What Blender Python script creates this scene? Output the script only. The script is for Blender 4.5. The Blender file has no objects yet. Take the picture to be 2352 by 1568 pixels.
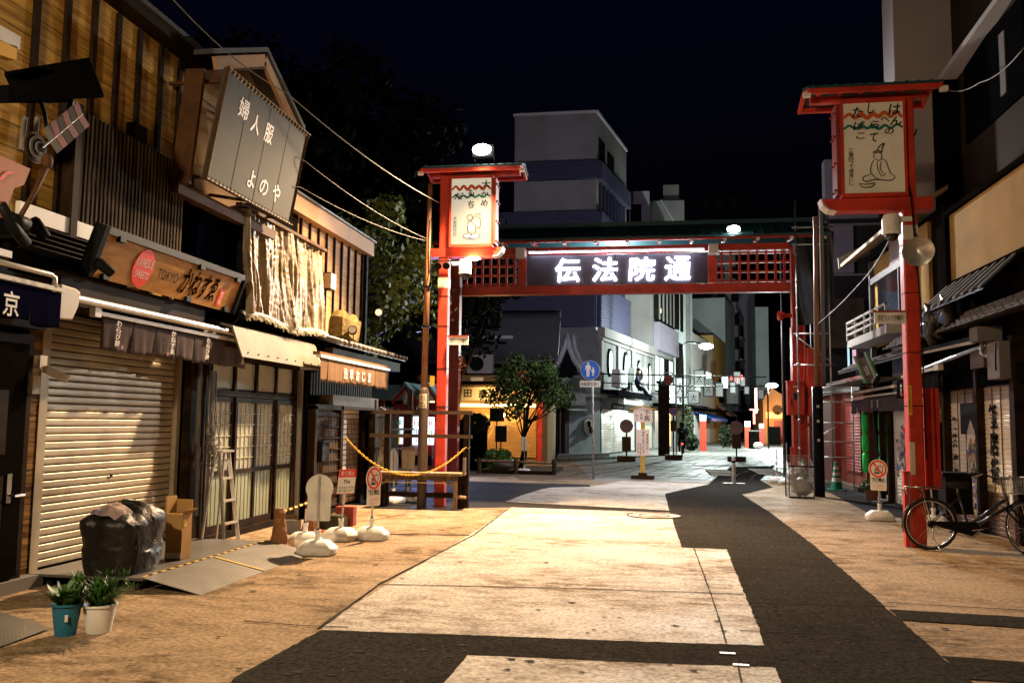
import bpy, math, random
from mathutils import Vector, Matrix
random.seed(7)
sc = bpy.context.scene
col = sc.collection
R_ = math.radians
# ------------------------------------------------------------------ camera (a 31 mm lens at eye height)
CX, CY, FL, EYE = 1176., 784., 2000., 1.65      # the photograph measured on a 2352 x 1568 grid
yaw = math.atan(329/2000.); pitch = math.atan(187/2000.); roll = 0.012
fw = Vector((-math.sin(yaw)*math.cos(pitch), math.cos(yaw)*math.cos(pitch), math.sin(pitch)))
r0 = Vector((math.cos(yaw), math.sin(yaw), 0)); u0 = r0.cross(fw)
cr = r0*math.cos(roll)+u0*math.sin(roll); cu = cr.cross(fw)
cam = bpy.data.cameras.new('camera'); camo = bpy.data.objects.new('camera', cam); col.objects.link(camo)
M = Matrix((cr, cu, -fw)).transposed().to_4x4(); M.translation = (0, 0, EYE)
camo.matrix_world = M
cam.sensor_width = 36; cam.lens = 36*FL/2352.; cam.clip_end = 2000; cam.clip_start = .05
sc.camera = camo
def ray(x, y): return fw+cr*((x-CX)/FL)-cu*((y-CY)/FL)
def GZ(x, y, z=0.):                              # where a measured point lies on the level z
    d = ray(x, y); t = (z-EYE)/d.z; return Vector((d.x*t, d.y*t, z))
def AX(x, y, X): d = ray(x, y); t = X/d.x; return Vector((X, d.y*t, EYE+d.z*t))
def AY(x, y, Y): d = ray(x, y); t = Y/d.y; return Vector((d.x*t, Y, EYE+d.z*t))
# ------------------------------------------------------------------ mesh builder
X_, Y_, Z_ = Vector((1, 0, 0)), Vector((0, 1, 0)), Vector((0, 0, 1))
SPLIT = set('upright bracket_end rafter_end strap post pilaster fin window window_band rafter clip foot door_inset handle rail frame_post support transom mullion lit_window cornice canopy roof_frame balcony_screen notice_strip conduit_box plate red_seal rim'.split())
class MB:
    def __init__(s): s.v = []; s.f = []; s.m = []
    def add(s, vs, fs, m=0):
        b = len(s.v); s.v += [tuple(p) for p in vs]
        for f in fs: s.f.append([b+i for i in f]); s.m.append(m)
        return s
    def box(s, x0, x1, y0, y1, z0, z1, m=0):
        x0, x1 = sorted((x0, x1)); y0, y1 = sorted((y0, y1)); z0, z1 = sorted((z0, z1))
        return s.add([(x0,y0,z0),(x1,y0,z0),(x1,y1,z0),(x0,y1,z0),(x0,y0,z1),(x1,y0,z1),(x1,y1,z1),(x0,y1,z1)],
                     [(3,2,1,0),(4,5,6,7),(0,1,5,4),(1,2,6,5),(2,3,7,6),(3,0,4,7)], m)
    def obox(s, c, sx, sy, sz, M=None, m=0):
        c = Vector(c); vs = []
        for z in (-.5, .5):
            for x, y in ((-.5,-.5),(.5,-.5),(.5,.5),(-.5,.5)):
                p = Vector((x*sx, y*sy, z*sz)); vs.append(c+(M @ p if M else p))
        return s.add(vs, [(3,2,1,0),(4,5,6,7),(0,1,5,4),(1,2,6,5),(2,3,7,6),(3,0,4,7)], m)
    def beam(s, a, b, w, h, up=Z_, m=0):
        a, b = Vector(a), Vector(b); d = (b-a); L = d.length
        if L < 1e-6: return s
        d /= L; up = Vector(up)
        if abs(d.dot(up)) > .99: up = Y_
        sd = d.cross(up).normalized(); u = sd.cross(d)
        return s.obox((a+b)/2, w, L, h, Matrix((sd, d, u)).transposed(), m)
    def prism(s, pts, ext, m=0):                 # polygon pts, extruded by ext
        n = len(pts); e = Vector(ext); A = [Vector(p) for p in pts]; B = [p+e for p in A]
        return s.add(A+B, [tuple(range(n))[::-1], tuple(range(n, 2*n))]+[(i, (i+1) % n, n+(i+1) % n, n+i) for i in range(n)], m)
    def poly(s, pts, m=0): return s.add(pts, [tuple(range(len(pts)))], m)
    def tube(s, pts, r, n=8, m=0, caps=True):
        pts = [Vector(p) for p in pts]; rs = r if isinstance(r, (list, tuple)) else [r]*len(pts)
        prev = None; vs = []; fs = []
        for i, p in enumerate(pts):
            t = (pts[min(i+1, len(pts)-1)]-pts[max(i-1, 0)])
            t = t.normalized() if t.length > 1e-9 else Z_.copy()
            if prev is None: a = t.orthogonal().normalized()
            else:
                a = prev-t*prev.dot(t)
                a = a.normalized() if a.length > 1e-6 else t.orthogonal().normalized()
            prev = a; b = t.cross(a)
            vs += [p+(a*math.cos(6.28318*k/n)+b*math.sin(6.28318*k/n))*rs[i] for k in range(n)]
        for i in range(len(pts)-1):
            for k in range(n): fs.append((i*n+k, i*n+(k+1) % n, (i+1)*n+(k+1) % n, (i+1)*n+k))
        if caps: fs.append(tuple(range(n))[::-1]); fs.append(tuple(range((len(pts)-1)*n, len(pts)*n)))
        return s.add(vs, fs, m)
    def lathe(s, prof, c=(0, 0, 0), n=16, m=0, ax=Z_, ref=X_, sq=None):
        c = Vector(c); ax = Vector(ax).normalized(); ref = Z_ if abs(ax.dot(Vector(ref).normalized())) > .99 else ref; ref = (Vector(ref)-ax*Vector(ref).dot(ax)).normalized(); o = ax.cross(ref)
        vs = []; fs = []
        for r, z in prof:
            for k in range(n):
                a = 6.28318*k/n; ca, sa = math.cos(a), math.sin(a)
                if sq:                            # rounded-rectangle cross-section: (x half, y half, power)
                    p = sq[2]; q = (abs(ca)**p+abs(sa)**p)**(-1./p); vs.append(c+ax*z+ref*(r*sq[0]*ca*q)+o*(r*sq[1]*sa*q))
                else: vs.append(c+ax*z+(ref*ca+o*sa)*r)
        for i in range(len(prof)-1):
            for k in range(n): fs.append((i*n+k, i*n+(k+1) % n, (i+1)*n+(k+1) % n, (i+1)*n+k))
        fs.append(tuple(range(n))[::-1]); fs.append(tuple(range((len(prof)-1)*n, len(prof)*n)))
        return s.add(vs, fs, m)
    def ball(s, c, rx, ry=None, rz=None, n=12, k=8, m=0):
        ry = ry or rx; rz = rz or rx; c = Vector(c)
        vs = [c+Vector((0, 0, -rz))]; fs = []
        for i in range(1, k):
            t = -math.pi/2+math.pi*i/k
            for j in range(n):
                a = 6.28318*j/n; vs.append(c+Vector((rx*math.cos(t)*math.cos(a), ry*math.cos(t)*math.sin(a), rz*math.sin(t))))
        vs.append(c+Vector((0, 0, rz)))
        for j in range(n):
            fs.append((0, 1+(j+1) % n, 1+j)); fs.append((len(vs)-1, 1+(k-2)*n+j, 1+(k-2)*n+(j+1) % n))
            for i in range(k-2): fs.append((1+i*n+j, 1+i*n+(j+1) % n, 1+(i+1)*n+(j+1) % n, 1+(i+1)*n+j))
        return s.add(vs, fs, m)
    def sheet(s, fn, nu, nv, m=0):
        vs = [fn(i/nu, j/nv) for j in range(nv+1) for i in range(nu+1)]
        return s.add(vs, [(j*(nu+1)+i, j*(nu+1)+i+1, (j+1)*(nu+1)+i+1, (j+1)*(nu+1)+i) for j in range(nv) for i in range(nu)], m)
    def build(s, name, mats, parent=None, smooth=False, bevel=0, solid=0):
        n8 = len(s.v)//8
        if parent is not None and name in SPLIT and n8 > 1 and len(s.v) == 8*n8 and len(s.f) == 6*n8 and all(max(f) < 8*(i//6+1) and min(f) >= 8*(i//6) for i, f in enumerate(s.f)):
            for k in range(n8):
                q = MB(); q.v = s.v[8*k:8*k+8]; q.f = [[i-8*k for i in f] for f in s.f[6*k:6*k+6]]; q.m = s.m[6*k:6*k+6]; o = q.build(name, mats, parent, smooth, bevel, solid)
            return o
        base = Vector((0, 0, 0)); q = parent
        while q is not None: base += q.location; q = q.parent
        me = bpy.data.meshes.new(name)
        me.from_pydata([(a-base.x, b-base.y, c-base.z) for a, b, c in s.v], [], s.f)
        mats = mats if isinstance(mats, (list, tuple)) else [mats]
        for k in mats: me.materials.append(k)
        me.polygons.foreach_set('material_index', s.m)
        if smooth:
            me.polygons.foreach_set('use_smooth', [True]*len(s.f))
        me.update()
        o = bpy.data.objects.new(name, me); col.objects.link(o)
        if parent is not None: o.parent = parent
        if solid:
            d = o.modifiers.new('s', 'SOLIDIFY'); d.thickness = solid; d.offset = 0
        if bevel:
            d = o.modifiers.new('b', 'BEVEL'); d.width = bevel; d.segments = 2; d.limit_method = 'ANGLE'
        if smooth and smooth != 'all':
            try: me.set_sharp_from_angle(angle=R_(42))
            except Exception: pass
        return o
def tag(o, label=None, cat=None, group=None, kind=None):
    for k, w in (('label', label), ('category', cat), ('group', group), ('kind', kind)):
        if w: o[k] = w
    return o
def thing(name, label, cat, loc=(0, 0, 0), group=None):
    o = bpy.data.objects.new(name, None); o.empty_display_size = .2; col.objects.link(o); o.location = loc
    return tag(o, label, cat, group)
kids = {}
def copy_thing(src, loc, label=None, rz=None):
    def cp(o, par):
        c = o.copy(); col.objects.link(c); c.parent = par
        for ch in [q for q in src_children(o)]: cp(ch, c)
        return c
    r = cp(src, None); r.location = loc
    if rz is not None: r.rotation_euler = (0, 0, rz)
    if label: r['label'] = label
    return r
def src_children(o): return list(o.children)
# ------------------------------------------------------------------ materials
def nodes(m): return m.node_tree.nodes, m.node_tree.links
def mat(name, c, rough=.7, var=.25, scale=4., bump=.1, bscale=30., metal=0., stretch=(1, 1, 1), c2=None, dirt=0., dscale=1.2, spec=None, coat=0.):
    if spec is None: spec = .05 if rough > .74 else .2 if rough > .55 else .4
    m = bpy.data.materials.new(name); m.use_nodes = True; N, L = nodes(m)
    b = N['Principled BSDF']; b.inputs['Roughness'].default_value = rough; b.inputs['Metallic'].default_value = metal
    b.inputs['Specular IOR Level'].default_value = spec; b.inputs['Coat Weight'].default_value = coat
    tc = N.new('ShaderNodeTexCoord'); mp = N.new('ShaderNodeMapping'); mp.inputs['Scale'].default_value = stretch
    L.new(tc.outputs['Object'], mp.inputs['Vector'])
    n1 = N.new('ShaderNodeTexNoise'); n1.inputs['Scale'].default_value = scale; n1.inputs['Detail'].default_value = 6; n1.inputs['Roughness'].default_value = .65
    L.new(mp.outputs[0], n1.inputs['Vector'])
    mr = N.new('ShaderNodeMapRange'); mr.inputs['From Min'].default_value = .3; mr.inputs['From Max'].default_value = .7
    L.new(n1.outputs['Fac'], mr.inputs['Value'])
    mx = N.new('ShaderNodeMix'); mx.data_type = 'RGBA'
    c2 = c2 or tuple(k*(1-var*1.6) if var < .62 else 0 for k in c)
    mx.inputs[6].default_value = (*c2, 1); mx.inputs[7].default_value = (*c, 1)
    L.new(mr.outputs[0], mx.inputs[0]); out = mx.outputs[2]
    if dirt:
        n2 = N.new('ShaderNodeTexNoise'); n2.inputs['Scale'].default_value = dscale; n2.inputs['Detail'].default_value = 5
        L.new(tc.outputs['Object'], n2.inputs['Vector'])
        r2 = N.new('ShaderNodeMapRange'); r2.inputs['From Min'].default_value = .45; r2.inputs['From Max'].default_value = .7; r2.inputs['To Max'].default_value = dirt
        L.new(n2.outputs['Fac'], r2.inputs['Value'])
        m2 = N.new('ShaderNodeMix'); m2.data_type = 'RGBA'; m2.blend_type = 'MULTIPLY'; m2.inputs[7].default_value = (.35, .3, .25, 1)
        L.new(r2.outputs[0], m2.inputs[0]); L.new(out, m2.inputs[6]); out = m2.outputs[2]
    L.new(out, b.inputs['Base Color'])
    if bump:
        n3 = N.new('ShaderNodeTexNoise'); n3.inputs['Scale'].default_value = bscale; n3.inputs['Detail'].default_value = 4
        L.new(mp.outputs[0], n3.inputs['Vector'])
        bp = N.new('ShaderNodeBump'); bp.inputs['Strength'].default_value = bump; bp.inputs['Distance'].default_value = .02
        L.new(n3.outputs['Fac'], bp.inputs['Height']); L.new(bp.outputs[0], b.inputs['Normal'])
    return m
def emit(name, c, s, base=None):
    m = bpy.data.materials.new(name); m.use_nodes = True; N, L = nodes(m); b = N['Principled BSDF']
    b.inputs['Base Color'].default_value = (*(base or c), 1); b.inputs['Emission Color'].default_value = (*c, 1); b.inputs['Emission Strength'].default_value = s
    return m
def planks(name, c, c2, axis='z', width=.2, grain=22., rough=.55, gap=.03, gap_axis=None, bump=.35, vary=.35, contrast=1.):
    """wood: boards 'width' high stacked along an axis, each with its own tone and streaky grain"""
    m = bpy.data.materials.new(name); m.use_nodes = True; N, L = nodes(m); b = N['Principled BSDF']; b.inputs['Roughness'].default_value = rough; b.inputs['Specular IOR Level'].default_value = .04
    tc = N.new('ShaderNodeTexCoord'); sp = N.new('ShaderNodeSeparateXYZ'); L.new(tc.outputs['Object'], sp.inputs[0])
    ax = {'x': 0, 'y': 1, 'z': 2}[axis]
    dv = N.new('ShaderNodeMath'); dv.operation = 'DIVIDE'; dv.inputs[1].default_value = width; L.new(sp.outputs[ax], dv.inputs[0])
    fl = N.new('ShaderNodeMath'); fl.operation = 'FLOOR'; L.new(dv.outputs[0], fl.inputs[0])
    fr = N.new('ShaderNodeMath'); fr.operation = 'FRACT'; L.new(dv.outputs[0], fr.inputs[0])
    wn = N.new('ShaderNodeTexWhiteNoise'); wn.noise_dimensions = '1D'; L.new(fl.outputs[0], wn.inputs['W'])
    # grain: noise stretched along the board, shifted per board
    cb = N.new('ShaderNodeCombineXYZ'); ml = N.new('ShaderNodeMath'); ml.operation = 'MULTIPLY'; ml.inputs[1].default_value = 37.
    L.new(wn.outputs['Value'], ml.inputs[0])
    va = N.new('ShaderNodeVectorMath'); va.operation = 'ADD'; L.new(tc.outputs['Object'], va.inputs[0])
    for k in range(3): L.new(ml.outputs[0], cb.inputs[k])
    L.new(cb.outputs[0], va.inputs[1])
    mp = N.new('ShaderNodeMapping'); s = [1.2, 1.2, 1.2]; s[ax] = grain
    if axis != 'x' : s[0] = grain
    mp.inputs['Scale'].default_value = s; L.new(va.outputs[0], mp.inputs['Vector'])
    nz = N.new('ShaderNodeTexNoise'); nz.inputs['Scale'].default_value = 1.; nz.inputs['Detail'].default_value = 6; nz.inputs['Distortion'].default_value = 1.2
    L.new(mp.outputs[0], nz.inputs['Vector'])
    mr = N.new('ShaderNodeMapRange'); mr.inputs['From Min'].default_value = .36; mr.inputs['From Max'].default_value = .62; L.new(nz.outputs['Fac'], mr.inputs['Value'])
    mx = N.new('ShaderNodeMix'); mx.data_type = 'RGBA'; mx.inputs[6].default_value = (*c2, 1); mx.inputs[7].default_value = (*c, 1); L.new(mr.outputs[0], mx.inputs[0])
    tn = N.new('ShaderNodeMapRange'); tn.inputs['To Min'].default_value = 1-vary; tn.inputs['To Max'].default_value = 1.; L.new(wn.outputs['Value'], tn.inputs['Value'])
    gp = N.new('ShaderNodeMath'); gp.operation = 'GREATER_THAN'; gp.inputs[1].default_value = gap; L.new(fr.outputs[0], gp.inputs[0])
    m1 = N.new('ShaderNodeMath'); m1.operation = 'MULTIPLY'; L.new(tn.outputs[0], m1.inputs[0]); L.new(gp.outputs[0], m1.inputs[1])
    vm = N.new('ShaderNodeVectorMath'); vm.operation = 'SCALE'; L.new(mx.outputs[2], vm.inputs[0]); L.new(m1.outputs[0], vm.inputs['Scale'])
    L.new(vm.outputs[0], b.inputs['Base Color'])
    bp = N.new('ShaderNodeBump'); bp.inputs['Strength'].default_value = bump; bp.inputs['Distance'].default_value = .01; L.new(nz.outputs['Fac'], bp.inputs['Height']); L.new(bp.outputs[0], b.inputs['Normal'])
    return m
def ground_mat(name, c, c2, speck, rough=.75, streak=1., patch=.5, bumpy=.4, fleck=0., spec=.04):
    m = bpy.data.materials.new(name); m.use_nodes = True; N, L = nodes(m); b = N['Principled BSDF']; b.inputs['Roughness'].default_value = rough; b.inputs['Specular IOR Level'].default_value = spec
    tc = N.new('ShaderNodeTexCoord')
    def noise(sc_, det, st=(1, 1, 1), lo=.35, hi=.65):
        mp = N.new('ShaderNodeMapping'); mp.inputs['Scale'].default_value = st; L.new(tc.outputs['Object'], mp.inputs['Vector'])
        n = N.new('ShaderNodeTexNoise'); n.inputs['Scale'].default_value = sc_; n.inputs['Detail'].default_value = det; n.inputs['Roughness'].default_value = .7; L.new(mp.outputs[0], n.inputs['Vector'])
        r = N.new('ShaderNodeMapRange'); r.inputs['From Min'].default_value = lo; r.inputs['From Max'].default_value = hi; L.new(n.outputs['Fac'], r.inputs['Value'])
        return n, r
    nA, A = noise(.5, 8, (1, 1.5, 1), .38, .6)        # broad stains
    nB, B = noise(4., 9, (.75, 1.2*streak, 1), .4, .58)  # streaks of wear across the street
    nC, C = noise(24., 9, (1, 1, 1), .4, .56)            # aggregate
    a1 = N.new('ShaderNodeMath'); a1.operation = 'MULTIPLY'; L.new(A.outputs[0], a1.inputs[0]); L.new(B.outputs[0], a1.inputs[1])
    a2 = N.new('ShaderNodeMath'); a2.operation = 'MULTIPLY'; a2.inputs[1].default_value = patch; L.new(a1.outputs[0], a2.inputs[0])
    mx = N.new('ShaderNodeMix'); mx.data_type = 'RGBA'; mx.inputs[6].default_value = (*c, 1); mx.inputs[7].default_value = (*c2, 1); L.new(a2.outputs[0], mx.inputs[0])
    sp = N.new('ShaderNodeMath'); sp.operation = 'MULTIPLY_ADD'; sp.inputs[1].default_value = speck; sp.inputs[2].default_value = 1-speck; L.new(C.outputs[0], sp.inputs[0])
    vm = N.new('ShaderNodeVectorMath'); vm.operation = 'SCALE'; L.new(mx.outputs[2], vm.inputs[0]); L.new(sp.outputs[0], vm.inputs['Scale'])
    out = vm.outputs[0]
    if fleck:
        vo = N.new('ShaderNodeTexVoronoi'); vo.inputs['Scale'].default_value = 22.; L.new(tc.outputs['Object'], vo.inputs['Vector'])
        lt = N.new('ShaderNodeMath'); lt.operation = 'LESS_THAN'; lt.inputs[1].default_value = .09; L.new(vo.outputs['Distance'], lt.inputs[0])
        sx = N.new('ShaderNodeSeparateColor'); L.new(vo.outputs['Color'], sx.inputs[0])
        g2 = N.new('ShaderNodeMath'); g2.operation = 'GREATER_THAN'; g2.inputs[1].default_value = .8; L.new(sx.outputs[0], g2.inputs[0])
        g3 = N.new('ShaderNodeMath'); g3.operation = 'MULTIPLY'; L.new(lt.outputs[0], g3.inputs[0]); L.new(g2.outputs[0], g3.inputs[1])
        m3 = N.new('ShaderNodeMix'); m3.data_type = 'RGBA'; m3.inputs[7].default_value = (fleck, fleck, fleck, 1); L.new(g3.outputs[0], m3.inputs[0]); L.new(out, m3.inputs[6]); out = m3.outputs[2]
    L.new(out, b.inputs['Base Color'])
    ad = N.new('ShaderNodeMath'); ad.operation = 'ADD'; L.new(nB.outputs['Fac'], ad.inputs[0]); L.new(nC.outputs['Fac'], ad.inputs[1])
    bp = N.new('ShaderNodeBump'); bp.inputs['Strength'].default_value = bumpy; bp.inputs['Distance'].default_value = .012; L.new(ad.outputs[0], bp.inputs['Height']); L.new(bp.outputs[0], b.inputs['Normal'])
    rr = N.new('ShaderNodeMapRange'); rr.inputs['To Min'].default_value = rough-.2; rr.inputs['To Max'].default_value = min(1, rough+.1); L.new(A.outputs[0], rr.inputs['Value']); L.new(rr.outputs[0], b.inputs['Roughness'])
    return m
K = {}
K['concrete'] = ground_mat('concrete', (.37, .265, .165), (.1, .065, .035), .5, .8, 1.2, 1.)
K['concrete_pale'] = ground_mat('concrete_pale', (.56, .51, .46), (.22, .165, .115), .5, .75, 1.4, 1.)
K['asphalt'] = ground_mat('asphalt', (.044, .041, .038), (.028, .026, .024), .5, .9, 1., .8, .6, .3, 0.)
K['asphalt_dark'] = ground_mat('asphalt_dark', (.035, .034, .036), (.024, .022, .022), .5, .85, 1., .7, .6, 0, .02)
K['flagstone'] = ground_mat('flagstone', (.24, .235, .225), (.12, .115, .105), .35, .6, 1.2, .9, .4)
K['plaza'] = ground_mat('plaza', (.16, .12, .09), (.09, .07, .05), .3, .7, 1., .8, .4)
K['joint'] = mat('joint', (.05, .04, .03), .95)
K['red'] = mat('vermilion_paint', (.6, .045, .018), .46, .2, 2.2, .12, 24, dirt=.6, dscale=3.2)
K['dullred'] = mat('dull_red_paint', (.30, .035, .022), .5, .15, 3, .06, 20, dirt=.5)
K['white'] = mat('white_paint', (.72, .7, .66), .5, .08, 4, .03, dirt=.35)
K['plastic'] = mat('white_plastic', (.8, .79, .75), .38, .06, 5, .02, dirt=.45, dscale=5)
K['fascia'] = mat('beige_sheet_metal', (.19, .17, .13), .6, .12, 2, .04, dirt=.4)
K['cream'] = mat('cream_sheet', (.62, .56, .43), .5, .12, 2, .04, dirt=.3)
K['black'] = mat('black_metal', (.01, .01, .011), .5, .2, 5, .05, spec=.06)
K['darkwood'] = planks('dark_timber', (.034, .019, .01), (.013, .008, .005), 'z', 5., 3., .6, 0., bump=.4)
K['greywood'] = planks('weathered_timber', (.15, .115, .08), (.055, .04, .028), 'y', 5., 9., .8, 0., bump=.6)
K['steel'] = mat('galvanised_steel', (.5, .5, .49), .35, .12, 6, .04, 40, .85)
K['alu'] = mat('aluminium', (.62, .6, .56), .38, .1, 6, .03, 40, .7, dirt=.4)
K['shutter'] = mat('shutter_paint', (.44, .36, .25), .45, .15, 2.5, .05, 30, .25, dirt=.55, dscale=1.7)
K['shutter_grey'] = mat('shutter_grey', (.42, .42, .38), .38, .1, 2, .03, 30, .5, dirt=.3)
K['shutter_brown'] = mat('shutter_brown', (.16, .1, .06), .45, .1, 2, .03, 30, .3)
K['dark'] = mat('dark_render', (.011, .0095, .008), .9, .3, 1.5, .1, spec=0.)
K['night'] = mat('near_black', (.005, .005, .006), .9, .2, 2, .05, spec=0.)
K['glass'] = mat('dark_glass', (.012, .013, .016), .08, .2, 2, 0, spec=.6)
K['tan'] = mat('tan_render', (.44, .28, .09), .85, .08, 1.6, .15, 60, dirt=.25)
K['wallgrey'] = mat('grey_render', (.2, .19, .185), .85, .1, .5, .1, 20, dirt=.4, dscale=.4)
K['wallpale'] = mat('pale_render', (.42, .41, .4), .85, .06, .4, .08, 20, dirt=.3, dscale=.4)
K['lav'] = mat('lavender_render', (.23, .2, .25), .85, .08, .5, .08, 20, dirt=.3, dscale=.4)
K['louvre'] = mat('dark_louvre', (.04, .04, .075), .6, .1, 1, .05)
K['ink'] = mat('black_ink', (.01, .01, .01), .9, 0, 1, 0, spec=.1)
K['rust'] = mat('rusty_brown', (.1, .045, .018), .7, .3, 6, .1, dirt=.4, spec=.15)
K['yellow'] = mat('yellow_paint', (.75, .42, .04), .5, .1, 5, .03)
K['blue'] = mat('blue_paint', (.02, .13, .55), .4, .05, 4, 0)
K['green'] = mat('green_paint', (.02, .22, .1), .45, .1, 4, .02)
K['tile'] = mat('dark_roof_tile', (.07, .07, .072), .45, .25, 6, .1)
K['tealroof'] = mat('teal_roof', (.012, .055, .06), .5, .15, 3, .06)
K['orange'] = mat('orange_plastic', (.62, .2, .06), .55, .2, 6, .1, dirt=.5, dscale=9)
K['rubber'] = mat('black_rubber', (.02, .02, .02), .7, .2, 8, .05)
K['chrome'] = mat('chrome', (.65, .65, .65), .18, .05, 5, 0, 30, 1.)
K['brown_cloth'] = mat('brown_cloth', (.19, .12, .075), .9, .15, 3, .15, 80, spec=0.)
K['grey_cloth'] = mat('grey_cloth', (.09, .075, .078), .9, .15, 3, .15, 80, spec=0.)
K['navy_cloth'] = mat('navy_cloth', (.005, .005, .018), .9, .1, 3, .15, 80, spec=0.)
K['black_cloth'] = mat('black_cloth', (.015, .015, .016), .9, .1, 3, .15, 80, spec=0.)
# ------------------------------------------------------------------ lettering
def text(s, o, xd, ud, w, h, mt, parent, name='lettering', thick=.004, bold=0., vertical=False, fit=True, shear=0.):
    """letters as a thin mesh: o = lower left corner, xd / ud = unit reading and up directions, filling w x h metres"""
    cells = [(s, 0, 0, w, h)] if not vertical else [(ch, 0, h-(i+1)*h/len(s), w, h/len(s)*.92) for i, ch in enumerate(s)]
    mb = MB(); xd, ud = Vector(xd).normalized(), Vector(ud).normalized(); nn = xd.cross(ud); o = Vector(o)
    for t, a0, b0, cw, chh in cells:
        if t in ' ': continue
        cv = bpy.data.curves.new('t', 'FONT'); cv.body = t; cv.size = 1.; cv.offset = bold; cv.resolution_u = 2
        ob = bpy.data.objects.new('t', cv); col.objects.link(ob)
        bpy.context.view_layer.update()
        me = ob.to_mesh()
        vs = [v.co.copy() for v in me.vertices]; fs = [tuple(p.vertices) for p in me.polygons]
        ob.to_mesh_clear(); bpy.data.objects.remove(ob); bpy.data.curves.remove(cv)
        if not vs: continue
        x0, x1 = min(v.x for v in vs), max(v.x for v in vs); y0, y1 = min(v.y for v in vs), max(v.y for v in vs)
        sx = cw/max(x1-x0, 1e-4); sy = chh/max(y1-y0, 1e-4)
        if not fit: sx = sy = min(sx, sy)
        off = (cw-(x1-x0)*sx)/2; oy = (chh-(y1-y0)*sy)/2
        P = []
        for v in vs:
            a = (v.x-x0)*sx+off+a0; b = (v.y-y0)*sy+oy+b0; P.append(o+xd*(a+shear*b)+ud*b+nn*thick)
        mb.add(P, fs)
    return mb.build(name, mt, parent)
def strokes(lines, o, xd, ud, w, h, r, mt, parent, name='drawing', n=5):
    """brush lines given on a 0..1 square, laid on the plane o / xd / ud"""
    mb = MB(); xd, ud = Vector(xd).normalized(), Vector(ud).normalized(); nn = xd.cross(ud); o = Vector(o)
    for ln in lines:
        rr = r
        if isinstance(ln[0], (int, float)): rr = r*ln[0]; ln = ln[1]
        pts = [Vector(p) for p in ln]
        if len(pts) > 2:                         # smooth the line
            q = []
            for i in range(len(pts)-1):
                p0, p1, p2, p3 = pts[max(i-1, 0)], pts[i], pts[i+1], pts[min(i+2, len(pts)-1)]
                for k in range(4):
                    t = k/4; q.append(.5*((2*p1)+(p2-p0)*t+(2*p0-5*p1+4*p2-p3)*t*t+(3*p1-p0-3*p2+p3)*t**3))
            q.append(pts[-1]); pts = q
        P = [o+xd*(p.x*w)+ud*(p.y*h) for p in pts]
        # flat ribbon
        L = []; Rr = []
        for i, p in enumerate(P):
            t = (P[min(i+1, len(P)-1)]-P[max(i-1, 0)]); t = t.normalized() if t.length else xd
            s_ = nn.cross(t); k = rr*(.65+.35*math.sin(3.1416*(i+.5)/len(P)))
            L.append(p+s_*k+nn*.004); Rr.append(p-s_*k+nn*.004)
        nq = len(P); mb.add(L+Rr, [(i, i+1, nq+i+1, nq+i) for i in range(nq-1)])
    return mb.build(name, mt, parent)
def inplate(pts, o, xd, ud, th, mt, parent, name):
    xd, ud = Vector(xd), Vector(ud); nn = xd.cross(ud); o = Vector(o)
    return MB().prism([o+xd*a+ud*b for a, b in pts], nn*th).build(name, mt, parent)
def rrect(w, h, r, n=4, cx=0, cy=0):
    P = []
    for qx, qy, a0 in ((w/2-r, h/2-r, 0), (-w/2+r, h/2-r, 90), (-w/2+r, -h/2+r, 180), (w/2-r, -h/2+r, 270)):
        for k in range(n+1): a = R_(a0+90*k/n); P.append((cx+qx+r*math.cos(a), cy+qy+r*math.sin(a)))
    return P
def circ(r, n=28, cx=0, cy=0, ry=None): return [(cx+r*math.cos(6.28318*k/n), cy+(ry or r)*math.sin(6.28318*k/n)) for k in range(n)]
def lamp(kind, loc, e, c=(1, 1, 1), size=.1, aim=None, spot=None, blend=.5):
    d = bpy.data.lights.new(kind.lower(), kind); d.energy = e; d.color = c
    if kind in ('POINT', 'SPOT'): d.shadow_soft_size = size
    if kind == 'SPOT': d.spot_size = R_(spot or 120); d.spot_blend = blend
    if kind == 'AREA': d.size = size
    o = bpy.data.objects.new(kind.lower()+'_light', d); col.objects.link(o); o.location = loc
    if aim is not None: o.rotation_euler = (Vector(aim)-Vector(loc)).to_track_quat('-Z', 'Y').to_euler()
    return o
def curtain(mb, X, s, y0, y1, z0, z1, pitch, d=.012, m=0, ax='x'):
    """a roller shutter: bowed slats with a groove between, on the plane x = X facing s (or y = X when ax is 'y')"""
    n = max(1, int(round((z1-z0)/pitch))); p = (z1-z0)/n; pr = []
    for i in range(n):
        z = z0+i*p; pr += [(0, z), (d*.9, z+p*.1), (d, z+p*.32), (d*.8, z+p*.78), (d*.45, z+p*.86), (0, z+p*.9)]
    pr.append((0, z1)); vs = []
    for c, z in pr:
        for y in (y0, y1): vs.append((X+s*c, y, z) if ax == 'x' else (y, X+s*c, z))
    mb.add(vs, [(2*i, 2*i+1, 2*i+3, 2*i+2) for i in range(len(pr)-1)], m)
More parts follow.
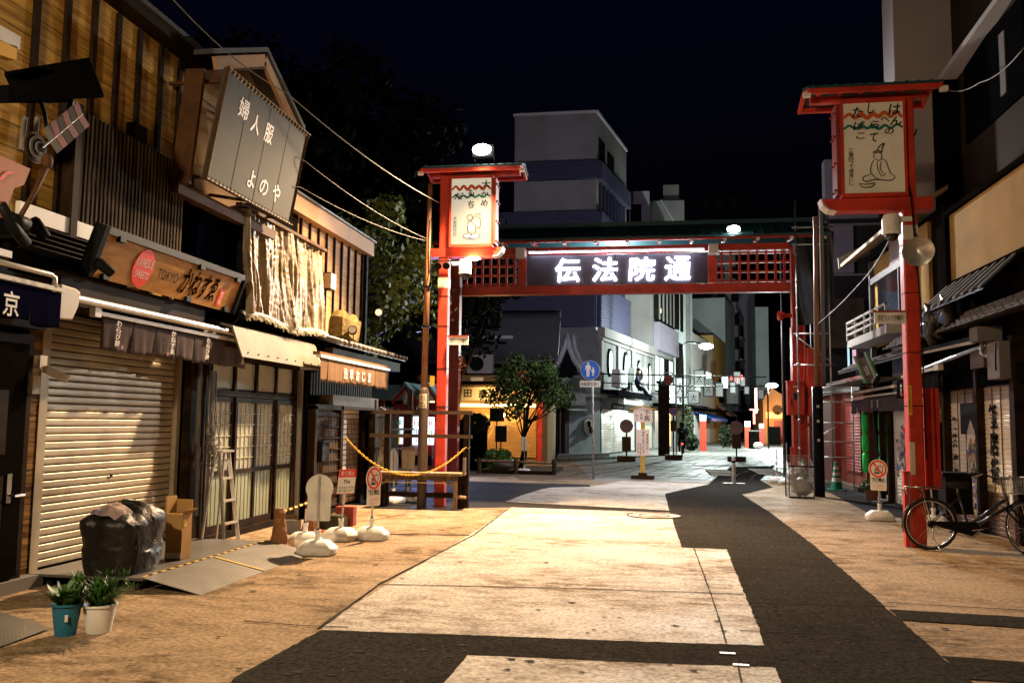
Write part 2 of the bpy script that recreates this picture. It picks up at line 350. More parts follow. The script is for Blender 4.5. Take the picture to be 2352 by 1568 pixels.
def noren(X, s, y0, y1, z0, z1, cuts, mt, parent, amp=.03, name='cloth', folds=3., seed=1, slant=0., out=0.):
    """a split curtain hanging on the plane x = X; cuts = panel edges along y; out = how far the hem swings out"""
    rd = random.Random(seed); mb = MB(); ed = [y0]+list(cuts)+[y1]
    for a, b in zip(ed[:-1], ed[1:]):
        ph = rd.random()*6; g = .007; zz = z0+rd.uniform(-.02, .02); tw = rd.uniform(-.03, .03)
        def fn(u, v, a=a, b=b, ph=ph, zz=zz, tw=tw):
            k = 1-v; y = a+g*k*.5+(b-a-g*k)*u
            c = amp*k*(.6*math.sin(folds*9*y+seed)+.4*math.sin(folds*23*y+2*seed))+out*k*k+tw*.35*k*(u-.5)*2+amp
            return (X+s*c, y, zz+(z1-zz)*v+.01*k*math.sin(5*u+ph))
        mb.sheet(fn, 14, 8)
    return mb.build(name, mt, parent, smooth='all', solid=.004)
WORLD, F1, F2, F3, F4, EXPO, HAZE = .25, 12500., 6500., 2100., 110., 0., 0.
# ------------------------------------------------------------------ GROUND
def cv(pts, ox, oy, s): return [((ox+a/s)/1.7415, (oy+b/s)/1.7415) for a, b in pts]
def gp(pts, z=0.): return [GZ(x, y, z) for x, y in pts]
def rough_edge(P, amp=.012, step=.07, seed=3):
    rd = random.Random(seed); out = []
    for i, p in enumerate(P):
        q = P[(i+1) % len(P)]; d = q-p; n = min(60, max(1, int(d.length/step))); nrm = Vector((-d.y, d.x, 0)).normalized() if d.length > 1e-6 else X_
        for k in range(n): out.append(p+d*k/n+(nrm*rd.uniform(-amp, amp) if k else Vector((0, 0, 0))))
    return out
tag(MB().box(-400, 400, -60, 600, -1, 0).build('ground', K['concrete']), kind='structure')
def patch(name, pts, z, m, seed=1, amp=.009):
    P = rough_edge([Vector((p.x, p.y, 0)) for p in pts], amp, seed=seed)
    P = [Vector((p.x, p.y, z)) for p in P]
    o = MB().poly(P).build(name, m); me = o.data
    if me.polygons[0].normal.z < 0: me.flip_normals()
    return tag(o, kind='structure')
# paler concrete in the middle of the road
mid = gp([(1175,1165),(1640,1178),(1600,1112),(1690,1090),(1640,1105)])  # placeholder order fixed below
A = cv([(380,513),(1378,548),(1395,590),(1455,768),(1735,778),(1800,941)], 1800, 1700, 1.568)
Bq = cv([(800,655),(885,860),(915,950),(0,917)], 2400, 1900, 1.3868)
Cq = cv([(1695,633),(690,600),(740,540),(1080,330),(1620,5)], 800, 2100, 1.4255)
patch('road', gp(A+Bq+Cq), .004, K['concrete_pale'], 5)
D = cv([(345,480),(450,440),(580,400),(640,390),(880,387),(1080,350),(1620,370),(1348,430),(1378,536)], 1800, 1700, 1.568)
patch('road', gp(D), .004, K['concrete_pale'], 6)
# asphalt repair strips
L1 = cv([(1760,262),(1680,320),(1620,372),(1348,430),(1378,548),(1395,590),(1425,690),(1455,768),(1735,778),(1770,870),(1800,941)], 1800, 1700, 1.568)
L2 = cv([(800,655),(845,760),(885,860),(915,950),(955,1068),(975,1070),(1030,1200)], 2400, 1900, 1.3868)
Rr = cv([(2150,1250),(2045,1135),(1890,1005),(1670,808),(1590,745),(1535,690),(1410,580),(1180,385),(940,205),(785,107),(960,68)], 2400, 1900, 1.3868)
Rt = cv([(1945,345),(2040,255)], 1800, 1700, 1.568)
patch('asphalt_strip', gp(L1+L2+Rr+Rt), .008, K['asphalt'], 7)
fr1 = cv([(1690,634),(690,600),(225,855),(20,1010),(1250,1080),(1390,899),(1525,742),(1690,747)], 800, 2100, 1.4255)
fr2 = cv([(800,1075),(955,1068),(915,950),(0,917)], 2400, 1900, 1.3868)
fr2 = cv([(300,1044),(952,1066),(960,948),(0,917)], 2400, 1900, 1.3868)
patch('asphalt_strip', gp(fr1+fr2), .0065, K['asphalt'], 8)
patch('asphalt_strip', gp(cv([(340,480),(1390,536),(1390,549),(375,515)], 1800, 1700, 1.568)), .0075, K['asphalt'], 9)
patch('asphalt_strip', gp(cv([(1600,746),(2352,790),(2600,806),(2600,868),(2352,850),(1668,806)], 2400, 1900, 1.3868)), .0085, K['asphalt'], 10)
patch('asphalt_strip', gp(cv([(1890,1005),(2352,1040),(2600,1060),(2600,1172),(2352,1153),(2040,1134)], 2400, 1900, 1.3868)), .0085, K['asphalt'], 11)
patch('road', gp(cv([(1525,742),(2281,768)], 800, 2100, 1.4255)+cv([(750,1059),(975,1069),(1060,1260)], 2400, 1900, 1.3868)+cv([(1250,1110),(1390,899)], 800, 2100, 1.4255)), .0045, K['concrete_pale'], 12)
lf = [Vector((-11, 17.2, 0))]+gp(cv([(100,520),(375,515),(345,480),(450,440),(580,400),(640,390),(880,386),(875,372),(650,366),(100,352)], 1800, 1700, 1.568))+[Vector((-12, 26.3, 0))]
patch('asphalt_road', lf, .0035, K['asphalt_dark'], 13)
patch('plaza', [Vector((-14, 25.2, 0))]+gp([(1180,1093),(1200,1104),(1300,1101),(1420,1104),(1545,1104),(1500,1085),(1300,1062)])+[Vector((-6, 47, 0)), Vector((-14, 40, 0))], .005, K['plaza'], 14)
# stone-flagged far street
D_ = Vector((math.sin(R_(12)), math.cos(R_(12)), 0)); N_ = Vector((D_.y, -D_.x, 0))
fs = gp(cv([(900,352),(1190,348),(1620,360),(1690,310),(1760,262),(2040,255),(1945,345),(2110,350)], 1800, 1700, 1.568))
patch('paving', fs+[Vector((9, 40, 0)), Vector((26, 110, 0)), Vector((10, 110, 0)), Vector((-1.0, 58, 0)), Vector((-4.5, 46, 0))], .006, K['flagstone'], 15)
mb = MB()
for k in range(34):                              # joints between the flags
    a = Vector((-3.0, 27.4+k*1.3+.02*k*k, .0105)); mb.beam(a, a+X_*(7.+k*.1)+Y_*.15, .03, .004)
rd = random.Random(2)
for k in range(15):
    for j in range(11):
        a = Vector((-2.8+j*.62+rd.uniform(-.1, .1)+k*.27, 27.4+k*1.3+.02*k*k, .0105)); mb.beam(a, a+D_*1.3, .03, .004)
tag(mb.build('paving_joints', K['joint']), kind='structure')
# expansion joints and cracks in the near street
def crack(pts, w=.013, z=.011, amp=.004, seed=1):
    rd = random.Random(seed); P = gp(pts); q = []
    for a, b in zip(P[:-1], P[1:]):
        n = max(2, int((b-a).length/.15))
        for k in range(n): q.append(a+(b-a)*k/n+Vector((rd.uniform(-amp, amp), rd.uniform(-amp, amp), z)))
    q.append(P[-1]+Z_*z); mb = MB()
    for a, b in zip(q[:-1], q[1:]): mb.beam(a, b, w*rd.uniform(.6, 1.4), .003)
    return mb
mb = MB()
for i, (pts, w) in enumerate([([(1175,1163),(1090,1228),(870,1343),(780,1410)], .02), ([(780,1410),(730,1445)], .03),
        ([(870,1343),(1300,1352),(1708,1366)], .016), ([(1594,1260),(1636,1375),(1668,1478)], .012), ([(885,1227),(1078,1229)], .05),
        ([(560,1428),(690,1438),(800,1442)], .014), ([(1720,1385),(2060,1395)], .012), ([(2040,1385),(2352,1403)], .012), ([(1700,1450),(1900,1458)], .01),
        ([(790,1203),(860,1195),(960,1172)], .01), ([(1330,1086),(1540,1104)], .03), ([(1690,1514),(1703,1568)], .01)]):
    c = crack(pts, w, seed=i); mb.v, mb.f, mb.m = mb.v, mb.f, mb.m; b = len(mb.v); mb.v += c.v; mb.f += [[q+b for q in f] for f in c.f]; mb.m += c.m
tag(mb.build('pavement_cracks', K['joint']), kind='structure')
mb = MB(); rd = random.Random(5)                 # flattened leaves, gum and litter specks
for k in range(60):
    x, y = rd.uniform(500, 1400), rd.uniform(1250, 1560)
    if k > 36: x, y = rd.uniform(1300, 2300), rd.uniform(1180, 1560)
    p = GZ(x, y, .0115); a = rd.uniform(0, 6); r = rd.uniform(.012, .035)
    mb.poly([p+Vector((r*(1.6 if i % 2 else .8)*math.cos(a+i*1.05), r*.8*math.sin(a+i*1.05), 0)) for i in range(6)])
tag(mb.build('litter_specks', K['joint']), 'small dark leaves and specks lying on the street', 'litter', kind='stuff')
# manhole cover and drain grates
def manhole():
    c = GZ(1503, 1183.5, .012); t = thing('manhole_cover', 'round pale manhole cover beside the dark asphalt strip', 'manhole cover', c)
    MB().lathe([(.47, 0), (.47, .004)], c, 40).build('cover', K['concrete_pale'], t)
    mb = MB()
    for r in (.485, .27): mb.tube([c+Vector((r*math.cos(a*.1571), r*math.sin(a*.1571), .004)) for a in range(41)], .011, 4)
    for k in range(7): mb.box(c.x-.09+k*.028, c.x-.075+k*.028, c.y-.05, c.y+.05, .0165, .019)
    mb.build('ring', K['joint'], t)
manhole()
def grate(name, x, y, L, W, label):
    c = GZ(x, y, .012); t = thing(name, label, 'drain grate', c)
    MB().box(c.x-L/2, c.x+L/2, c.y-W/2, c.y+W/2, .012, .018).build('frame', K['night'], t)
    mb = MB(); n = int(W/.16)
    for k in range(n): mb.box(c.x-L/2+.04, c.x+L/2-.04, c.y-W/2+.08+k*.16, c.y-W/2+.16+k*.16, .018, .026)
    mb.build('slats', K['concrete'], t)
grate('drain_grate', 1655, 1085, .9, 4., 'grey slatted drain grate left of the steel bollard')
grate('drain_grate', 1760, 1083, 1.0, 4., 'grey slatted drain grate right of the steel bollard')
# little white survey marks
for i, (x, y) in enumerate([(1671, 1499), (1702, 1526)]):
    c = GZ(x, y, .013); tag(MB().box(c.x-.055, c.x+.055, c.y-.022, c.y+.022, .013, .016).build('marker_plate', K['white']),
        ['white marker plate set in the asphalt band', 'pale marker plate at the edge of the front concrete patch'][i], 'marker plate')
# ------------------------------------------------------------------ GATE over the street
GY = 26.9
g = thing('street_gate', 'red wooden gate with teal roof and glowing white lettering across the street', 'gate', (-1.2, GY, 0))
MB().box(-6.45, -6.1, GY-.17, GY+.17, 0, 7.0).build('post', K['dullred'], g)
p = MB().box(4.02, 4.42, GY-.2, GY+.2, 0, 4.6).box(4.05, 4.38, GY-.16, GY+.16, 4.6, 7.0).build('post', K['red'], g)
MB().box(-6.05, 4.0, GY-.15, GY+.15, 5.66, 5.93).build('lower_beam', K['red'], g)
MB().box(-6.05, 4.0, GY-.18, GY+.14, 6.93, 7.13).build('upper_beam', K['red'], g)
mb = MB().box(-4.22, -3.98, GY-.2, GY+.1, 5.935, 6.925).box(1.62, 1.88, GY-.2, GY+.1, 5.935, 6.925)
mb.build('upright', K['red'], g)
for x0, x1 in ((-6.05, -4.24), (1.9, 4.0)):
    mb = MB(); n = 8 if x0 > 0 else 7
    for k in range(n):
        x = x0+(x1-x0)*(k+.5)/n; mb.box(x-.035, x+.035, GY-.04, GY+.04, 5.935, 6.925)
    for k in range(4):
        z = 5.98+k*.29; mb.box(x0, x1, GY-.05, GY+.05, z, z+.06)
    mb.build('lattice', K['red'], g)
pn = MB().box(-3.96, 1.6, GY-.1, GY+.06, 5.95, 6.9).build('sign_panel', mat('panel_bronze', (.05, .045, .06), .4, .1, 2, .03), g)
mb = MB().box(-1.22, -1.19, GY-.104, GY-.1, 5.96, 6.89); mb.build('panel_seam', K['night'], pn)
lit = emit('lit_letters', (.86, .86, 1.), 26)
for ch, x in zip('伝法院通', (-3.02, -1.86, -.72, .36)):
    text(ch, (x-.06, GY-.16, 6.04), X_, Z_, .78, .74, lit, pn, 'letter', .0, .012, shear=.06)
# fluorescent tube above the panel
tb = MB().beam((-3.9, GY-.34, 6.98), (1.5, GY-.34, 6.98), .05, .05)
for x in (-2.3, -.3, 1.4): tb.box(x-.2, x+.1, GY-.33, GY-.16, 6.93, 6.97)
tb.build('light_batten', K['white'], g)
MB().tube([(-3.85, GY-.36, 6.94), (1.45, GY-.36, 6.94)], .016).build('light_tube', emit('tube_glow', (.8, .75, 1.), 30), g)
mb = MB()
for x in (-4.1, 1.75): mb.box(x-.14, x+.14, GY-.62, GY-.2, 6.78, 7.06)
mb.box(4.1, 4.45, GY-.62, GY-.2, 6.78, 7.06)
mb.build('bracket_end', K['white'], g)
mb = MB()
for k in range(13): x = -6.5+k*.95; mb.box(x-.045, x+.045, GY-1.02, GY-.95, 7.06, 7.15)
mb.build('rafter_end', K['white'], g)
mb = MB()
for k in range(13): x = -6.5+k*.95; mb.beam((x, GY-.94, 7.1), (x, GY, 7.24), .08, .08)
mb.beam((-7, GY-.9, 7.18), (5, GY-.9, 7.18), .06, .08); mb.beam((-7, GY+.9, 7.18), (5, GY+.9, 7.18), .06, .08)
mb.build('rafter', K['red'], g)
mb = MB()
for s in (-1, 1):
    P = [(-7.1, GY+s*1.1, 7.17), (5.05, GY+s*1.1, 7.17), (5.05, GY, 7.72), (-7.1, GY, 7.72)]
    mb.prism(P, (0, 0, .06))
for k in range(41):
    x = -7.05+k*.3; mb.beam((x, GY-1.1, 7.245), (x, GY, 7.795), .03, .03)
mb.build('roof', K['tealroof'], g)
MB().box(-7.15, 5.1, GY-.12, GY+.12, 7.77, 7.9).build('ridge', K['tealroof'], g)
# ------------------------------------------------------------------ lantern sign posts
def dome_camera(c, side, par_label, gy):
    t = thing('dome_camera', par_label, 'security camera', c); x, y, z = c
    MB().beam((x-side*.0, y, z+.12), (x-side*.28, y, z+.12), .05, .07, m=0).lathe([(.03, .2), (.1, .19), (.13, .12), (.125, -.05), (.13, -.09), (.12, -.1)][::-1], (x, y, z), 20).build('housing', K['plastic'], t, smooth=True)
    MB().ball((x, y, z-.1), .1, .1, .1, 16, 8).build('dome', K['glass'], t, smooth='all')
def camera_plate(c, x0, x1, z0, z1, y, label):
    t = thing('camera_notice', label, 'sign plate', (x0, y, z0))
    MB().box(x0, x1, y, y+.025, z0, z1).build('plate', K['plastic'], t)
    text('防犯カメラ作動中', (x0+(x1-x0)*.1, y, z0+(z1-z0)*.22), X_, Z_, (x1-x0)*.8, (z1-z0)*.55, K['ink'], t, bold=.006)
    MB().box(x0-.03, x1, y-.01, y+.035, z1, z1+.025).build('bracket', K['dullred'], t)
def zig(y0, a, ph):
    rd = random.Random(ph); P = []
    for i in range(11): P.append((i/10, y0+(a if i % 2 else -a)*rd.uniform(.5, 1.1)))
    return P
def lantern(bx, by, s, label, art, pz, p0=.12, p1=1.0, dz=0.):
    """s = +1: the box hangs to the right of the post, -1: to the left"""
    t = thing('lantern_post', label, 'lantern post', (bx, by, 0)); Fx = lambda a: bx+s*a
    Zd = dz; MB().box(bx-.1, bx+.1, by-.11, by+.11, 0, 6.62+dz).build('post', K['red'], t, bevel=.02)
    mb = MB()
    for z in (1.95, 2.7, 3.55, 4.15): mb.box(bx-.105, bx+.105, by-.115, by+.115, z, z+.012)
    mb.build('strap', K['black'], t)
    MB().box(bx-.103, bx+.103, by-.113, by+.113, 4.32, 4.53).build('white_band', K['cream'], t)
    b = MB(); b.box(Fx(-.32), Fx(1.0), by-.12, by+.12, 4.94, 5.12)
    b.prism([(Fx(1.0), by-.12, 4.94), (Fx(1.0), by-.12, 5.12), (Fx(1.2), by-.12, 5.12), (Fx(1.17), by-.12, 5.04), (Fx(1.1), by-.12, 4.97)], (0, .24, 0))
    b.build('cross_beam', K['red'], t)
    MB().prism([(Fx(1.2), by-.125, 5.125), (Fx(1.22), by-.125, 5.125), (Fx(1.19), by-.125, 5.03), (Fx(1.11), by-.125, 4.955), (Fx(1.0), by-.125, 4.93), (Fx(1.0), by-.125, 4.945), (Fx(1.1), by-.125, 4.97), (Fx(1.17), by-.125, 5.04)], (0, .25, 0)).build('beam_cap', K['white'], t)
    f = MB(); x0, x1 = sorted((Fx(p0), Fx(p1)))
    f.box(x0, x1, by-.18, by+.18, 6.52, 6.57).box(x0, x1, by-.18, by+.18, 5.13, 5.18)
    f.box(x0, x0+.035, by-.18, by+.18, 5.18, 6.52).box(x1-.035, x1, by-.18, by+.18, 5.18, 6.52)
    f.build('frame', K['red'], t)
    fb = MB().box(Fx(p1), Fx(p1+.06), by-.16, by+.16, 5.18, 6.52)
    fb.build('side_rail', K['dullred'], t)
    bo = MB()
    for z in (5.25, 5.65, 6.05, 6.4):
        for q in (-.1, .1): bo.tube([(Fx(p1+.06), by+q, z), (Fx(p1+.095), by+q, z)], .018, 6)
    bo.build('bolt', K['dullred'], t)
    pn = MB().box(x0+.036, x1-.036, by-.16, by+.16, 5.182, 6.518).build('panel', pz, t)
    W = x1-x0-.09; o = Vector((x0+.045, by-.163, 5.19)); Hh = 1.32
    ou = mat('orange_ink', (.55, .11, .03), .6, .1); te = mat('teal_ink', (.015, .17, .13), .6, .1)
    strokes([zig(.86, .03, 4+s)], o, X_, Z_, W, Hh, .03, ou, pn, 'painted_band')
    strokes([zig(.73, .022, 9+s)], o, X_, Z_, W, Hh, .022, te, pn, 'painted_band')
    art(o+Vector((0, -.004, 0)), W, Hh, pn)
    rf = MB(); xa, xb = sorted((Fx(-.42), Fx(1.62 if s > 0 else 1.42)))
    for q in (-1, 1): rf.prism([(xa, by+q*.42, 6.68), (xb, by+q*.42, 6.68), (xb, by, 6.78), (xa, by, 6.78)], (0, 0, .035))
    rf.tube([(xa, by, 6.825), (xb, by, 6.825)], .03, 8)
    for k in range(int((xb-xa)/.16)):
        for q in (-1, 1): rf.beam((xa+.08+k*.16, by+q*.42, 6.72), (xa+.08+k*.16, by, 6.82), .02, .02)
    rf.build('roof', K['tealroof'], t)
    mb = MB()
    for q in (-1, 1): mb.box(xa+.05, xb-.05, by+q*.4-.03, by+q*.4+.03, 6.6, 6.67)
    mb.box(xa+.1, xb-.1, by-.06, by+.06, 6.59, 6.68)
    for xx in (xa+.02, xb-.05):
        for q in (-1, 1): mb.beam((xx, by+q*.46, 6.63), (xx, by, 6.75), .05, .06)
    for k in range(6): x = xa+.2+k*(xb-xa-.4)/5; mb.beam((x, by-.39, 6.63), (x, by, 6.71), .04, .04)
    mb.build('roof_frame', K['red'], t)
    mb = MB()
    for k in range(6): x = xa+.2+k*(xb-xa-.4)/5; mb.box(x-.022, x+.022, by-.415, by-.39, 6.615, 6.66)
    for xx in (xa-.01, xb-.0): mb.box(xx-.05, xx+.05, by-.44, by-.37, 6.55, 6.62)
    mb.build('rafter_end', K['white'], t)
    for c_ in t.children:
        if c_.name.split('.')[0] not in ('post', 'strap', 'white_band'): c_.location.z += dz
    return t
def artL(o, W, H, p):
    ink = K['ink']
    for ch, a, b, w, h in (('大', .74, .84, .24, .13), ('か', .74, .7, .2, .1), ('め', .74, .57, .18, .1), ('も', .4, .72, .17, .12), ('ち', .4, .55, .17, .11), ('だ', .05, .68, .24, .11)):
        text(ch, o+Vector((a*W, 0, b*H)), X_, Z_, w*W, h*H, ink, p, 'letter', .004, .016, shear=.12)
    text('大金持ちだ', o+Vector((.04*W, 0, .12*H)), X_, Z_, .1*W, .31*H, ink, p, 'letter', .004, .004, vertical=True)
    strokes([(.2, [(.42,.37),(.4,.41),(.43,.44),(.5,.44),(.55,.41),(.53,.37),(.48,.35),(.42,.37)]), (.2, [(.45,.35),(.42,.3),(.42,.22),(.46,.17),(.55,.15),(.62,.17)]),
             (.2, [(.5,.35),(.58,.3),(.66,.25),(.72,.24),(.75,.3),(.74,.37),(.7,.4),(.6,.42),(.56,.39)]), (.2, [(.6,.25),(.64,.2),(.6,.16)]),
             (.2, [(.46,.16),(.36,.15),(.3,.12),(.34,.09),(.48,.09),(.6,.08),(.72,.09),(.74,.13),(.66,.16)]), (.2, [(.6,.44),(.66,.455),(.74,.45),(.73,.42)]),
             (.25, [(.44,.385),(.46,.39)]), (.25, [(.5,.385),(.52,.39)]), (.15, [(.46,.365),(.5,.367)]), (.25, [(.5,.09),(.5,.13),(.55,.14)])],
            o, X_, Z_, W, H, .036, ink, p, 'drawing')
    strokes([(1, [(.36,.12),(.5,.105),(.68,.115)])], o+Vector((0, .003, 0)), X_, Z_, W, H, .03, mat('wash_blue', (.35, .42, .6), .7, .05), p, 'drawing')
    strokes([(1, [(.47,.3),(.52,.24),(.56,.2)])], o+Vector((0, .003, 0)), X_, Z_, W, H, .05, mat('wash_pink', (.65, .42, .42), .7, .05), p, 'drawing')
def artR(o, W, H, p):
    ink = K['ink']
    for ch, a, b, w, h in (('は', .76, .86, .2, .12), ('ん', .78, .74, .2, .1), ('の', .68, .64, .16, .07), ('し', .4, .88, .12, .12), ('ら', .44, .71, .16, .09), ('へ', .62, .78, .16, .06), ('て', .42, .56, .14, .1), ('た', .14, .84, .18, .12), ('ば', .16, .7, .18, .1), ('こ', .2, .6, .15, .07)):
        text(ch, o+Vector((a*W, 0, b*H)), X_, Z_, w*W, h*H, ink, p, 'letter', .004, .014, shear=.15)
    text('三備四って煙草にし', o+Vector((.07*W, 0, .08*H)), X_, Z_, .08*W, .42*H, ink, p, 'letter', .004, .003, vertical=True)
    strokes([(.2, [(.5,.38),(.5,.42),(.55,.44),(.62,.43),(.63,.38),(.58,.35),(.5,.38)]), (.3, [(.48,.44),(.56,.46),(.64,.44)]), (.3, [(.56,.46),(.6,.51),(.68,.54),(.64,.48),(.64,.44)]),
             (.2, [(.5,.36),(.45,.3),(.44,.23),(.5,.17),(.58,.14)]), (.2, [(.63,.37),(.7,.34),(.74,.26),(.78,.2),(.84,.17)]), (.2, [(.55,.34),(.56,.26),(.62,.18),(.7,.2)]), (.2, [(.62,.34),(.6,.26),(.66,.2)]),
             (.25, [(.44,.2),(.34,.18),(.3,.15),(.36,.12),(.5,.14),(.66,.13),(.8,.13),(.85,.17)]), (.25, [(.24,.1),(.36,.09),(.5,.1),(.44,.06),(.3,.06),(.24,.1)])],
            o, X_, Z_, W, H, .034, mat('faded_ink', (.06, .055, .05), .7, .1), p, 'drawing')
paneL = emit('lit_panel', (1., .9, .66), .55, (.06, .055, .045)); K['panel_dim'] = mat('unlit_panel', (.8, .77, .68), .5, .05, 3, 0, dirt=.2)
lantern(-4.17, 16.88, 1, 'tall vermilion post carrying a lit cream sign of a smiling seated man', artL, paneL)
lantern(3.61, 13.1, -1, 'tall vermilion post carrying an unlit sign of a seated man with pointed hat', artR, K['panel_dim'], .03, .93, -.18)
dome_camera((-3.72, 16.75, 4.68), 1, 'white dome camera below the lit lantern sign', 0)
dome_camera((3.36, 13.0, 4.5), -1, 'white dome camera below the unlit lantern sign', 0)
camera_plate(None, -4.02, -3.62, 3.17, 3.33, 16.7, 'small white camera notice on the post of the lit lantern')
camera_plate(None, 3.08, 3.5, 3.11, 3.27, 12.92, 'small white camera notice on the post of the unlit lantern')
# floodlights
def flood(name, x, y, z, label, aim, glow, foot):
    t = thing(name, label, 'floodlight', (x, y, z))
    d = (Vector(aim)-Vector((x, y, z))).normalized(); q = d.to_track_quat('-Z', 'Y').to_matrix()
    mb = MB().box(x-.2, x+.2, y-.02, y+.14, z-.1, z+.14); mb.beam((x-.2, y, z), (x-.2, y+foot[0], z+foot[1]), .02, .03).beam((x+.2, y, z), (x+.2, y+foot[0], z+foot[1]), .02, .03)
    mb.build('housing', K['black'], t)
    MB().ball((x, y-.08, z+.02), .19, .1, .11, 18, 10).build('lens', glow, t, smooth='all')
flood('floodlight', -3.34, 16.45, 6.97, 'blazing white floodlight on the roof of the lit lantern post', (-1.5, 3, 2.5), emit('flood_glow', (1., .95, .88), 40), (.3, -.2))
flood('floodlight', 2.3, 25.9, 7.36, 'white floodlight on the teal gate roof', (.8, 6, 2.5), emit('flood_glow', (.97, 1., .9), 40), (.3, -.1))
MB_ = MB().ball((-3.58, 16.8, 4.9), .17, .06, .035, 14, 6); tag(MB_.build('lamp_strip', emit('small_glow', (1., .8, .55), 22)), 'small glowing lamp under the lit lantern beam', 'lamp')
def speaker(c, d, label, m, r=.2):
    t = thing('horn_speaker', label, 'loudspeaker', c); c = Vector(c); d = Vector(d).normalized()
    MB().lathe([(.06, -.22), (.07, -.2), (.05, -.1), (.07, -.02), (.13, .08), (r, .16), (r+.01, .165), (r-.02, .15), (.1, .07), (.02, 0)], c, 24, 0, d).build('horn', m, t, smooth=True)
    MB().tube([c-d*.15+Z_*.0, c-d*.15+Z_*.2, c+Z_*.2-d*.05], .014, 6).build('bracket', K['black'], t)
speaker((3.62, 12.75, 4.14), (-.15, -1, -.45), 'grey horn loudspeaker on the post of the unlit lantern', K['alu'])
speaker((3.78, 26.5, 4.9), (-1, -.2, -.05), 'small orange horn loudspeaker beside the right gate post', K['red'], .14)
# spot cluster on the left post
t = thing('spotlight_cluster', 'small black spotlights clamped on the post of the lit lantern', 'spotlight', (-4.1, 16.7, 4.75))
mb = MB()
for q in (-.1, .06): mb.lathe([(.05, -.06), (.075, .03), (.07, .04)], (-4.13+q, 16.62, 4.74), 12, 0, (q, -1, -.3))
mb.tube([(-4.3, 16.7, 4.85), (-3.95, 16.7, 4.85)], .015); mb.tube([(-4.36, 16.65, 4.83), (-4.28, 16.66, 4.86)], .03)
mb.build('lamp_head', K['black'], t)
# yellow sticker strip and paper bands on the right post
text('モニタ作動監視中', (3.512, 12.98, 1.86), X_, Z_, .035, .36, K['ink'], tag(MB().box(3.51, 3.56, 12.982, 12.988, 1.83, 2.24).build('warning_sticker', K['yellow']), 'yellow sticker strip on the post of the unlit lantern', 'sticker'), thick=.003, vertical=True)
tag(MB().box(3.509, 3.58, 12.981, 12.987, 1.0, 1.45).build('paper_notice', K['cream']), 'torn paper notice stuck low on the post of the unlit lantern', 'notice')
# narrow red pipe boxes beside the posts and the tall red cabinet
tag(MB().box(3.43, 3.49, 13.0, 13.1, 0, 1.02).box(3.42, 3.5, 12.99, 13.11, 1.02, 1.05).build('conduit_box', K['red']), 'low narrow red conduit against the post of the unlit lantern', 'conduit')
t = thing('equipment_cabinet', 'tall plain red cabinet fixed behind the post of the unlit lantern', 'cabinet', (3.95, 13.45, .8))
MB().box(3.83, 4.03, 13.35, 13.55, .78, 2.22).build('body', K['red'], t, bevel=.008); MB().box(3.815, 3.83, 13.36, 13.54, .8, 2.2).build('door', K['red'], t)
MB().box(3.5, 3.82, 13.26, 13.3, 1.6, 1.64).box(3.5, 3.82, 13.26, 13.3, 2.1, 2.14).build('bracket', K['dullred'], t)
# gate-side red cabinets
t = thing('switch_box', 'red switch box with small dark window on the right gate post', 'switch box', (4.05, 26.5, 2.0))
MB().box(3.82, 4.3, 26.4, 26.69, 1.98, 2.95).build('body', K['red'], t, bevel=.01); MB().box(3.99, 4.12, 26.39, 26.4, 2.42, 2.62).build('window', K['glass'], t)
MB().box(3.92, 3.95, 26.37, 26.4, 2.25, 2.45).build('handle', K['black'], t); text('配電盤', (3.98, 26.398, 2.78), X_, Z_, .16, .05, K['white'], t, 'nameplate', .003)
MB().box(3.8, 4.32, 26.38, 26.7, 2.95, 2.98).build('lid', K['red'], t)
t = thing('meter_cabinet', 'taller red cabinet beside the red switch box', 'cabinet', (4.6, 26.6, 2.0))
MB().box(4.4, 4.8, 26.45, 26.8, 1.95, 3.95).build('body', K['red'], t, bevel=.015)
MB().tube([(4.5, 26.6, 1.95), (4.48, 26.6, 1.75), (4.35, 26.55, 1.66), (4.2, 26.55, 1.7), (4.1, 26.6, 1.85)], .05, 8).build('conduit', K['red'], t, smooth='all')
mb = MB().tube([(4.36, 26.55, 5.1), (4.36, 26.5, 3.6), (4.3, 26.5, 2.9)], .03, 6); tag(mb.build('conduit_pipe', K['dullred']), 'thin red conduit running down the right gate post', 'pipe')
tag(MB().box(3.9, 3.98, 26.5, 26.6, 0, 1.05).build('conduit_box', K['red']), 'low narrow red conduit against the right gate post', 'conduit')
# ------------------------------------------------------------------ LEFT ROW OF SHOPS (facades face +X)
K['plank_l'] = planks('golden_boards', (.62, .37, .09), (.3, .15, .035), 'z', .235, 16., .42, .03, bump=.4, vary=.25)
K['plank_b'] = planks('tan_boards', (.55, .33, .15), (.4, .22, .09), 'z', .235, 12., .5, .02, bump=.1, vary=.12)
K['sheet'] = mat('plastic_sheet', (.42, .34, .23), .35, .1, 3.2, .35, 12, stretch=(2.5, 2.5, .35), c2=(.06, .038, .018))
K['signgrey'] = mat('grey_sign_sheet', (.06, .063, .053), .7, .08, 1.2, .03, dirt=.25)
K['plywood'] = planks('sign_board_wood', (.5, .25, .08), (.34, .17, .05), 'z', 5., 7., .5, 0., bump=.2)
K['green_panel'] = mat('pale_green_panel', (.25, .28, .19), .5, .1, 2, .05, dirt=.4)
K['lattice_back'] = mat('pale_blind', (.85, .8, .7), .6, .15, 3, .05)
K['chk'] = mat('checker_plate', (.2, .19, .175), .42, .2, 3, .1, 60, .6, dirt=.4)
K['curtain'] = mat('lace_curtain', (.4, .4, .3), .9, .15, 8, .1)
W1 = -6.15
